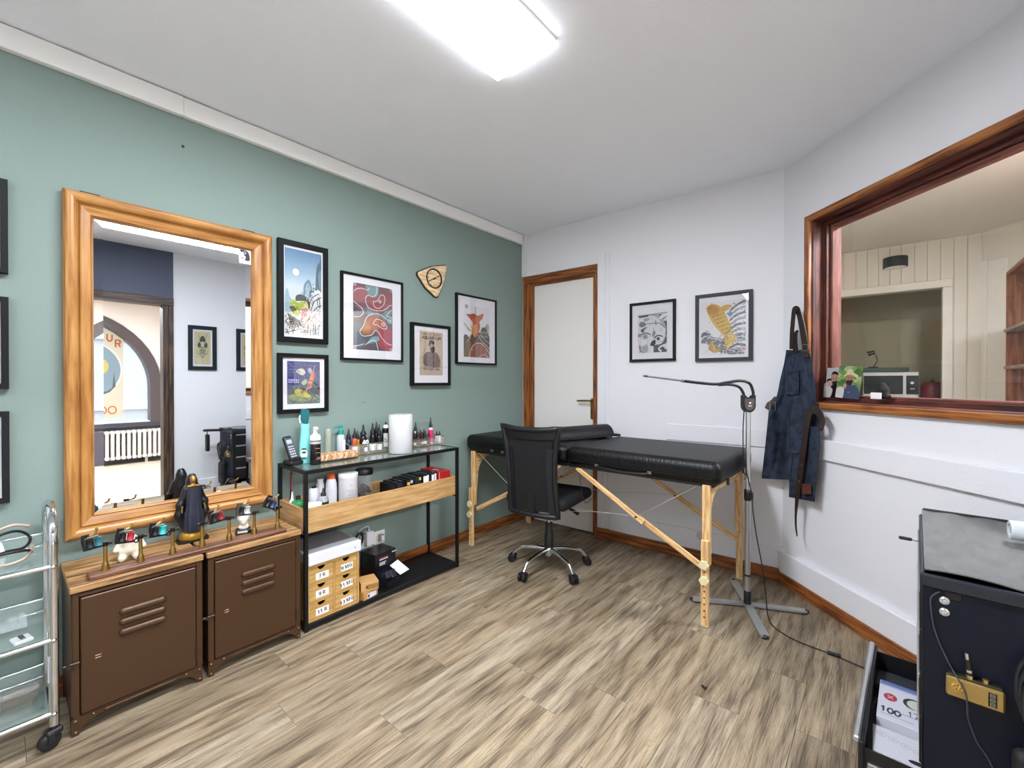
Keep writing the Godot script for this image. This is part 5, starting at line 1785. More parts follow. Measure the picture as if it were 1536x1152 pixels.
	g.rbox(V(0.0, -0.0, -0.055), V(0.03, 0.02, 0.05), 0.008, 3)
	put(g, "lens_rim", M("4a2c1c", 0.4), s)
	g = G.new()
	g.xf = Transform3D(Basis(Vector3.UP, 0.3), V(-2.33, 0.616, 0.04))
	g.sheet(10, 8, func(u: float, v: float): return V((u - 0.5) * 0.07, 0.004 + 0.05 * (1.0 - pow(absf(u - 0.5) * 2.0, 2)) * (0.6 + 0.4 * sin(v * 9.0)), (0.5 - v) * 0.09), 0.001)
	s = put(g, "plastic_bag", M("e4e8ec", 0.25))
	tag(s, "crumpled clear white plastic bag on the trolley's top shelf", "bag")
	var pl := M("dfe8ea38", 0.1, 0.0, {"transparency": BaseMaterial3D.TRANSPARENCY_ALPHA})
	g = G.new()
	g.xf.origin = V(-2.30, 0.371, 0.07)
	g.sheet(22, 8, func(u: float, v: float): return V((v - 0.5) * 0.12, 0.006 + 0.035 * sin(v * PI) * (0.6 + 0.4 * sin(u * 31.0) * sin(u * 13.0 + v * 5.0)), -0.13 + u * 0.22), 0.0008)
	s = put(g, "plastic_wrap", pl)
	tag(s, "clear crinkled plastic wrap on the trolley's middle shelf", "plastic wrap")
	s = thing("blister_pack", "clear blister pack lying on the trolley's middle shelf", "blister pack", V(-2.14, 0.371, -0.045), 0.2)
	g = G.new()
	g.rbox(V(0, 0.006, 0), V(0.055, 0.012, 0.045), 0.005, 3)
	put(g, "shell", M("e8eeee70", 0.1, 0.0, {"transparency": BaseMaterial3D.TRANSPARENCY_ALPHA}), s)
	g = G.new()
	g.box(V(0.0, 0.014, 0), V(0.036, 0.003, 0.012), 0.001)
	put(g, "label_strip", M("3a4448", 0.4), s)

# ---------------------------------------------------------------- black metal console with glass top and wooden tray
func console() -> void:
	var k := M("0e0f11", 0.45, 0.3)
	var o := thing("console_shelf", "black metal console shelf with glass top and wooden tray", "shelf unit", V(-2.2825, 0, -1.457))
	# local: x out of the wall, z along it
	var hx := 0.1575
	var hz := 0.503
	for x in [-1.0, 1.0]:
		for z in [-1.0, 1.0]:
			var g := G.new()
			g.box2(V(x * hx, 0, z * hz), V(x * (hx - 0.018), 0.786, z * (hz - 0.018)), 0.0015)
			put(g, "leg", k, o)
	for x in [-1.0, 1.0]:
		var g := G.new()
		g.box2(V(x * hx, 0.768, -hz + 0.018), V(x * (hx - 0.018), 0.786, hz - 0.018), 0.0015)
		put(g, "top_rail", k, o)
	for z in [-1.0, 1.0]:
		var g := G.new()
		g.box2(V(-hx + 0.018, 0.768, z * hz), V(hx - 0.018, 0.786, z * (hz - 0.018)), 0.0015)
		put(g, "top_rail", k, o)
		g = G.new()
		g.box2(V(-hx + 0.018, 0.462, z * hz), V(hx - 0.018, 0.474, z * (hz - 0.014)), 0.001)
		put(g, "tray_support", k, o)
	var g2 := G.new()
	g2.box2(V(-hx + 0.019, 0.779, -hz + 0.019), V(hx - 0.019, 0.785, hz - 0.019), 0.001)
	put(g2, "glass_top", M("9ab0a838", 0.02, 0.0, {"transparency": BaseMaterial3D.TRANSPARENCY_ALPHA}), o)
	# tray
	var pine := wood(43, ["a8824e", "b8925f", "c4a070"], 0.7, 6.0, 0.5)
	var tr := Node3D.new()
	tr.name = "tray"
	o.add_child(tr)
	g2 = boxes(Transform3D(), [[hx - 0.030, 0.474, -hz + 0.002, hx - 0.019, 0.596, hz - 0.002], [-hx + 0.019, 0.474, -hz + 0.002, -hx + 0.030, 0.596, hz - 0.002], [-hx + 0.030, 0.474, -hz + 0.002, hx - 0.030, 0.596, -hz + 0.013], [-hx + 0.030, 0.474, hz - 0.013, hx - 0.030, 0.596, hz - 0.002]], 0.001)
	put(g2, "tray_sides", pine, tr)
	g2 = boxes(Transform3D(), [[-hx + 0.030, 0.476, -hz + 0.013, hx - 0.030, 0.486, hz - 0.013]])
	put(g2, "tray_bottom", pine, tr)
	g2 = G.new()
	g2.box2(V(-hx + 0.002, 0.012, -hz + 0.002), V(hx - 0.002, 0.026, hz - 0.002), 0.002)
	g2.box2(V(hx - 0.020, 0.008, -hz + 0.018), V(hx - 0.001, 0.034, hz - 0.018), 0.002)
	put(g2, "bottom_shelf", k, o)

# a turned bottle: body profile, cap profile, optional label sleeve [radius, y0, y1, colour]
func bottle(called: String, label: String, cat: String, at: Vector3, prof: Array, body: Material, cap: Array, capm: Material, sleeves := [], group := "") -> Node3D:
	var o := thing(called, label, cat, at, 0.0, group)
	var g := G.new()
	g.lathe(prof, 18)
	put(g, "body", body, o)
	if cap:
		g = G.new()
		g.lathe(cap, 16)
		put(g, "cap", capm, o)
	for s in sleeves:
		g = G.new()
		g.lathe([Vector2(s[0], s[1]), Vector2(s[0] + 0.0006, s[1]), Vector2(s[0] + 0.0006, s[2]), Vector2(s[0], s[2])], 18)
		put(g, "label", M(s[3], 0.5), o)
	return o

func ink_bottle(label: String, x: float, z: float, y: float, r: float, h: float, col: String, band: String, cap := "101012", part := 0.45) -> Node3D:
	var b := h * 0.62
	var o := bottle("ink_bottle", label, "ink bottle", V(x, y, z), [Vector2(0, 0), Vector2(r - 0.001, 0), Vector2(r, 0.002), Vector2(r, b - 0.02), Vector2(r * 0.9, b - 0.008), Vector2(r * 0.5, b), Vector2(0, b)], M(col, 0.25), [Vector2(0, b - 0.001), Vector2(r * 0.82, b - 0.001), Vector2(r * 0.82, b + h * 0.09), Vector2(r * 0.42, b + h * 0.18), Vector2(r * 0.2, h - 0.002), Vector2(0.0, h)], M(cap, 0.4), [[r, 0.010, b * part, band]] if band else [], "ink bottles on the glass top")
	return o

func organiser(label: String, x: float, z: float, w: float, d: float, h: float, y: float, cells: int) -> void:
	var o := thing("organiser", label, "organiser", V(x, y, z))
	var gold := M("c2a45e", 0.3, 0.8)
	var gl := glass(0.10, "e8eeec")
	var g := G.new()
	for s in [-1.0, 1.0]:
		for yy in [0.002, h]:
			if s < 0:
				g.bar(V(d / 2 * s, yy * (1.35 if yy > 0.01 else 1.0), -w / 2), V(d / 2 * s, yy * (1.35 if yy > 0.01 else 1.0), w / 2), 0.003, 0.003)
			else:
				g.bar(V(d / 2 * s, yy, -w / 2), V(d / 2 * s, yy, w / 2), 0.003, 0.003)
		g.bar(V(-d / 2, 0.002, s * w / 2), V(d / 2, 0.002, s * w / 2), 0.003, 0.003)
		g.bar(V(-d / 2, h * 1.35, s * w / 2), V(d / 2, h, s * w / 2), 0.003, 0.003)
		g.bar(V(d / 2, 0, s * w / 2), V(d / 2, h, s * w / 2), 0.003, 0.003)
		g.bar(V(-d / 2, 0, s * w / 2), V(-d / 2, h * 1.35, s * w / 2), 0.003, 0.003)
	for i in range(1, cells):
		var zz := -w / 2 + w * i / cells
		g.bar(V(d / 2, 0, zz), V(d / 2, h, zz), 0.003, 0.003)
	put(g, "gilt_frame", gold, o)
	g = G.new()
	g.box2(V(-d / 2, 0.003, -w / 2), V(d / 2, 0.004, w / 2))
	put(g, "glass_bottom", gl, o)
	g = G.new()
	g.box2(V(d / 2 - 0.001, 0.004, -w / 2 + 0.002), V(d / 2, h - 0.002, w / 2 - 0.002))
	put(g, "glass_front", gl, o)

func console_top() -> void:
	var y := 0.7865
	# cordless phone in its cradle
	var o := thing("cordless_phone", "black cordless phone standing in its cradle on the console", "phone", V(-2.345, y, -0.994), PI / 2 + 0.10)
	var g := G.new()
	g.xf = Transform3D(Basis(), V(0, 0.012, 0.0))
	g.rbox(V(0, 0.0, 0), V(0.072, 0.024, 0.085), 0.011, 3)
	g.rbox(V(0, 0.018, 0.020), V(0.060, 0.022, 0.030), 0.009, 3)
	put(g, "cradle", M("15161a", 0.35), o)
	var hs := Node3D.new()
	hs.name = "handset"
	hs.transform = Transform3D(Basis(Vector3.RIGHT, -0.42) * Basis(Vector3.BACK, 0.10), V(0, 0.018, 0.014))
	o.add_child(hs)
	g = G.new()
	g.rbox(V(0, 0.068, 0), V(0.046, 0.142, 0.022), 0.010, 4)
	put(g, "shell", M("1a1b20", 0.3), hs)
	g = G.new()
	g.rbox(V(0, 0.066, 0.0085), V(0.037, 0.125, 0.006), 0.003, 3)
	put(g, "face_plate", M("4a4e5a", 0.35), hs)
	g = G.new()
	g.box(V(0, 0.105, 0.0115), V(0.028, 0.022, 0.001))
	put(g, "display", M("a8b4b8", 0.2), hs)
	g = G.new()
	g.box(V(0, 0.131, 0.0115), V(0.014, 0.003, 0.001))
	put(g, "earpiece", M("0a0a0a", 0.5), hs)
	for r in 5:
		for c in 3:
			g = G.new()
			g.rbox(V(-0.0105 + 0.0105 * c, 0.078 - 0.0135 * r, 0.0118), V(0.0075, 0.0065, 0.0025), 0.0012, 2)
			put(g, "key", M("c8ccd2", 0.4), hs)
	# turquoise spray bottle
	o = thing("spray_bottle", "turquoise spray bottle with dark teal trigger head on the console", "spray bottle", V(-2.335, y, -1.052), PI / 2 - 0.15)
	g = G.new()
	var body := []
	for q in [[0, 0], [0.024, 0], [0.028, 0.005], [0.029, 0.06], [0.028, 0.11], [0.023, 0.15], [0.021, 0.185], [0.022, 0.205], [0.018, 0.212], [0.0, 0.212]]:
		body.append(Vector2(q[0], q[1]))
	g.lathe(body, 24, Vector2(1.0, 0.78))
	put(g, "body", M("7fd3d6", 0.25), o)
	var teal := M("0f5f66", 0.35)
	g = G.new()
	g.cyl(V(0, 0.208, 0), V(0, 0.232, 0), 0.0165, 16)
	g.prism(PackedVector2Array([Vector2(-0.022, 0.228), Vector2(0.016, 0.228), Vector2(0.016, 0.240), Vector2(0.020, 0.262), Vector2(0.018, 0.280), Vector2(0.004, 0.288), Vector2(-0.018, 0.284), Vector2(-0.024, 0.262)]), -0.013, 0.013, 0.7)
	put(g, "sprayer", teal, o)
	g = G.new()
	g.tube(smooth3([V(-0.016, 0.264, 0), V(-0.026, 0.246, 0), V(-0.026, 0.226, 0), V(-0.022, 0.214, 0)]), 0.0045, 8)
	put(g, "trigger", M("d8e4e0", 0.4), o)
	g = G.new()
	g.xf = Transform3D(Basis(Vector3.UP, 0.15), Vector3.ZERO)
	for q in [[0.052, "e8eef0", 0.024, 0.040], [0.060, "1f5a52", 0.016, 0.010], [0.078, "22382f", 0.018, 0.007], [0.030, "0f7a70", 0.018, 0.010]]:
		g = G.new()
		g.xf = Transform3D(Basis(Vector3.UP, -0.5), Vector3.ZERO) * Transform3D(Basis(), V(0, q[0], 0.0238 + (0.0 if q[2] > 0.02 else 0.0005)))
		g.prism(ring(0, 0, q[2] * 0.72, q[3] * 0.62, 18), 0.0, 0.0012)
		put(g, "label", M(q[1], 0.4), o)
	# foam bottle
	o = bottle("foam_bottle", "black and white foam pump bottle in front on the console", "foam bottle", V(-2.262, y, -1.072), [Vector2(0, 0), Vector2(0.0255, 0), Vector2(0.0265, 0.002), Vector2(0.0265, 0.118), Vector2(0.024, 0.128), Vector2(0, 0.128)], M("141012", 0.2), [Vector2(0, 0.126), Vector2(0.0258, 0.126), Vector2(0.0258, 0.146), Vector2(0.023, 0.152), Vector2(0.013, 0.158), Vector2(0.009, 0.164), Vector2(0.009, 0.186), Vector2(0.0, 0.186)], M("f2f2f2", 0.35), [[0.0265, 0.108, 0.121, "b8b0aa"]])
	g = G.new()
	g.rbox(V(0.005, 0.188, 0), V(0.034, 0.015, 0.017), 0.006, 3)
	put(g, "pump_nozzle", M("f2f2f2", 0.35), o)
	g = G.new()
	for q in [[0.03, 0.35], [0.037, 0.5], [0.062, 0.3], [0.085, 0.2]]:
		g.xf = Transform3D(Basis(Vector3.UP, q[1] - 0.25), V(0, q[0], 0))
		g.box(V(0.0264, 0, 0), V(0.001, 0.003, 0.022))
	put(g, "printed_lines", M("b08a7a", 0.5), o)
	# patterned armrest block on a thin dark base
	o = thing("wooden_block", "low block with a carved fish-scale pattern on the console", "block", V(-2.315, y, -1.215))
	g = G.new()
	g.rbox(V(0, 0.022, 0), V(0.085, 0.036, 0.215), 0.008, 3)
	put(g, "body", wood(45, ["b08560", "d0a880", "e6c49c"], 3.0, 9.0, 0.5), o)
	g = G.new()
	g.box(V(0, 0.003, 0), V(0.083, 0.006, 0.213))
	put(g, "base", M("2a1e16", 0.6), o)
	for i in 6:
		g = G.new()
		var z := 0.09 - 0.036 * i
		g.tube(smooth3([V(0.0425, 0.008, z + 0.01), V(0.0432, 0.022, z - 0.008), V(0.0432, 0.034, z + 0.004), V(0.036, 0.0405, z - 0.006), V(0.015, 0.0405, z + 0.012), V(-0.015, 0.0405, z - 0.008)]), 0.0012, 5)
		put(g, "carved_line", M("7a4a34", 0.6), o)
	# empty glass tube on a small foot
	o = thing("glass_vase", "slim clear glass tube vase standing behind the carved block", "vase", V(-2.40, y, -1.211))
	g = G.new()
	g.lathe([Vector2(0, 0), Vector2(0.020, 0), Vector2(0.020, 0.004), Vector2(0.006, 0.008), Vector2(0, 0.008)], 18)
	put(g, "foot", M("2c2620", 0.4), o)
	g = G.new()
	g.lathe([Vector2(0, 0.008), Vector2(0.0145, 0.009), Vector2(0.0155, 0.02), Vector2(0.0155, 0.155), Vector2(0.012, 0.166), Vector2(0.0, 0.169)], 20)
	put(g, "tube", M("d8d8c040", 0.05, 0.0, {"transparency": BaseMaterial3D.TRANSPARENCY_ALPHA}), o)
	g = G.new()
	g.cyl(V(0, 0.006, 0), V(0, 0.026, 0), 0.004, 8)
	put(g, "stem_holder", M("e8e4d8", 0.4), o)
	# clear pump bottle
	o = bottle("pump_bottle", "clear pump bottle with a teal pump beside the ink bottles", "pump bottle", V(-2.40, y, -1.287), [Vector2(0, 0), Vector2(0.021, 0), Vector2(0.0225, 0.003), Vector2(0.0225, 0.115), Vector2(0.012, 0.128), Vector2(0, 0.128)], M("dfeaf088", 0.08, 0.0, {"transparency": BaseMaterial3D.TRANSPARENCY_ALPHA}), [Vector2(0, 0.126), Vector2(0.015, 0.126), Vector2(0.0155, 0.148), Vector2(0.009, 0.152), Vector2(0.0075, 0.168), Vector2(0, 0.168)], M("1f8f86", 0.35))
	g = G.new()
	g.tube(smooth3([V(0, 0.172, -0.012), V(0, 0.173, 0.01), V(0, 0.169, 0.032), V(0, 0.163, 0.038)]), 0.0052, 8)
	put(g, "nozzle", M("1f8f86", 0.35), o)
	g = G.new()
	g.cyl(V(0, 0.006, 0), V(0, 0.126, 0), 0.0025, 6)
	put(g, "dip_tube", M("f0f4f6", 0.4), o)
	g = G.new()
	g.xf = Transform3D(Basis(Vector3.UP, 0.35), Vector3.ZERO)
	g.box(V(0.0226, 0.06, 0), V(0.0008, 0.07, 0.020))
	put(g, "label", M("eef2f4", 0.5), o)
	# first organiser with its bottles
	organiser("gilt-edged glass organiser full of tall ink bottles, left of the paper roll", -2.375, -1.437, 0.262, 0.075, 0.062, y, 3)
	var yo := y + 0.0045
	ink_bottle("ink bottle with dark blue ink at the left end of the organiser", -2.395, -1.333, yo, 0.0155, 0.150, "1a2348", "")
	ink_bottle("ink bottle with orange-red ink beside the dark blue one", -2.385, -1.366, yo, 0.0165, 0.153, "b0563a", "e6d8d4")
	ink_bottle("ink bottle with yellow ink behind the orange-red one", -2.405, -1.396, yo, 0.0145, 0.135, "d89a28", "")
	var big := ink_bottle("black ink bottle with a large white 40 on its front", -2.362, -1.408, yo, 0.0205, 0.172, "0c0c0e", "")
	words("40", 0.034, M("f2f2f2", 0.5), big, Transform3D(Basis(Vector3.UP, PI / 2 - 0.2), V(0.0225, 0.068, 0.0)), "lettering", "Droid Sans", true)
	g = G.new()
	g.xf = Transform3D(Basis(Vector3.UP, 0.25), V(0, 0, 0))
	g.box(V(0.0208, 0.024, 0), V(0.001, 0.024, 0.024))
	put(g, "label", M("f0f0f0", 0.5), big)
	ink_bottle("slim pale green bottle between the black ink bottles", -2.41, -1.445, yo, 0.0125, 0.140, "a8d8cc", "", "bfe4da")
	ink_bottle("black ink bottle with white band, right of the one marked 40", -2.372, -1.477, yo, 0.0185, 0.175, "101016", "e8e8ea")
	ink_bottle("black ink bottle in the organiser's right cell, nearer the front", -2.362, -1.516, yo, 0.017, 0.165, "15151d", "dcdce2")
	ink_bottle("black ink bottle in the organiser's right cell, at the back", -2.402, -1.522, yo, 0.0165, 0.178, "0e0e12", "cfd0d6")
	# tall bottle and paper roll
	o = bottle("soap_bottle", "tall black bottle with white collar and label beside the paper roll", "bottle", V(-2.40, y, -1.588), [Vector2(0, 0), Vector2(0.0235, 0), Vector2(0.0245, 0.003), Vector2(0.0245, 0.128), Vector2(0.022, 0.136), Vector2(0.014, 0.14), Vector2(0, 0.14)], M("0d0d10", 0.25), [Vector2(0, 0.138), Vector2(0.016, 0.138), Vector2(0.016, 0.152), Vector2(0.008, 0.160), Vector2(0.0, 0.160)], M("e8e8e8", 0.4))
	g = G.new()
	g.cyl(V(0, 0.158, 0), V(0, 0.176, 0), 0.007, 12, 0.004)
	put(g, "tip", M("2c3032", 0.4), o)
	g = G.new()
	for w in [0.1, -0.25, -0.6]:
		g.xf = Transform3D(Basis(Vector3.UP, w - 0.35), Vector3.ZERO)
		g.box(V(0.0246, 0.065 + 0.0 * w, 0), V(0.001, 0.085, 0.010))
	put(g, "label", M("e4e4e4", 0.5), o)
	o = thing("paper_roll", "big white kitchen paper roll standing on the console", "paper roll", V(-2.245, y, -1.59))
	g = G.new()
	g.lathe([Vector2(0.020, 0.002), Vector2(0.068, 0.0), Vector2(0.0705, 0.003), Vector2(0.0705, 0.229), Vector2(0.068, 0.232), Vector2(0.020, 0.230), Vector2(0.020, 0.002)], 40)
	put(g, "paper", M("d2d4d6", 0.85, 0.0, {"heightmap_enabled": true, "heightmap_texture": plaster(), "heightmap_scale": 0.2, "uv1_scale": V(4, 3, 1)}), o)
	g = G.new()
	g.lathe([Vector2(0.0185, 0.003), Vector2(0.0200, 0.003), Vector2(0.0200, 0.2295), Vector2(0.0185, 0.2295), Vector2(0.0185, 0.003)], 20)
	put(g, "core", M("b09a7c", 0.8), o)
	# second organiser, right of the roll
	organiser("gilt-edged glass organiser of small ink bottles, right of the paper roll", -2.375, -1.885, 0.262, 0.075, 0.050, y, 4)
	var cols := ["101014", "5a1420", "18181c", "1e1a2a", "6a1018", "7a0f1c", "101014", "8a2018", "2a2a30", "e8e0d4"]
	var k := 0
	for row in 2:
		for i in 5:
			var z := -1.775 - i * 0.029 - row * 0.012
			if k == 9:
				continue
			ink_bottle(["small ink bottle with pale label near the roll, in the front row", "small deep red ink bottle, second in the front row", "small black ink bottle, third in the front row of the right organiser", "small dark violet ink bottle, fourth in the front row", "small crimson ink bottle, last in the front row", "small dark red ink bottle, first in the back row", "small black ink bottle, second in the back row", "small rust red ink bottle, third in the back row", "small grey ink bottle, fourth in the back row"][k], -2.352 - row * 0.03, z, yo, 0.0115, 0.094 + row * 0.012 + (i % 2) * 0.005, cols[k], ["e8e0dc", "", "ece4e0", "e4dcd8", ""][i])
			k += 1
	ink_bottle("ink bottle with white body and black dropper tip, behind the right organiser's left end", -2.412, -1.829, y, 0.0145, 0.158, "e8e8e8", "")
	ink_bottle("taller ink bottle with a bright pink label in the right organiser", -2.385, -1.936, yo, 0.0160, 0.180, "dfe2e4", "d81b66", "101012", 0.85)
	for i in 2:
		ink_bottle(["small white ink bottle with black tip, second from the right end", "small white ink bottle with black tip, at the right end of the organiser"][i], -2.365, -1.974 - 0.024 * i, yo, 0.0105, 0.084, "e8e4dc", "f2eee4")
	o = thing("acrylic_sign", "clear acrylic sign holder standing behind the small ink bottles", "sign holder", V(-2.428, y, -1.92))
	g = G.new()
	g.box(V(0, 0.08, 0), V(0.003, 0.155, 0.11), 0.001)
	put(g, "panel", M("c8d4d024", 0.03, 0.0, {"transparency": BaseMaterial3D.TRANSPARENCY_ALPHA}), o)
	g = G.new()
	g.box(V(0, 0.1575, 0), V(0.004, 0.003, 0.112), 0.0005)
	g.box(V(0, 0.001, 0), V(0.018, 0.003, 0.11), 0.0005)
	put(g, "edge", M("8ea89c", 0.3), o)

func console_tray() -> void:
	var y := 0.487
	var white := M("e9eaee", 0.35)
	var o := bottle("cleaning_bottle", "slim white bottle in the tray beside the green bottle", "bottle", V(-2.34, y, -1.10), [Vector2(0, 0), Vector2(0.024, 0), Vector2(0.025, 0.003), Vector2(0.025, 0.148), Vector2(0.02, 0.158), Vector2(0, 0.158)], white, [Vector2(0, 0.156), Vector2(0.013, 0.156), Vector2(0.013, 0.164), Vector2(0, 0.165)], M("1a1a1c", 0.4), [[0.025, 0.02, 0.06, "c8d0e0"]])
	# green bottle lying back with a dark neck and white tip
	o = thing("green_bottle", "green glass-like bottle with white nozzle at the tray's left end", "bottle", V(-2.30, y, -1.00))
	var g := G.new()
	g.lathe([Vector2(0, 0), Vector2(0.03, 0), Vector2(0.034, 0.006), Vector2(0.036, 0.095), Vector2(0.03, 0.115), Vector2(0.013, 0.125), Vector2(0, 0.125)], 18)
	put(g, "body", M("2f8a4c", 0.15), o)
	g = G.new()
	g.cyl(V(0, 0.122, 0), V(0, 0.140, 0), 0.014, 12, 0.012)
	put(g, "collar", M("1c2420", 0.4), o)
	o = bottle("small_nozzle_bottle", "little white nozzle bottle at the tray's left corner", "bottle", V(-2.335, y, -0.985), [Vector2(0, 0), Vector2(0.014, 0), Vector2(0.015, 0.11), Vector2(0.008, 0.122), Vector2(0, 0.122)], white, [Vector2(0, 0.12), Vector2(0.008, 0.12), Vector2(0.003, 0.16), Vector2(0, 0.161)], white)
	o = bottle("dropper_bottle", "clear dropper bottle with black cap and dark label in the tray", "bottle", V(-2.27, y, -1.118), [Vector2(0, 0), Vector2(0.026, 0), Vector2(0.027, 0.003), Vector2(0.027, 0.105), Vector2(0.013, 0.125), Vector2(0, 0.125)], M("cfd4da", 0.15), [Vector2(0, 0.122), Vector2(0.014, 0.122), Vector2(0.013, 0.138), Vector2(0.007, 0.144), Vector2(0.004, 0.165), Vector2(0, 0.166)], M("1f2422", 0.4), [[0.027, 0.055, 0.095, "2a2c30"]])
	o = bottle("cream_jar", "wide white cream jar in the front left of the tray", "jar", V(-2.20, y, -1.03), [Vector2(0, 0), Vector2(0.038, 0), Vector2(0.04, 0.003), Vector2(0.04, 0.085), Vector2(0.038, 0.088), Vector2(0, 0.088)], white, [Vector2(0, 0.088), Vector2(0.042, 0.088), Vector2(0.042, 0.112), Vector2(0.04, 0.115), Vector2(0, 0.115)], M("f2f2f0", 0.35))
	o = bottle("narrow_bottle", "narrow white square-shouldered bottle left of the orange-capped one", "bottle", V(-2.40, y, -1.165), [Vector2(0, 0), Vector2(0.02, 0), Vector2(0.021, 0.002), Vector2(0.021, 0.16), Vector2(0.015, 0.168), Vector2(0, 0.168)], white, [Vector2(0, 0.167), Vector2(0.016, 0.167), Vector2(0.016, 0.186), Vector2(0, 0.187)], M("f4f4f4", 0.35))
	o = bottle("orange_cap_bottle", "white bottle with an orange cap in the middle of the tray", "bottle", V(-2.36, y, -1.208), [Vector2(0, 0), Vector2(0.028, 0), Vector2(0.029, 0.003), Vector2(0.029, 0.16), Vector2(0.024, 0.178), Vector2(0.02, 0.188), Vector2(0, 0.188)], M("dfe4ec", 0.2), [Vector2(0, 0.187), Vector2(0.021, 0.187), Vector2(0.021, 0.217), Vector2(0.0195, 0.219), Vector2(0, 0.219)], M("e0642c", 0.4), [[0.029, 0.05, 0.14, "eceff4"]])
	var tub := bottle("powder_tub", "big white plastic tub with a printed label in the tray", "tub", V(-2.325, y, -1.29), [Vector2(0, 0), Vector2(0.05, 0), Vector2(0.052, 0.003), Vector2(0.052, 0.188), Vector2(0, 0.189)], white, [Vector2(0, 0.188), Vector2(0.054, 0.188), Vector2(0.054, 0.209), Vector2(0.051, 0.212), Vector2(0, 0.211)], M("f4f4f4", 0.35))
	g = G.new()
	for q in [[0.12, 0.05], [0.108, 0.03], [0.096, 0.04], [0.15, 0.016]]:
		for w in [-1.0, 0.0, 1.0]:
			g.xf = Transform3D(Basis(Vector3.UP, -0.2 + w * q[1] * 6.0), V(0, q[0], 0))
			g.box(V(0.0521, 0, 0), V(0.001, 0.002, q[1] / 3.0))
	put(g, "printed_lines", M("9aa0ac", 0.5), tub)
	o = thing("glass_jar", "clear jar with a black lid holding dark cups in the tray", "jar", V(-2.325, y, -1.392))
	g = G.new()
	g.lathe([Vector2(0, 0), Vector2(0.045, 0), Vector2(0.048, 0.004), Vector2(0.048, 0.182), Vector2(0.044, 0.19), Vector2(0.0, 0.19)], 24)
	put(g, "jar", M("d4dce01c", 0.03, 0.0, {"transparency": BaseMaterial3D.TRANSPARENCY_ALPHA}), o)
	g = G.new()
	g.lathe([Vector2(0, 0.188), Vector2(0.049, 0.188), Vector2(0.050, 0.190), Vector2(0.050, 0.218), Vector2(0.048, 0.220), Vector2(0, 0.220)], 28)
	put(g, "lid", M("131316", 0.4), o)
	g = G.new()
	for i in 14:
		g.ball(V(rng.randf_range(-0.028, 0.028), 0.018 + 0.008 * i, rng.randf_range(-0.028, 0.028)), 0.014, 8, V(1, 0.8, 1.2))
	put(g, "contents", M("1a1614", 0.6), o)
	# small cartons standing in a row: dark ones, then white fronts, then a red box
	var z := -1.475
	var names := ["black carton at the left end of the row in the tray", "second black carton in the row, with blue-grey top", "third black carton in the row, plain dark", "black carton with a yellow spot, fourth in the row", "black carton with a silver label, fifth in the row", "black carton with dark grey top, sixth in the row", "black carton with a lime green front, seventh in the row", "carton with a white front, eighth in the row", "carton with black top and white front, ninth in the row", "carton with white panel, tenth in the row", "carton with narrow white panel, next to the red box"]
	var fronts := ["1a1a20", "20222c", "15151a", "c8a830", "b8bcc0", "26262c", "c4d04a", "ecebe8", "f0f0ee", "e8e8e8", "ececec"]
	for i in 11:
		var w := 0.032 if i < 6 else 0.030
		var h := 0.130 + 0.004 * i if i < 7 else 0.152
		o = thing("carton", names[i], "carton", V(-2.236, y, z - w / 2), 0.0, "cartons in the wooden tray")
		g = G.new()
		g.box(V(0, h / 2, 0), V(0.118 + 0.03 * (i % 2), h, w - 0.002), 0.001)
		put(g, "box", M(["121216", "1a1c24", "0f0f12", "141418"][i % 4], 0.35), o)
		g = G.new()
		var x := (0.118 + 0.03 * (i % 2)) / 2
		g.box(V(x + 0.0003, h - 0.022 if i < 7 else h - 0.030, 0), V(0.001, 0.018 if i < 7 else 0.045, w * (0.6 if i != 7 else 0.9)))
		put(g, "printed_front", M(fronts[i], 0.5), o)
		if i % 3 != 0:
			g = G.new()
			g.box(V(0.01, h + 0.0003, 0), V(0.07, 0.001, 0.010))
			put(g, "printed_top", M(["4a4c58", "5a5450", "6a6c72"][i % 3], 0.4), o)
		z -= w
	o = thing("red_carton", "bright red flat box at the right end of the wooden tray", "box", V(-2.256, y, z - 0.052))
	g = G.new()
	g.box(V(0, 0.076, 0), V(0.19, 0.152, 0.095), 0.0015)
	put(g, "box", M("a81c1c", 0.4), o)
	g = G.new()
	g.box(V(0.096, 0.076, 0.0465), V(0.001, 0.150, 0.003))
	g.box(V(0.02, 0.1525, 0.01), V(0.05, 0.001, 0.02))
	put(g, "printed_strip", M("e0c8c0", 0.5), o)
	# cables behind the console
	g = G.new()
	g.tube(smooth3([V(-2.405, 0.783, -1.015), V(-2.40, 0.70, -1.005), V(-2.395, 0.60, -1.00), V(-2.425, 0.48, -0.985), V(-2.430, 0.30, -0.975), V(-2.430, 0.22, -0.99)]), 0.0032, 6)
	o = put(g, "phone_cable", M("101012", 0.5))
	tag(o, "black phone cable dropping behind the console's left end", "cable")
	g = G.new()
	g.tube(smooth3([V(-2.30, 0.745, -0.985), V(-2.36, 0.735, -0.995), V(-2.385, 0.68, -1.0), V(-2.38, 0.62, -1.005), V(-2.36, 0.61, -1.0), V(-2.345, 0.605, -1.0)]), 0.003, 6)
	o = put(g, "red_cable", M("9c1c30", 0.45))
	tag(o, "red cable looping down into the tray behind the green bottle", "cable")

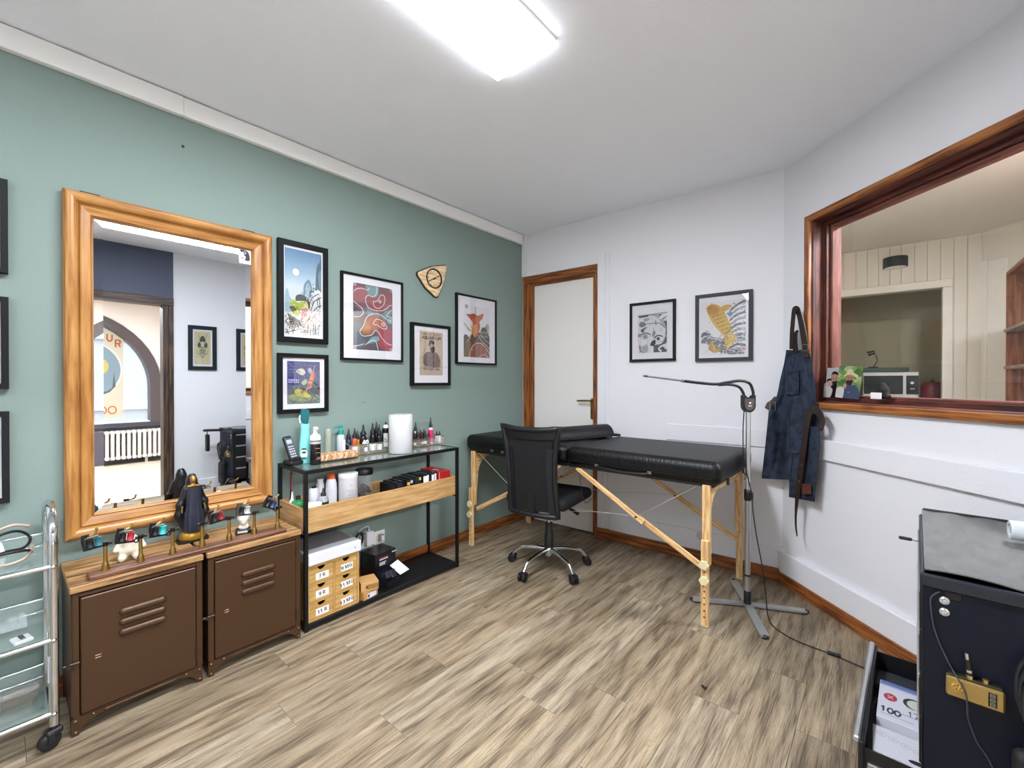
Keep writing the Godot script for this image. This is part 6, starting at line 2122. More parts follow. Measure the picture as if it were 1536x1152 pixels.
func console_low() -> void:
	var y := 0.027
	var bw := wood(47, ["a98246", "b89254", "c6a265"], 0.8, 7.0, 0.5)
	# chest of six little drawers; front plane at x = -2.14
	var o := thing("drawer_chest", "small wooden chest of six labelled drawers on the bottom shelf", "chest of drawers", V(-2.255, y, -1.112))
	var g := boxes(Transform3D(), [[-0.115, 0, -0.137, 0.115, 0.010, 0.137], [-0.115, 0.272, -0.137, 0.115, 0.284, 0.137], [-0.115, 0.010, -0.137, 0.115, 0.272, -0.127], [-0.115, 0.010, 0.127, 0.115, 0.272, 0.137], [-0.115, 0.010, -0.004, 0.112, 0.272, 0.004], [-0.115, 0.092, -0.127, 0.112, 0.098, 0.127], [-0.115, 0.181, -0.127, 0.112, 0.187, 0.127], [-0.115, 0.010, -0.127, -0.108, 0.272, 0.127]], 0.0008)
	put(g, "carcass", bw, o)
	var texts := [["7 R", "9 MG"], ["9 R", "11 MG"], ["11 R", "13 MG"]]
	for r in 3:
		for c in 2:
			var d := Node3D.new()
			d.name = numbered("drawer", o)
			d.position = V(0.104, [0.190, 0.101, 0.012][r], [0.066, -0.066][c])
			o.add_child(d)
			# front with a half-round finger notch
			var w := 0.120
			var h := [0.080, 0.078, 0.078][r] as float
			var p := PackedVector2Array([Vector2(-w / 2, 0), Vector2(w / 2, 0), Vector2(w / 2, h)])
			for i in 9:
				var a := -PI * i / 8
				p.append(Vector2(0.020 * cos(a), h + 0.020 * sin(a)))
			p.append(Vector2(-w / 2, h))
			g = G.new()
			g.xf = Transform3D(Basis(Vector3.UP, PI / 2), Vector3.ZERO)
			g.uvo = Vector2(rng.randf(), rng.randf())
			g.prism(p, -0.002, 0.007)
			put(g, "front", bw, d)
			g = G.new()
			g.box2(V(-0.20, 0.002, -w / 2), V(-0.002, 0.045, w / 2))
			put(g, "drawer_box", M("3a2a18", 0.7), d)
			g = G.new()
			g.xf = Transform3D(Basis(Vector3.UP, PI / 2), V(0.0072, 0.030, 0))
			g.box(V(0.004, 0.0, 0), V(0.066, 0.034, 0.0006))
			put(g, "paper_label", M("f0f0f2", 0.6), d)
			words(texts[r][c], 0.026, M("23283a", 0.6), d, Transform3D(Basis(Vector3.UP, PI / 2) * Basis(Vector3.BACK, 0.1), V(0.0078, 0.030, -0.003)), "lettering", "Droid Sans", true)
	# flat white device on the chest
	o = thing("document_scanner", "flat white and grey scanner lying on the drawer chest", "scanner", V(-2.275, y + 0.285, -1.116))
	g = G.new()
	g.box(V(0.01, 0.029, 0), V(0.27, 0.056, 0.285), 0.004)
	put(g, "body", M("d3d6dc", 0.4), o)
	g = G.new()
	g.box(V(0.003, 0.0575, 0), V(0.245, 0.004, 0.27), 0.0015)
	put(g, "lid", M("8c8e92", 0.45), o)
	g = G.new()
	g.box(V(0.01, 0.001, 0), V(0.255, 0.003, 0.265))
	put(g, "base", M("6a6a6c", 0.5), o)
	g = G.new()
	g.box(V(0.1452, 0.028, -0.105), V(0.001, 0.010, 0.003))
	put(g, "indicator", M("22242a", 0.4), o)
	# black carton, with an open one in front, and little cardboard boxes
	o = thing("black_box", "large glossy black carton with white printing on the bottom shelf", "box", V(-2.352, y, -1.505), 0.10)
	g = G.new()
	g.box(V(0, 0.082, 0), V(0.13, 0.164, 0.155), 0.0015)
	put(g, "carton", M("111217", 0.3), o)
	g = G.new()
	for q in [[0.135, 0.035, 0.062, "a8384a"], [0.126, 0.035, 0.062, "d8d8dc"], [0.108, 0.042, 0.048, "b4b4ba"], [0.101, 0.045, 0.042, "b4b4ba"], [0.094, 0.045, 0.042, "b4b4ba"], [0.148, -0.045, 0.035, "e0e0e4"]]:
		g = G.new()
		g.box(V(0.0653, q[0], q[1] - 0.02), V(0.001, 0.005, q[2]))
		put(g, "printed_line", M(q[3], 0.5), o)
	o = thing("open_carton", "open black carton with a white flap and dark packets inside", "box", V(-2.225, y, -1.49), 0.25)
	g = G.new()
	g.box2(V(-0.04, 0, -0.055), V(0.04, 0.003, 0.055))
	g.box2(V(-0.04, 0, -0.055), V(-0.038, 0.075, 0.055))
	g.box2(V(0.038, 0, -0.055), V(0.04, 0.035, 0.055))
	g.box2(V(-0.04, 0, 0.053), V(0.04, 0.055, 0.055))
	put(g, "carton", M("17181d", 0.4), o)
	g = G.new()
	g.quad(V(0.04, 0.035, -0.055), V(0.055, 0.045, -0.12), V(-0.03, 0.09, -0.115), V(-0.04, 0.075, -0.055))
	g.quad(V(-0.04, 0.076, -0.055), V(-0.03, 0.091, -0.115), V(0.055, 0.046, -0.12), V(0.04, 0.036, -0.055))
	put(g, "flap", M("dfe2ea", 0.4), o)
	g = G.new()
	g.xf = Transform3D(Basis(Vector3.BACK, 0.5), V(0, 0.035, 0))
	g.box(V(0, 0.008, -0.02), V(0.06, 0.045, 0.04), 0.004)
	g.box(V(0.012, 0.016, 0.025), V(0.05, 0.04, 0.035), 0.004)
	put(g, "packets", M("2a2a32", 0.3), o)
	for i in 2:
		o = thing("cardboard_box", ["small brown cardboard box standing on the bottom shelf by the chest", "small brown cardboard box lying on top of the other one"][i], "cardboard box", V(-2.187 + 0.004 * i, y + 0.048 * i, -1.312 - 0.014 * i), [0.15, -0.3][i])
		g = G.new()
		g.box(V(0, 0.0235, 0), V(0.10, 0.046, 0.095), 0.001)
		put(g, "carton", M(["b98a4c", "c0935a"][i], 0.7), o)
		g = G.new()
		g.box(V(0.0503, 0.022, -0.006 - 0.01 * i), V(0.001, 0.026, 0.06))
		put(g, "label", M(["d8dae2", "8a6a3c"][i], 0.6), o)
		g = G.new()
		g.box(V(0.0508, 0.022, 0.016), V(0.001, 0.016, 0.012))
		put(g, "printed_code", M("4a4038", 0.6), o)
	# sockets on the wall, a charger in one and a plug in the other
	for i in 2:
		o = hung("wall_socket", ["square white wall socket hidden partly behind the black carton", "square white wall socket with a grey plug in it"][i], "socket", T_left, [1.47, 1.56][i], 0.190)
		g = G.new()
		g.box2(V(-0.041, 0, 0), V(0.041, 0.082, 0.008), 0.002)
		put(g, "plate", M("e4e2da", 0.4), o)
		g = G.new()
		g.xf.origin = V(0, 0.041, 0.008)
		g.lathe([Vector2(0.021, 0), Vector2(0.023, 0), Vector2(0.023, 0.002), Vector2(0.021, 0.002), Vector2(0.021, 0)], 16)
		for j in g.v.size():
			var r := g.v[j] - g.xf.origin
			g.v[j] = g.xf.origin + V(r.x, -r.z, r.y)
			g.n[j] = V(g.n[j].x, -g.n[j].z, g.n[j].y)
		put(g, "ring", M("d0cec6", 0.4), o)
	o = hung("charger", "white plug-in charger standing up from the left wall socket", "charger", T_left, 1.475, 0.20, 0.009)
	g = G.new()
	g.rbox(V(0, 0.055, 0.02), V(0.05, 0.085, 0.036), 0.006, 3)
	put(g, "body", M("dfe2ea", 0.35), o)
	g = G.new()
	g.cyl(V(0, 0.097, 0.02), V(0, 0.118, 0.02), 0.006, 10, 0.003)
	g.tube(smooth3([V(0, 0.112, 0.02), V(-0.01, 0.128, 0.02), V(-0.05, 0.12, 0.015), V(-0.07, 0.09, 0.012), V(-0.07, 0.03, 0.012)]), 0.0025, 6)
	put(g, "cable", M("dfe2ea", 0.35), o)
	o = hung("plug", "grey and white plug in the right wall socket", "plug", T_left, 1.565, 0.212, 0.009)
	g = G.new()
	g.rbox(V(0, 0.02, 0.015), V(0.032, 0.042, 0.030), 0.006, 3)
	put(g, "body", M("a8a6a0", 0.4), o)
	g = G.new()
	g.box(V(0.002, 0.02, 0.031), V(0.018, 0.03, 0.003), 0.001)
	put(g, "face", M("e8eaf0", 0.4), o)
	g = G.new()
	g.tube(smooth3([V(-2.43, 0.24, -1.385), V(-2.415, 0.29, -1.40), V(-2.41, 0.30, -1.42), V(-2.415, 0.26, -1.435), V(-2.43, 0.2, -1.42)]), 0.006, 8)
	o = put(g, "power_cable", M("141416", 0.5))
	tag(o, "thick black power cable looped beside the wall sockets", "cable")

# ---------------------------------------------------------------- folding massage table
func massage_table() -> void:
	var vinyl := M("070708", 0.45, 0.0, {"metallic_specular": 0.4, "heightmap_enabled": true, "heightmap_texture": plaster(), "heightmap_scale": 0.15, "uv1_scale": V(1.3, 1.3, 1)})
	var beech := wood(49, ["c79a62", "dfb980", "eccb98"], 0.8, 8.0, 0.4)
	var o := thing("massage_table", "folding massage table with black vinyl top and beech legs", "massage table", V(-1.50, 0, -2.615))
	# local: x along the table, z towards the room
	var hz := 0.345
	for s in [[-0.90, 0.0], [0.0, 0.90]]:
		var g := G.new()
		var a: float = s[0] + 0.0015
		var b: float = s[1] - 0.0015
		var ya := 0.0
		g.rbox(V((a + b) / 2, 0.762 + ya, 0), V(b - a, 0.118, hz * 2), 0.044, 6)
		put(g, "padded_top", vinyl, o)
	var g0 := G.new()
	g0.box2(V(-0.86, 0.690, -hz + 0.03), V(-0.01, 0.712, hz - 0.03))
	g0.box2(V(0.01, 0.690, -hz + 0.03), V(0.86, 0.712, hz - 0.03))
	put(g0, "underside", M("16171a", 0.6), o)
	# seam piping along the front edge
	var seam := G.new()
	seam.tube([V(0.03, 0.735, hz - 0.002), V(0.86, 0.735, hz - 0.002)], 0.0022, 6)
	seam.tube([V(-0.86, 0.735, hz - 0.002), V(-0.03, 0.735, hz - 0.002)], 0.0022, 6)
	put(seam, "seam", vinyl, o)
	for sx in [-1.0, 1.0]:
		for sz in [-1.0, 1.0]:
			var lg := Node3D.new()
			lg.name = numbered("leg", o)
			lg.position = V(sx * 0.828, 0, sz * 0.318)
			o.add_child(lg)
			var g := G.new()
			# upper post with shaped head towards the middle of the end
			g.box2(V(-0.020, 0.30, -0.012), V(0.020, 0.70, 0.012), 0.003)
			put(g, "upper_post", beech, lg)
			g = G.new()
			g.xf = Transform3D(Basis(V(0, 0, -sz), Vector3.UP, V(sz, 0, 0)), Vector3.ZERO)
			var p := PackedVector2Array([Vector2(0.008, 0.40), Vector2(0.024, 0.40), Vector2(0.034, 0.50)])
			for i in 6:
				var a := PI - PI / 2 * i / 5
				p.append(Vector2(0.16 + 0.122 * cos(a), 0.53 + 0.122 * sin(a)))
			p.append_array([Vector2(0.20, 0.655), Vector2(0.20, 0.697), Vector2(0.008, 0.697)])
			g.prism(p, -0.010, 0.010, 0.8)
			put(g, "head_board", beech, lg)
			g = G.new()
			g.box2(V(-0.018, 0.004, 0.012 * sz), V(0.018, 0.43, 0.036 * sz), 0.003)
			put(g, "lower_post", beech, lg)
			g = G.new()
			g.box2(V(-0.019, 0.0, 0.011 * sz), V(0.019, 0.012, 0.037 * sz), 0.003)
			put(g, "foot_cap", M("c8b48c", 0.6), lg)
			g = G.new()
			for i in 9:
				g.cyl(V(0, 0.05 + 0.032 * i, 0.0355 * sz), V(0, 0.05 + 0.032 * i, 0.0368 * sz), 0.0045, 8)
			put(g, "peg_holes", M("4a3018", 0.8), lg)
			for yy in [0.235, 0.312]:
				g = G.new()
				g.xf = Transform3D(Basis(Vector3.RIGHT, PI / 2 * sz), V(0, yy, 0.036 * sz))
				var outline := PackedVector2Array()
				for i in 24:
					var r := 0.021 + 0.0025 * cos(i * TAU / 24 * 6)
					outline.append(Vector2(r * cos(i * TAU / 24), r * sin(i * TAU / 24)))
				g.xf = Transform3D(Basis() if sz > 0 else Basis(Vector3.UP, PI), V(0, yy, 0.037 * sz))
				g.prism(outline, 0.0, 0.016, 0.5)
				put(g, "knob", M("e6dcb0", 0.4), lg)
	# end rails between the legs
	for sx in [-1.0, 1.0]:
		var g := G.new()
		g.box2(V(sx * 0.828 - 0.009, 0.645, -0.125), V(sx * 0.828 + 0.009, 0.695, 0.125), 0.003)
		put(g, "end_rail", beech, o)
	# struts from the legs up to the middle, hinged halfway, and the steel cables
	for sz in [-1.0, 1.0]:
		for sx in [-1.0, 1.0]:
			var st := Node3D.new()
			st.name = numbered("strut", o)
			o.add_child(st)
			var a := V(sx * 0.822, 0.262, sz * 0.292)
			var m := V(sx * 0.45, 0.462, sz * 0.292)
			var b := V(sx * 0.06, 0.688, sz * 0.292)
			var g := G.new()
			g.bar(a, m, 0.030, 0.014, V(0, 0, 1), 0.003)
			put(g, "lower_bar", beech, st)
			g = G.new()
			g.bar(m - (b - m).normalized() * 0.05 + V(0, 0, 0.014 * sz), b + V(0, 0, 0.014 * sz), 0.028, 0.014, V(0, 0, 1), 0.003)
			put(g, "upper_bar", beech, st)
			g = G.new()
			g.cyl(m + V(0, 0, -0.012 * sz), m + V(0, 0, 0.026 * sz), 0.006, 10)
			put(g, "hinge_bolt", M("3a342c", 0.4, 0.6), st)
		var c := G.new()
		for sx in [-1.0, 1.0]:
			c.tube([V(sx * 0.45, 0.462, sz * 0.30), V(sx * 0.80, 0.70, sz * 0.31)], 0.0022, 6)
		c.tube(smooth3([V(-0.45, 0.462, sz * 0.30), V(-0.30, 0.41, sz * 0.30), V(-0.02, 0.405, sz * 0.30), V(0.20, 0.44, sz * 0.30), V(0.45, 0.462, sz * 0.30)]), 0.0022, 6)
		put(c, "steel_cable", M("c8c6c0", 0.35, 0.7), o)
	# strap, carrying handle, catches
	var g := G.new()
	g.tube(smooth3([V(0.22, 0.728, hz - 0.004), V(0.26, 0.720, hz + 0.012), V(0.38, 0.712, hz + 0.016), V(0.50, 0.716, hz + 0.012), V(0.54, 0.722, hz - 0.004)]), 0.007, 8, false, 0.5)
	put(g, "carrying_handle", M("141518", 0.4), o)
	for x in [0.22, 0.54, -0.62, -0.52]:
		g = G.new()
		g.rbox(V(x, 0.726, hz - 0.001), V(0.024, 0.016, 0.008), 0.003, 2)
		put(g, "handle_mount", M("8c8c8a", 0.3, 0.9), o)
	g = G.new()
	g.rbox(V(0.892, 0.71, -0.14), V(0.012, 0.03, 0.014), 0.004, 2)
	put(g, "end_catch", M("4a4c50", 0.35, 0.8), o)
	g = G.new()
	g.rbox(V(0.892, 0.705, 0.18), V(0.014, 0.04, 0.014), 0.004, 2)
	g.tube(smooth3([V(0.895, 0.70, -0.14), V(0.905, 0.68, -0.14), V(0.898, 0.66, -0.14)]), 0.003, 6)
	put(g, "end_catch", M("4a4c50", 0.35, 0.8), o)
	g = G.new()
	g.tube(smooth3([V(0.09, 0.70, 0.30), V(0.075, 0.60, 0.29), V(0.085, 0.52, 0.28), V(0.10, 0.47, 0.27), V(0.14, 0.50, 0.26), V(0.17, 0.54, 0.26), V(0.15, 0.62, 0.27)]), 0.002, 6)
	put(g, "loose_wire", M("1a1a1c", 0.5), o)
	# bolster lying at the far side
	var b := thing("bolster", "black half-round vinyl bolster lying on the massage table", "bolster", V(-1.635, 0.823, -2.605), -0.32)
	g = G.new()
	var prof := PackedVector2Array()
	for i in 17:
		var a := PI * i / 16
		prof.append(Vector2(0.082 * cos(a), 0.004 + 0.082 * sin(a)))
	g.prism(prof, -0.29, 0.29, 0.7)
	put(g, "cushion", vinyl, b)
	g = G.new()
	g.tube(smooth3([V(0.02, 0.01, -0.28), V(0.05, 0.006, -0.33), V(0.09, 0.01, -0.34), V(0.06, 0.016, -0.30)]), 0.008, 8, false, 0.5)
	put(g, "strap", M("141518", 0.5), b)

# ---------------------------------------------------------------- office chair with mesh back
func office_chair() -> void:
	var o := thing("office_chair", "black mesh-back office chair with a chrome star base", "office chair", V(-1.66, 0, -2.325), deg_to_rad(8.0))
	# local: -z is forward (towards the table), the back is at +z
	var chrome := M("ced2d4", 0.12, 1.0)
	var black := M("0f1013", 0.45)
	for i in 5:
		var a := deg_to_rad(-100.0 + 72.0 * i)
		var d := V(cos(a), 0, -sin(a))
		var lg := Node3D.new()
		lg.name = numbered("base_leg", o)
		o.add_child(lg)
		var g := G.new()
		var pts := smooth3([V(0, 0.125, 0), d * 0.07 + V(0, 0.126, 0), d * 0.15 + V(0, 0.118, 0), d * 0.215 + V(0, 0.10, 0), d * 0.255 + V(0, 0.055, 0)])
		var rr := []
		for k in pts.size():
			rr.append(lerpf(0.017, 0.0105, k / float(pts.size() - 1)))
		g.tube(pts, rr, 12)
		put(g, "leg_tube", chrome, lg)
		var c := d * 0.258
		var side := V(-d.z, 0, d.x)
		g = G.new()
		for s in [-1.0, 1.0]:
			g.cyl(c + V(0, 0.024, 0) + side * s * 0.006 + d * 0.006, c + V(0, 0.024, 0) + side * s * 0.024 + d * 0.006, 0.024, 20, -1, 0.004)
		put(g, "caster_wheel", black, lg)
		g = G.new()
		g.xf = Transform3D(Basis(side, Vector3.UP, side.cross(Vector3.UP)), c)
		g.rbox(V(0, 0.042, 0), V(0.05, 0.026, 0.046), 0.010, 3)
		g.cyl(V(0, 0.04, 0), V(0, 0.06, 0), 0.010, 10)
		put(g, "caster_hood", black, lg)
	var g := G.new()
	g.lathe([Vector2(0, 0.085), Vector2(0.024, 0.085), Vector2(0.030, 0.10), Vector2(0.030, 0.14), Vector2(0.024, 0.145), Vector2(0, 0.145)], 18)
	put(g, "hub", chrome, o)
	g = G.new()
	g.lathe([Vector2(0, 0.14), Vector2(0.030, 0.14), Vector2(0.030, 0.225), Vector2(0.026, 0.228), Vector2(0.024, 0.30), Vector2(0, 0.30)], 18)
	put(g, "column_cover", black, o)
	g = G.new()
	g.cyl(V(0, 0.29, 0), V(0, 0.43, 0), 0.0135, 14)
	put(g, "gas_lift", chrome, o)
	g = G.new()
	g.box(V(0, 0.43, 0.0), V(0.17, 0.03, 0.20), 0.006)
	g.bar(V(0, 0.425, 0.06), V(0, 0.42, 0.235), 0.05, 0.012, Vector3.UP)
	g.bar(V(0, 0.415, 0.232), V(0, 0.60, 0.245), 0.05, 0.012, V(0, 0, 1))
	put(g, "mechanism", black, o)
	g = G.new()
	g.tube([V(0.05, 0.425, 0.0), V(0.15, 0.415, 0.01), V(0.165, 0.412, 0.012)], 0.005, 8)
	g.tube([V(0.15, 0.415, 0.01), V(0.215, 0.395, 0.02)], [0.008, 0.012], 10)
	put(g, "lever", black, o)
	g = G.new()
	g.rbox(V(0, 0.478, -0.01), V(0.43, 0.072, 0.43), 0.034, 5)
	put(g, "seat", M("0b0c0f", 0.85), o)
	# back: padded rim round a mesh panel, waisted, with two raised corners
	var half := func(v: float) -> float:
		return 0.180 - 0.012 * sin(v * PI) + 0.036 * pow(v, 4.0)
	var at := func(u: float, v: float) -> Vector3:
		var h: float = half.call(v)
		var x := (u - 0.5) * 2.0
		var y := 0.395 + 0.555 * v + 0.026 * pow(absf(x), 3.0) * pow(v, 6.0)
		var z := 0.225 + 0.05 * sin(v * PI * 0.9) * 0.6 - 0.030 * x * x + 0.045 * pow(v, 3.0)
		return V(h * x, y, z)
	var back := Node3D.new()
	back.name = "backrest"
	o.add_child(back)
	g = G.new()
	g.sheet(14, 18, func(u: float, v: float): return at.call(0.10 + 0.80 * u, 0.07 + 0.84 * v), 0.003)
	put(g, "mesh_panel", M("08090cf2", 0.9, 0.0, {"transparency": BaseMaterial3D.TRANSPARENCY_ALPHA}), back)
	g = G.new()
	var rim := []
	for i in 12:
		rim.append(at.call(0.5 + 0.46 * (i / 11.0), 0.025))
	for i in range(1, 17):
		rim.append(at.call(0.965, 0.025 + 0.94 * i / 17.0))
	for i in 14:
		rim.append(at.call(0.965 - 0.93 * (i / 13.0), 0.965))
	for i in range(1, 17):
		rim.append(at.call(0.035, 0.965 - 0.94 * i / 17.0))
	for i in 11:
		rim.append(at.call(0.035 + 0.465 * (i / 11.0), 0.025))
	g.tube(rim, 0.017, 10, true)
	put(g, "padded_rim", M("0b0c11", 0.45), back)
	for s in [0, 1]:
		g = G.new()
		g.sheet(4, 18, func(u: float, v: float): return at.call((0.02 if s == 0 else 0.83) + 0.15 * u, 0.04 + 0.72 * v) + V(0, 0, 0.006), 0.012)
		put(g, "side_pad", M("0e1019", 0.45), back)
	g = G.new()
	g.sheet(14, 4, func(u: float, v: float): return at.call(0.03 + 0.94 * u, 0.86 + 0.11 * v) + V(0, 0, 0.007), 0.014)
	put(g, "top_band", M("0a0b0e", 0.42), back)

# ---------------------------------------------------------------- LED lamp on a stand with a cross foot
func floor_lamp() -> void:
	var alu := M("b9bbbd", 0.35, 0.85)
	var black := M("17181a", 0.45)
	var o := thing("floor_lamp", "LED work lamp on a chrome pole with a flat cross foot", "floor lamp", V(-0.557, 0, -2.628))
	var ends := [V(0.138, 0, 0.29), V(0.258, 0, -0.118), V(-0.252, 0, 0.138), V(-0.134, 0, -0.262)]
	for e in ends:
		var d: Vector3 = e.normalized()
		var l: float = e.length()
		var n := Node3D.new()
		n.name = numbered("foot", o)
		o.add_child(n)
		var g := G.new()
		var x := V(d.z, 0, -d.x)
		g.xf = Transform3D(Basis(x, d, x.cross(d)), V(0, 0.012, 0))
		var p := PackedVector2Array([Vector2(-0.020, 0.0), Vector2(0.020, 0.0), Vector2(0.020, l - 0.018)])
		for i in 7:
			var a := PI * i / 6
			p.append(Vector2(0.020 * cos(a), l - 0.018 + 0.018 * sin(a)))
		g.prism(p, -0.005, 0.005, 0.7)
		put(g, "bar", M("a9abac", 0.4, 0.5), n)
		g = G.new()
		g.cyl(d * (l - 0.016), d * (l - 0.016) + V(0, 0.008, 0), 0.015, 14)
		g.box(d * (l - 0.002) + V(0, 0.013, 0), V(0.018, 0.014, 0.018), 0.003)
		put(g, "rubber_pad", black, n)
	var g := G.new()
	g.cyl(V(0, 0.012, 0), V(0, 0.085, 0), 0.019, 16, 0.018, 0.003)
	put(g, "socket", black, o)
	g = G.new()
	g.cyl(V(0, 0.06, 0), V(0, 0.60, 0), 0.0145, 18)
	put(g, "lower_pole", alu, o)
	g = G.new()
	g.cyl(V(0, 0.60, 0), V(0, 1.06, 0), 0.0125, 18)
	put(g, "upper_pole", M("d4d6d8", 0.25, 0.9), o)
	g = G.new()
	g.cyl(V(0, 0.165, 0), V(0, 0.175, 0), 0.0155, 16)
	g.cyl(V(0, 0.575, 0), V(0, 0.635, 0), 0.019, 16, -1, 0.003)
	g.box(V(0.018, 0.605, 0.006), V(0.018, 0.04, 0.02), 0.004)
	put(g, "clamp_collar", black, o)
	# head bracket; the arms leave it upwards and bend over to the left
	var lx := V(-0.762, 0, 0.648)    # towards the lamp's head (left in the room)
	var f := V(0.648, 0, 0.762)
	var head := Node3D.new()
	head.name = "bracket"
	o.add_child(head)
	g = G.new()
	g.xf = Transform3D(Basis(-lx, Vector3.UP, f), V(0, 1.10, 0))
	var shield := PackedVector2Array([Vector2(-0.034, 0.045), Vector2(-0.034, -0.008)])
	for i in 9:
		var a := PI + PI * i / 8
		shield.append(Vector2(0.034 * cos(a), -0.012 + 0.036 * sin(a)))
	shield.append_array([Vector2(0.034, -0.008), Vector2(0.034, 0.045), Vector2(0.020, 0.045), Vector2(0.012, 0.034), Vector2(-0.012, 0.034), Vector2(-0.020, 0.045)])
	g.prism(shield, -0.014, 0.014, 0.8)
	put(g, "shell", black, head)
	g = G.new()
	g.xf = Transform3D(Basis(-lx, Vector3.UP, f), V(0, 1.10, 0))
	g.prism(PackedVector2Array([Vector2(-0.026, 0.028), Vector2(-0.026, -0.014), Vector2(-0.014, -0.034), Vector2(0.014, -0.034), Vector2(0.026, -0.014), Vector2(0.026, 0.028)]), 0.012, 0.0155)
	put(g, "face", M("6e6560", 0.25, 0.5), head)
	g = G.new()
	g.xf = Transform3D(Basis(-lx, Vector3.UP, f), V(0, 1.10, 0))
	g.cyl(V(0.002, 0.004, 0.015), V(0.002, 0.004, 0.0165), 0.005, 10)
	g.box(V(0.002, -0.012, 0.0158), V(0.018, 0.004, 0.001))
	put(g, "emblem", M("e8e8e8", 0.4), head)
	var c := V(0, 1.135, 0)
	g = G.new()
	g.tube(smooth3([c - lx * 0.026, c - lx * 0.026 + V(0, 0.03, 0), c - lx * 0.006 + V(0, 0.075, 0), c + lx * 0.045 + V(0, 0.088, 0), c + lx * 0.12 + V(0, 0.078, 0), c + lx * 0.19 + V(0, 0.070, 0), c + lx * 0.36 + V(0, 0.088, 0)]), 0.0078, 10)
	put(g, "gooseneck", black, o)
	g = G.new()
	g.tube(smooth3([c + lx * 0.026, c + lx * 0.026 + V(0, 0.02, 0), c + lx * 0.05 + V(0, 0.055, 0), c + lx * 0.10 + V(0, 0.068, 0), c + lx * 0.16 + V(0, 0.066, 0)]), 0.0078, 10)
	put(g, "gooseneck", black, o)
	g = G.new()
	g.bar(c + lx * 0.35 + V(0, 0.087, 0), c + lx * 0.555 + V(0, 0.113, 0), 0.034, 0.009, Vector3.UP.rotated(f, 0.1), 0.003)
	put(g, "light_bar", M("a4a6a8", 0.35, 0.8), o)
	g = G.new()
	g.bar(c + lx * 0.545 + V(0, 0.112, 0), c + lx * 0.565 + V(0, 0.1145, 0), 0.035, 0.010, Vector3.UP.rotated(f, 0.1), 0.003)
	put(g, "end_cap", M("4a4c4e", 0.4), o)
	# power cable: hanging by the pole, then over the floor
	var lead := thing("power_lead", "thin black lamp lead trailing across the floor to the cart", "cable", V(-0.557, 0, -2.628))
	g = G.new()
	g.tube(smooth3([V(-0.018, 1.07, 0.006), V(-0.022, 0.95, 0.012), V(-0.016, 0.80, 0.018), V(0.012, 0.67, 0.022), V(0.026, 0.60, 0.02), V(0.028, 0.54, 0.02), V(0.045, 0.42, 0.03), V(0.078, 0.26, 0.05), V(0.100, 0.12, 0.07), V(0.112, 0.03, 0.09), V(0.145, 0.004, 0.14), V(0.235, 0.004, 0.205), V(0.33, 0.004, 0.222), V(0.42, 0.004, 0.235), V(0.52, 0.004, 0.26)]), 0.0028, 6)
	put(g, "cord", M("141414", 0.5), lead)
	g = G.new()
	g.rbox(V(0.395, 0.008, 0.231), V(0.05, 0.014, 0.016), 0.004, 2)
	put(g, "inline_switch", M("141414", 0.5), lead)

# ---------------------------------------------------------------- denim apron on a hook in the corner
# plan curve of the cloth, read in sight lines u and carried to real depth; v gives the height there
func ap(u: float, v: float, off := 0.0) -> Vector3:
	var us := [1135.0, 1143.0, 1160.0, 1177.0, 1194.0, 1214.0, 1234.0, 1246.0]
	var ds := [2.690, 2.680, 2.635, 2.575, 2.500, 2.410, 2.325, 2.270]
	var i := 0
	while i < 6 and u > us[i + 1]:
		i += 1
	var w: float = (u - us[i]) / (us[i + 1] - us[i])
	var a: float = ds[maxi(i - 1, 0)]
	var b: float = ds[i]
	var c: float = ds[i + 1]
	var d: float = ds[mini(i + 2, 7)]
	var dep := cubic_interpolate(b, c, a, d, w) - off
	var yaw := atan(557.0 / 655.0)
	var r := V(cos(yaw), 0, -sin(yaw))
	var f := V(-sin(yaw), 0, -cos(yaw))
	var p := r * ((u - 768.0) / 655.0 * dep) + f * dep
	return V(p.x, H - (v - 572.0) / 655.0 * dep, p.z)

func ribbon(pts: Array, wid: Array, off: float, thick: float) -> G:
	# a strap along sight points [u, v], of widths in the same units
	var cu := PackedVector2Array()
	var ww := []
	for i in pts.size() - 1:
		for k in 6:
			var p0: Vector2 = pts[maxi(i - 1, 0)]
			var p3: Vector2 = pts[mini(i + 2, pts.size() - 1)]
			cu.append((pts[i] as Vector2).cubic_interpolate(pts[i + 1], p0, p3, k / 6.0))
			ww.append(lerpf(wid[i], wid[i + 1], k / 6.0))
	cu.append(pts[-1])
	ww.append(wid[-1])
	var g := G.new()
	var n := cu.size() - 1
	g.sheet(2, n, func(u: float, v: float):
		var i := int(round(v * n))
		var d := (cu[mini(i + 1, n)] - cu[maxi(i - 1, 0)]).normalized()
		var q: Vector2 = cu[i] + Vector2(d.y, -d.x) * (0.5 - u) * ww[i] * -1.0
		return ap(q.x, q.y, off), thick)
	return g

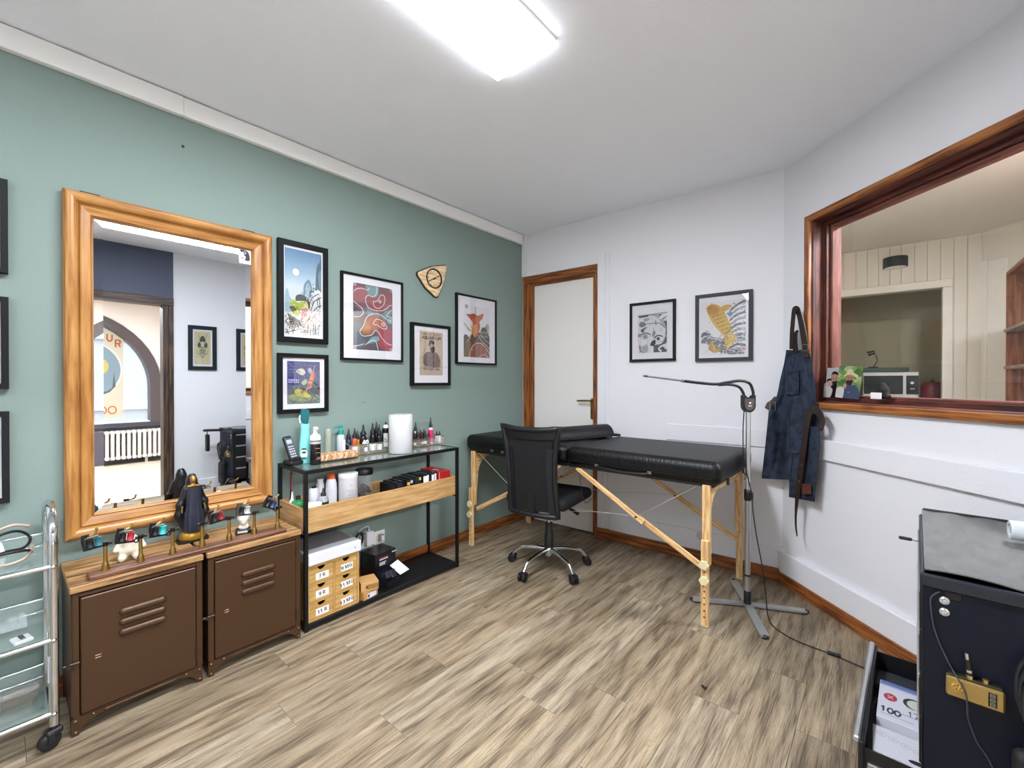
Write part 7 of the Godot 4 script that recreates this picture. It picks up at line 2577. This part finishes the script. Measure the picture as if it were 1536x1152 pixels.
func apron() -> void:
	var den := M("2a3548", 0.85, 0.0, {"albedo_texture": noise_tex(61, 0.02, ["8a93a4", "ffffff", "c4cbd8"], [0.2, 0.6, 0.9], 512, 20.0), "uv1_scale": V(1.0, 1.0, 1)})
	var seam := M("1a2130", 0.8)
	var lea := M("2a1d18", 0.45)
	var o := thing("apron", "dark denim apron with leather straps hanging from a hook in the corner", "apron", ap(1190, 752))
	o.position = Vector3.ZERO
	# edges of the main cloth by height v: [v, u left, u right]
	var ed := [[526, 1179, 1213], [545, 1176, 1218], [570, 1170, 1221], [592, 1166, 1223], [604, 1160, 1224], [610, 1154, 1226], [640, 1151, 1230], [680, 1147, 1227], [718, 1143, 1222]]
	var edge := func(v: float, k: int) -> float:
		for i in ed.size() - 1:
			if v <= ed[i + 1][0]:
				return lerpf(ed[i][k], ed[i + 1][k], (v - ed[i][0]) / (ed[i + 1][0] - ed[i][0]))
		return ed[-1][k]
	var g := G.new()
	g.sheet(26, 34, func(u: float, v: float):
		var y := 718.0 - 192.0 * v
		var l: float = edge.call(y, 1)
		var r: float = edge.call(y, 2)
		var x := lerpf(l, r, u)
		var fold := (0.020 * sin(u * 9.0 + 1.0 + y * 0.012) + 0.014 * sin(u * 19.0 - y * 0.02) + 0.005 * sin(u * 33.0 + y * 0.05)) * clampf((y - 540.0) / 120.0, 0.15, 1.0)
		return ap(x, y + (4.0 * u if v < 0.01 else 0.0), 0.022 + fold), 0.002, Vector2(0.5, 1.0))
	put(g, "cloth", den, o)
	# longer right-hand fold hanging lower
	g = G.new()
	g.sheet(14, 20, func(u: float, v: float):
		var y := lerpf(746.0 + 7.0 * u, 640.0, v)
		var x := lerpf(lerpf(1184.0, 1186.0, v), lerpf(1222.0, 1231.0, v), u)
		return ap(x, y, 0.034 + 0.012 * sin(u * 7.0 + v * 2.0)), 0.002, Vector2(0.3, 0.6))
	put(g, "lower_fold", den, o)
	g = G.new()
	g.sheet(12, 2, func(u: float, v: float): return ap(lerpf(1184.5, 1222.0, u), 741.5 + 7.0 * u - 3.0 * v + (1.0 - v) * 3.0, 0.038 + 0.012 * sin(u * 7.0)), 0.002)
	put(g, "hem", seam, o)
	g = G.new()
	g.sheet(12, 2, func(u: float, v: float): return ap(lerpf(1178.8, 1213.2, u), 530.0 - 5.0 * v, 0.030 + 0.004 * sin(u * 9.0)), 0.002)
	put(g, "bib_hem", seam, o)
	for q in [[1178, 1198, 556, 592, 0.040], [1180, 1206, 628, 680, 0.048]]:
		g = G.new()
		g.sheet(8, 8, func(u: float, v: float): return ap(lerpf(q[0], q[1], u), lerpf(q[3], q[2], v) + 3.0 * absf(u - 0.5) * (1.0 - v) * -1.0, q[4] + 0.004 * sin(u * 6.0)), 0.002, Vector2(0.2, 0.3))
		put(g, "pocket", den, o)
		g = G.new()
		g.sheet(8, 1, func(u: float, v: float): return ap(lerpf(q[0], q[1], u), q[2] + 3.0 - 3.0 * v, q[4] + 0.003 + 0.004 * sin(u * 6.0)), 0.002)
		put(g, "pocket_hem", seam, o)
	# neck strap over the hook, side straps and the long tie
	put(ribbon([Vector2(1187, 524), Vector2(1188, 500), Vector2(1190, 475), Vector2(1192, 464), Vector2(1196, 464), Vector2(1200, 476), Vector2(1205, 500), Vector2(1208, 520), Vector2(1209, 536)], [5.0, 6.0, 6.0, 7.0, 8.0, 8.0, 9.0, 9.0, 6.0], 0.034, 0.003), "neck_strap", lea, o)
	put(ribbon([Vector2(1194, 528), Vector2(1193, 512), Vector2(1194, 500), Vector2(1197, 496)], [8.0, 7.0, 5.0, 3.0], 0.03, 0.003), "inner_strap", M("15120f", 0.5), o)
	put(ribbon([Vector2(1151, 614), Vector2(1155, 608), Vector2(1160, 604), Vector2(1165, 596)], [8.0, 11.0, 10.0, 6.0], 0.03, 0.004), "side_strap", M("4a3a30", 0.5), o)
	put(ribbon([Vector2(1231, 646), Vector2(1234, 630), Vector2(1228, 618), Vector2(1221, 614), Vector2(1213, 622), Vector2(1209, 650), Vector2(1204, 690), Vector2(1200, 720), Vector2(1197, 745), Vector2(1195, 770), Vector2(1195, 790), Vector2(1197, 805)], [7.0, 9.0, 11.0, 12.0, 10.0, 8.0, 8.5, 8.5, 6.0, 3.0, 2.2, 1.0], 0.055, 0.003), "long_tie", lea, o)
	g = G.new()
	for q in [[1203, 698], [1201, 710], [1199, 722], [1220, 612]]:
		g.ball(ap(q[0], q[1], 0.060), 0.004, 8)
	put(g, "rivet", M("8c8478", 0.35, 0.9), o)
	g = G.new()
	var bk := [ap(1155, 603, 0.036), ap(1163, 603, 0.036), ap(1163, 616, 0.036), ap(1155, 616, 0.036)]
	g.tube(bk, 0.0022, 6, true)
	bk = [ap(1203, 517, 0.040), ap(1211, 517, 0.040), ap(1211, 526, 0.040), ap(1203, 526, 0.040)]
	g.tube(bk, 0.002, 6, true)
	put(g, "buckle", M("b0aca4", 0.3, 0.9), o)
	g = G.new()
	g.sheet(4, 4, func(u: float, v: float): return ap(lerpf(1203.5, 1217.0, u), lerpf(741.0, 726.0, v), 0.060), 0.002)
	put(g, "leather_patch", M("5a2c22", 0.6), o)
	var hk := thing("coat_hook", "dark metal hook in the wall corner holding the apron", "hook", ap(1194, 466, -0.045))
	g = G.new()
	var hp := hk.position
	g.tube(smooth3([Vector3.ZERO, ap(1194, 468, 0.02) - hp, ap(1194, 470, 0.045) - hp, ap(1194, 463, 0.055) - hp]), 0.005, 8)
	put(g, "shank", M("1c1c1e", 0.4, 0.6), hk)

# ---------------------------------------------------------------- black tool cart with an open drawer
func tool_cart() -> void:
	var n0 := get_child_count()
	var navy := M("0d1524", 0.5, 0.0, {"metallic_specular": 0.35})
	var dk := M("0b0d11", 0.5)
	var alu := M("c9cbce", 0.3, 0.8)
	var o := thing("tool_cart", "black steel tool cart with its lowest drawer pulled open", "tool cart", V(0.247, 0, -1.84))
	# local: x to the right, drawers face -x; z from -0.33 (far) to 0.33 (near)
	var x0 := -0.170
	var x1 := 0.170
	var z := 0.33
	var g := G.new()
	g.box2(V(x0, 0.055, z - 0.004), V(x1, 0.712, z), 0.0015)
	put(g, "side_panel", navy, o)
	g = G.new()
	g.box2(V(x0, 0.055, -z), V(x1, 0.712, -z + 0.004), 0.0015)
	put(g, "side_panel", navy, o)
	g = G.new()
	g.box2(V(x1 - 0.004, 0.055, -z), V(x1, 0.712, z))
	g.box2(V(x0, 0.055, -z), V(x1, 0.062, z))
	g.box2(V(x0, 0.690, -z), V(x1, 0.700, z))
	g.box2(V(x0, 0.055, z - 0.024), V(x0 + 0.004, 0.700, z))
	g.box2(V(x0, 0.055, -z), V(x0 + 0.004, 0.700, -z + 0.024))
	put(g, "carcass", dk, o)
	g = G.new()
	# raised rim of the top tray
	g.box2(V(x0 - 0.004, 0.704, z - 0.010), V(x1 + 0.004, 0.737, z + 0.006), 0.004)
	g.box2(V(x0 - 0.004, 0.704, -z - 0.006), V(x1 + 0.004, 0.737, -z + 0.010), 0.004)
	g.box2(V(x0 - 0.004, 0.704, -z), V(x0 + 0.006, 0.737, z), 0.003)
	g.box2(V(x1 - 0.006, 0.704, -z), V(x1 + 0.004, 0.737, z), 0.003)
	put(g, "top_rim", M("1c222d", 0.4), o)
	# closed drawers, then the open one at the bottom
	var ys := [[0.585, 0.690], [0.472, 0.580], [0.360, 0.467], [0.235, 0.355]]
	for i in 4:
		var d := Node3D.new()
		d.name = numbered("drawer", o)
		o.add_child(d)
		g = G.new()
		g.box2(V(x0 - 0.004, ys[i][0], -z + 0.026), V(x0 + 0.014, ys[i][1], z - 0.026), 0.002)
		put(g, "front", dk, d)
		g = G.new()
		g.box2(V(x0 - 0.008, ys[i][1] - 0.016, -z + 0.028), V(x0 - 0.002, ys[i][1] - 0.002, z - 0.028), 0.003)
		put(g, "handle_strip", alu, d)
	var d := Node3D.new()
	d.name = numbered("drawer", o)
	d.position = V(-0.128, 0, 0)
	o.add_child(d)
	var zf := z - 0.028
	g = G.new()
	g.box2(V(x0, 0.105, -zf), V(x0 + 0.012, 0.222, zf), 0.002)
	put(g, "front", dk, d)
	g = G.new()
	g.box2(V(x0 - 0.012, 0.214, -zf), V(x0 + 0.004, 0.232, zf), 0.004)
	put(g, "handle_strip", alu, d)
	g = G.new()
	g.box2(V(x0 + 0.01, 0.080, -zf + 0.01), V(x0 + 0.30, 0.085, zf - 0.01))
	g.box2(V(x0 + 0.01, 0.080, -zf + 0.008), V(x0 + 0.30, 0.205, -zf + 0.012))
	g.box2(V(x0 + 0.01, 0.080, zf - 0.012), V(x0 + 0.30, 0.205, zf - 0.008))
	put(g, "box", dk, d)
	g = G.new()
	g.box2(V(x0 + 0.02, 0.138, zf - 0.008), V(x0 + 0.30, 0.172, zf + 0.004), 0.002)
	g.box2(V(x0 + 0.06, 0.143, zf + 0.003), V(x0 + 0.28, 0.167, zf + 0.008), 0.002)
	put(g, "runner", M("b0b2b0", 0.3, 0.9), d)
	g = G.new()
	g.box2(V(x0 + 0.050, 0.142, zf + 0.006), V(x0 + 0.062, 0.166, zf + 0.010))
	g.box2(V(x0 + 0.09, 0.150, zf + 0.007), V(x0 + 0.13, 0.157, zf + 0.010))
	put(g, "runner_slot", M("15171a", 0.5), d)
	for q in [[x0 + 0.06, -z + 0.05], [x0 + 0.06, z - 0.05], [x1 - 0.05, -z + 0.05], [x1 - 0.05, z - 0.05]]:
		g = G.new()
		g.cyl(V(q[0], 0.03, q[1] - 0.012), V(q[0], 0.03, q[1] + 0.012), 0.03, 18, -1, 0.004)
		g.box(V(q[0], 0.052, q[1]), V(0.04, 0.01, 0.05))
		put(g, "caster", dk, o)
	g = G.new()
	g.tube(smooth3([V(0.10, 0.715, z + 0.004), V(0.10, 0.722, z + 0.12), V(0.112, 0.722, z + 0.15), V(0.145, 0.722, z + 0.15), V(0.157, 0.722, z + 0.12), V(0.157, 0.715, z + 0.004)]), 0.011, 10)
	put(g, "push_handle", dk, o)
	# knurled nuts and a key in the top drawer
	g = G.new()
	for y in [0.680, 0.652]:
		g.xf = Transform3D(Basis(Vector3.RIGHT, PI / 2), V(-0.130, y, z))
		g.lathe([Vector2(0, 0), Vector2(0.0095, 0), Vector2(0.0095, 0.003), Vector2(0.006, 0.005), Vector2(0.0055, 0.003), Vector2(0.004, 0.003), Vector2(0.0035, 0.006), Vector2(0, 0.006)], 14)
	put(g, "screw", M("d8dadc", 0.25, 0.6), o)
	g = G.new()
	g.box(V(-0.115, 0.695, z + 0.001), V(0.03, 0.018, 0.003), 0.001)
	put(g, "cable_slot", M("050608", 0.6), o)
	# grey rubber mat with curled edges over the tray
	g = G.new()
	g.sheet(24, 24, func(u: float, v: float):
		var zz := 0.322 - 0.648 * v
		var xx := -0.166 + 0.332 * u
		var y := 0.741 + 0.014 * exp(-pow((v - 0.0) * 14.0, 2)) * sin(u * 5.0 + 0.5) * 0.7 + 0.016 * exp(-pow((1.0 - v) * 16.0, 2)) + 0.0015 * sin(u * 23.0) * sin(v * 17.0)
		return V(xx, y, zz), 0.003)
	var mt := put(g, "rubber_mat", M("5e5f5d", 0.55, 0.0, {"roughness_texture": noise_tex(71, 0.02, ["909090", "ffffff"], [0.3, 0.7], 256)}))
	mt.position = o.position
	tag(mt, "grey curling rubber mat covering the top of the tool cart", "mat")
	g = G.new()
	g.bar(V(-0.164, 0.752, -0.326), V(0.164, 0.752, -0.326), 0.010, 0.020, Vector3.UP, 0.003)
	var edge := put(g, "mat_rod", M("202226", 0.5))
	edge.position = o.position
	tag(edge, "black flat rod along the far edge of the cart's mat", "rod")
	# roll of clear film on the mat
	var r := thing("film_roll", "roll of clear plastic film lying on the grey mat", "film roll", V(0.318, 0.752, -1.955), 0.1)
	g = G.new()
	g.xf = Transform3D(Basis(Vector3.BACK, -PI / 2), V(-0.05, 0.028, 0))
	g.lathe([Vector2(0.018, 0), Vector2(0.026, 0), Vector2(0.028, 0.003), Vector2(0.028, 0.147), Vector2(0.026, 0.15), Vector2(0.018, 0.15), Vector2(0.018, 0)], 28)
	put(g, "film", M("cfd6da", 0.2), r)
	g = G.new()
	g.xf = Transform3D(Basis(Vector3.BACK, -PI / 2), V(-0.05, 0.028, 0))
	g.lathe([Vector2(0, 0.004), Vector2(0.0175, 0.004), Vector2(0.0175, 0.146), Vector2(0, 0.146)], 20)
	put(g, "core", M("a8aeb4", 0.4), r)
	# brass power supply stuck to the side
	var zs := -1.51
	var p := thing("power_supply", "small gold power supply with a digit display on the cart's side", "power supply", V(0.168, 0.455, zs + 0.001))
	var gold := M("b59d62", 0.3, 0.8)
	g = G.new()
	g.box(V(0, 0.030, 0.012), V(0.096, 0.048, 0.024), 0.004)
	put(g, "case", gold, p)
	g = G.new()
	g.box(V(0, 0.0565, 0.011), V(0.090, 0.006, 0.018), 0.002)
	put(g, "top_plate", M("4a4438", 0.35, 0.7), p)
	g = G.new()
	g.box(V(0.028, 0.030, 0.0243), V(0.014, 0.032, 0.001))
	put(g, "display", M("0c0c0c", 0.3), p)
	g = G.new()
	for y in [0.0, 0.0105, 0.021]:
		for q in [[0, 0.0035, 0.006, 0.0012], [0, 0, 0.006, 0.0012], [0, -0.0035, 0.006, 0.0012], [0.0035, 0, 0.0012, 0.007], [-0.0035, 0, 0.0012, 0.007]]:
			g.box(V(0.028 + q[0], 0.0195 + y + q[1], 0.0249), V(q[2], q[3], 0.0006))
	put(g, "digits", M("8a8a80", 0.4), p)
	g = G.new()
	g.cyl(V(-0.030, 0.034, 0.0235), V(-0.030, 0.034, 0.0255), 0.011, 20)
	for w in 5:
		g.ball(V(-0.030, 0.034, 0.0255) + V(cos(w * TAU / 5 + 0.3), sin(w * TAU / 5 + 0.3), 0) * 0.006, 0.0035, 8, V(1, 1, 0.5))
	put(g, "dial", M("d4b468", 0.25, 0.8), p)
	g = G.new()
	g.cyl(V(-0.008, 0.058, 0.012), V(-0.008, 0.067, 0.012), 0.007, 12)
	g.cyl(V(0.018, 0.058, 0.012), V(0.018, 0.068, 0.012), 0.006, 12)
	put(g, "jack", M("c8b070", 0.25, 0.9), p)
	g = G.new()
	g.cyl(V(-0.008, 0.066, 0.012), V(-0.012, 0.102, 0.012), 0.0058, 12)
	put(g, "plug", M("101012", 0.4), p)
	g = G.new()
	g.cyl(V(-0.0085, 0.073, 0.012), V(-0.0092, 0.079, 0.012), 0.0062, 12)
	g.cyl(V(-0.012, 0.102, 0.012), V(-0.0135, 0.116, 0.012), 0.0038, 12)
	put(g, "plug_band", M("c8c8c8", 0.25, 0.9), p)
	# thin grey cable
	g = G.new()
	var zc := zs + 0.006
	g.tube(smooth3([V(0.108, 0.700, zc), V(0.098, 0.690, zc), V(0.092, 0.670, zc), V(0.100, 0.602, zc), V(0.124, 0.535, zc + 0.004), V(0.150, 0.490, zc + 0.026), V(0.155, 0.455, zc + 0.026), V(0.158, 0.415, zc + 0.006), V(0.173, 0.364, zc), V(0.194, 0.329, zc), V(0.22, 0.25, zc), V(0.23, 0.10, zc), V(0.26, 0.02, zc)]), 0.0018, 6)
	var cb := put(g, "thin_cable", M("3c3f46", 0.45))
	tag(cb, "thin grey cable crossing the gold power supply on the cart", "cable")
	# coiled black cable and bag hanging beyond
	var cl := thing("cable_coil", "coiled black cable hanging on the near side of the cart", "cable coil", V(0.275, 0.40, zs + 0.025))
	for i in 3:
		g = G.new()
		var loop := []
		for k in 20:
			var a := TAU * k / 20
			loop.append(V(0.043 * cos(a) + 0.004 * i, 0.135 + 0.085 * sin(a) - 0.012 * i, 0.012 * i + 0.006 * sin(a * 2.0)))
		g.tube(loop, 0.0055, 8, true)
		put(g, "loop", M("1a1c20", 0.35), cl)
	g = G.new()
	g.tube(smooth3([V(0.0, 0.21, 0), V(0.01, 0.26, -0.005), V(0.02, 0.295, -0.01)]), 0.005, 8)
	put(g, "hanging_end", M("1a1c20", 0.35), cl)
	var bag := thing("hanging_bag", "soft black bag hanging low on the near side of the cart", "bag", V(0.275, 0.20, zs + 0.03))
	g = G.new()
	g.rbox(V(0, 0.09, 0), V(0.10, 0.22, 0.045), 0.02, 4)
	put(g, "pouch", M("131416", 0.7), bag)
	g = G.new()
	g.tube(smooth3([V(-0.03, 0.19, 0), V(-0.02, 0.24, -0.01), V(0.02, 0.24, -0.01), V(0.03, 0.19, 0)]), 0.004, 6)
	put(g, "strap", M("131416", 0.6), bag)
	var hb := thing("strap_case", "black strap case dangling from the cart's push handle", "case", V(0.375, 0.505, -1.385))
	g = G.new()
	g.box(V(0, 0.09, 0), V(0.05, 0.17, 0.03), 0.006)
	put(g, "case", M("101114", 0.5), hb)
	g = G.new()
	g.tube([V(0, 0.17, 0), V(0.01, 0.215, 0.0)], 0.004, 6)
	put(g, "strap", M("101114", 0.6), hb)
	# screwdriver in the tray's far side, sticking out to the left
	var sd := thing("hex_key", "small black-handled hex key sticking out of the cart's front", "hex key", V(0.074, 0.700, -1.93))
	g = G.new()
	g.tube([V(0.004, 0, 0), V(-0.018, 0.002, 0)], 0.0018, 6)
	put(g, "shaft", M("8c8e90", 0.3, 0.9), sd)
	g = G.new()
	g.rbox(V(-0.034, 0.003, 0), V(0.034, 0.011, 0.011), 0.005, 3)
	put(g, "handle", M("121214", 0.5), sd)
	# boxes of needles and plasters in the open drawer
	var c1 := D2.new(220, 260, "e8eaf4")
	c1.rect(0, 0, 1, 0.09, "6a80c0").rect(0, 0.09, 1, 0.04, "a8b4dc").ell(0.22, 0.42, 0.13, 0.10, "c23a48").text("X", 0.17, 0.38, 0.1, 0.08, 0.02, "f0e4e4").ell(0.66, 0.40, 0.20, 0.14, "3a3a34").ell(0.7, 0.41, 0.17, 0.12, "e2e8d8").text("100", 0.06, 0.72, 0.10, 0.12, 0.035, "23283a").text("17", 0.56, 0.62, 0.08, 0.13, 0.02, "3a3e48").rect(0.35, 0.74, 0.5, 0.02, "a8aab8").rect(0.06, 0.88, 0.6, 0.02, "b8bac4")
	var bx := thing("plaster_box", "white and blue box with a red oval in the open drawer", "box", V(-0.008, 0.086, -1.865), 0.0)
	g = G.new()
	g.box(V(0.05, 0.05, 0), V(0.13, 0.10, 0.22), 0.001)
	put(g, "carton", M("e4e6f0", 0.5), bx)
	g = G.new()
	g.quad(V(-0.014, 0.1008, 0.109), V(0.114, 0.1008, 0.109), V(0.114, 0.1008, -0.109), V(-0.014, 0.1008, -0.109))
	put(g, "printed_top", pic(c1.tex()), bx)
	var c2 := D2.new(220, 160, "e6e8f0")
	c2.line([0, 0.02, 1, 0.02], 0.01, "b8bcc8", false)
	for i in 4:
		c2.ell(0.14 + i * 0.2, 0.28 + 0.06 * i, 0.09, 0.08, "b4b6c0").ell(0.14 + i * 0.2, 0.28 + 0.06 * i, 0.08, 0.065, "e6e8f0").rect(0.11 + i * 0.2, 0.27 + 0.06 * i, 0.06, 0.02, "a0a2ac")
	c2.ell(0.72, 0.86, 0.16, 0.07, "15161a")
	bx = thing("glove_box", "pale box printed with small rings in the front of the open drawer", "box", V(-0.008, 0.086, -1.655), 0.05)
	g = G.new()
	g.box(V(0.05, 0.046, 0), V(0.135, 0.092, 0.125), 0.001)
	put(g, "carton", M("e2e4ec", 0.5), bx)
	g = G.new()
	g.quad(V(-0.017, 0.0928, 0.062), V(0.117, 0.0928, 0.062), V(0.117, 0.0928, -0.062), V(-0.017, 0.0928, -0.062))
	put(g, "printed_top", pic(c2.tex()), bx)
	bx = thing("dark_pouch", "dark grey flat pouch at the far end of the open drawer", "pouch", V(0.03, 0.086, -2.05), 0.0)
	g = G.new()
	g.rbox(V(0, 0.035, 0), V(0.15, 0.07, 0.12), 0.012, 3)
	put(g, "pouch", M("2c2f36", 0.55), bx)
	# the whole cart stands turned a little, about its near left corner
	var pv := V(0.075, 0, -1.51)
	var turn := Transform3D(Basis(), pv) * Transform3D(Basis(Vector3.UP, -0.0414), Vector3.ZERO) * Transform3D(Basis(), -pv)
	for i in range(n0, get_child_count()):
		var c := get_child(i) as Node3D
		c.transform = turn * c.transform

# ---------------------------------------------------------------- odds and ends
func small_things() -> void:
	# two photo prints leaning on the glass
	var d := D2.new(140, 230, "cfd4d8")
	d.shape([0.42, 0.5, 0.4, 0.3, 0.46, 0.18, 0.62, 0.15, 0.8, 0.2, 0.84, 0.34, 0.78, 0.5, 0.62, 0.58], "c49a84").shape([0.42, 0.24, 0.5, 0.14, 0.7, 0.13, 0.86, 0.22, 0.84, 0.32, 0.78, 0.24, 0.56, 0.21], "2a2220").shape([0.5, 0.48, 0.62, 0.46, 0.8, 0.44, 0.74, 0.56, 0.58, 0.58], "3a2a26").shape([0.4, 1.02, 0.42, 0.66, 0.6, 0.56, 1.02, 0.54, 1.02, 1.02], "14161a").shape([0.18, 0.5, 0.2, 0.4, 0.36, 0.38, 0.46, 0.46, 0.44, 0.6, 0.3, 0.64], "dcb49c").shape([0.16, 0.48, 0.2, 0.38, 0.4, 0.36, 0.46, 0.42, 0.3, 0.43], "2c2420").shape([-0.02, 1.02, 0.0, 0.68, 0.2, 0.62, 0.44, 0.66, 0.56, 0.76, 0.4, 1.02], "e6e4e0").ell(0.56, 0.36, 0.03, 0.012, "2a2020").ell(0.72, 0.36, 0.03, 0.012, "2a2020")
	var xf := T_diag * Transform3D(Basis(), V(0.295, 1.132, -0.055))
	var g := G.new()
	g.xf = xf * Transform3D(Basis(Vector3.RIGHT, -0.08), Vector3.ZERO)
	g.quad(V(-0.054, 0, 0.0012), V(0.054, 0, 0.0012), V(0.054, 0.162, 0.0012), V(-0.054, 0.162, 0.0012))
	g.box2(V(-0.054, 0, 0), V(0.054, 0.162, 0.001))
	var p := put(g, "photo_print", pic(d.tex(), 0.35))
	tag(p, "photo print of a bearded man in black holding a child, on the window ledge", "photo", "photos on the window ledge")
	d = D2.new(180, 230, "7a9a58")
	for i in range(24):
		d.ell(fmod(i * 0.391, 1.0), fmod(i * 0.217, 0.6), 0.12, 0.07, ["4f7a3c", "8fb060", "b4c88a", "5a8048"][i % 4])
	d.shape([0.36, 0.52, 0.38, 0.3, 0.5, 0.24, 0.68, 0.28, 0.68, 0.46, 0.56, 0.6, 0.42, 0.58], "b88a6c").shape([0.26, 0.3, 0.34, 0.24, 0.4, 0.12, 0.56, 0.1, 0.66, 0.2, 0.84, 0.28, 0.82, 0.36, 0.6, 0.28, 0.4, 0.28, 0.3, 0.34], "e6dcae").shape([0.38, 0.46, 0.5, 0.44, 0.66, 0.44, 0.62, 0.58, 0.5, 0.6, 0.4, 0.56], "3a2a20").ell(0.46, 0.37, 0.03, 0.012, "2a2020").ell(0.6, 0.37, 0.03, 0.012, "2a2020").shape([0.24, 1.02, 0.34, 0.66, 0.5, 0.6, 0.76, 0.58, 0.96, 0.74, 1.02, 1.02], "4a5674").shape([0.0, 1.02, 0.02, 0.72, 0.2, 0.66, 0.34, 0.74, 0.3, 1.02], "e4e2de").shape([0.26, 0.66, 0.34, 0.54, 0.42, 0.6, 0.36, 0.72], "d0a48a").rect(0.5, 0.8, 0.08, 0.02, "c8ccd8")
	g = G.new()
	g.xf = T_diag * Transform3D(Basis(Vector3.UP, 0.12) * Basis(Vector3.RIGHT, -0.10) * Basis(Vector3.BACK, -0.06), V(0.41, 1.132, -0.040))
	g.quad(V(-0.064, 0, 0.0012), V(0.064, 0, 0.0012), V(0.064, 0.168, 0.0012), V(-0.064, 0.168, 0.0012))
	g.box2(V(-0.064, 0, 0), V(0.064, 0.168, 0.001))
	p = put(g, "photo_print", pic(d.tex(), 0.35))
	tag(p, "photo print of a bearded man in a straw hat among greenery, on the window ledge", "photo", "photos on the window ledge")
	# plain stand-in for a small black figure with a white card
	var c := thing("black_figure", "small round black figure holding a white card on the ledge", "figure", Vector3.ZERO)
	c.transform = T_diag * Transform3D(Basis(), V(0.612, 1.132, -0.035))
	g = G.new()
	g.blob([[V(0, 0.030, 0), 0.026, V(0, 0.040, 0), 0.028], [V(0, 0.062, 0), 0.016, V(0, 0.070, 0), 0.014], [V(-0.034, 0.016, 0.004), 0.012, V(-0.026, 0.02, 0.004), 0.012], [V(0.034, 0.016, 0.004), 0.012, V(0.026, 0.02, 0.004), 0.012]], 0.014, 0.005)
	put(g, "body", M("15120f", 0.85), c)
	g = G.new()
	g.box(V(0, 0.020, 0.032), V(0.056, 0.030, 0.003), 0.001)
	put(g, "card", M("eceef0", 0.5), c)
	# crumb of black on the floor, ring of wire by the skirting
	g = G.new()
	g.blob([[V(0, 0.004, 0), 0.005, V(0.012, 0.006, 0.01), 0.004], [V(0.012, 0.006, 0.01), 0.003, V(0.018, 0.009, 0.004), 0.003]], 0.004, 0.0025)
	p = put(g, "black_scrap", M("121212", 0.6))
	p.position = V(-0.545, 0, -1.815)
	tag(p, "tiny black scrap lying alone on the floor planks", "scrap")
	var s := hung("wall_socket", "small round socket low on the white wall behind the table", "socket", T_back, 1.507, 0.160, 0.016)
	g = G.new()
	for i in 2:
		var loop := []
		for k in 16:
			var a := TAU * k / 16
			loop.append(V([0.024, 0.012][i] * cos(a), 0.016 + [0.024, 0.012][i] * sin(a), 0.004))
		g.tube(loop, 0.0025, 6, true)
	put(g, "ring", M("a8a8aa", 0.4), s)
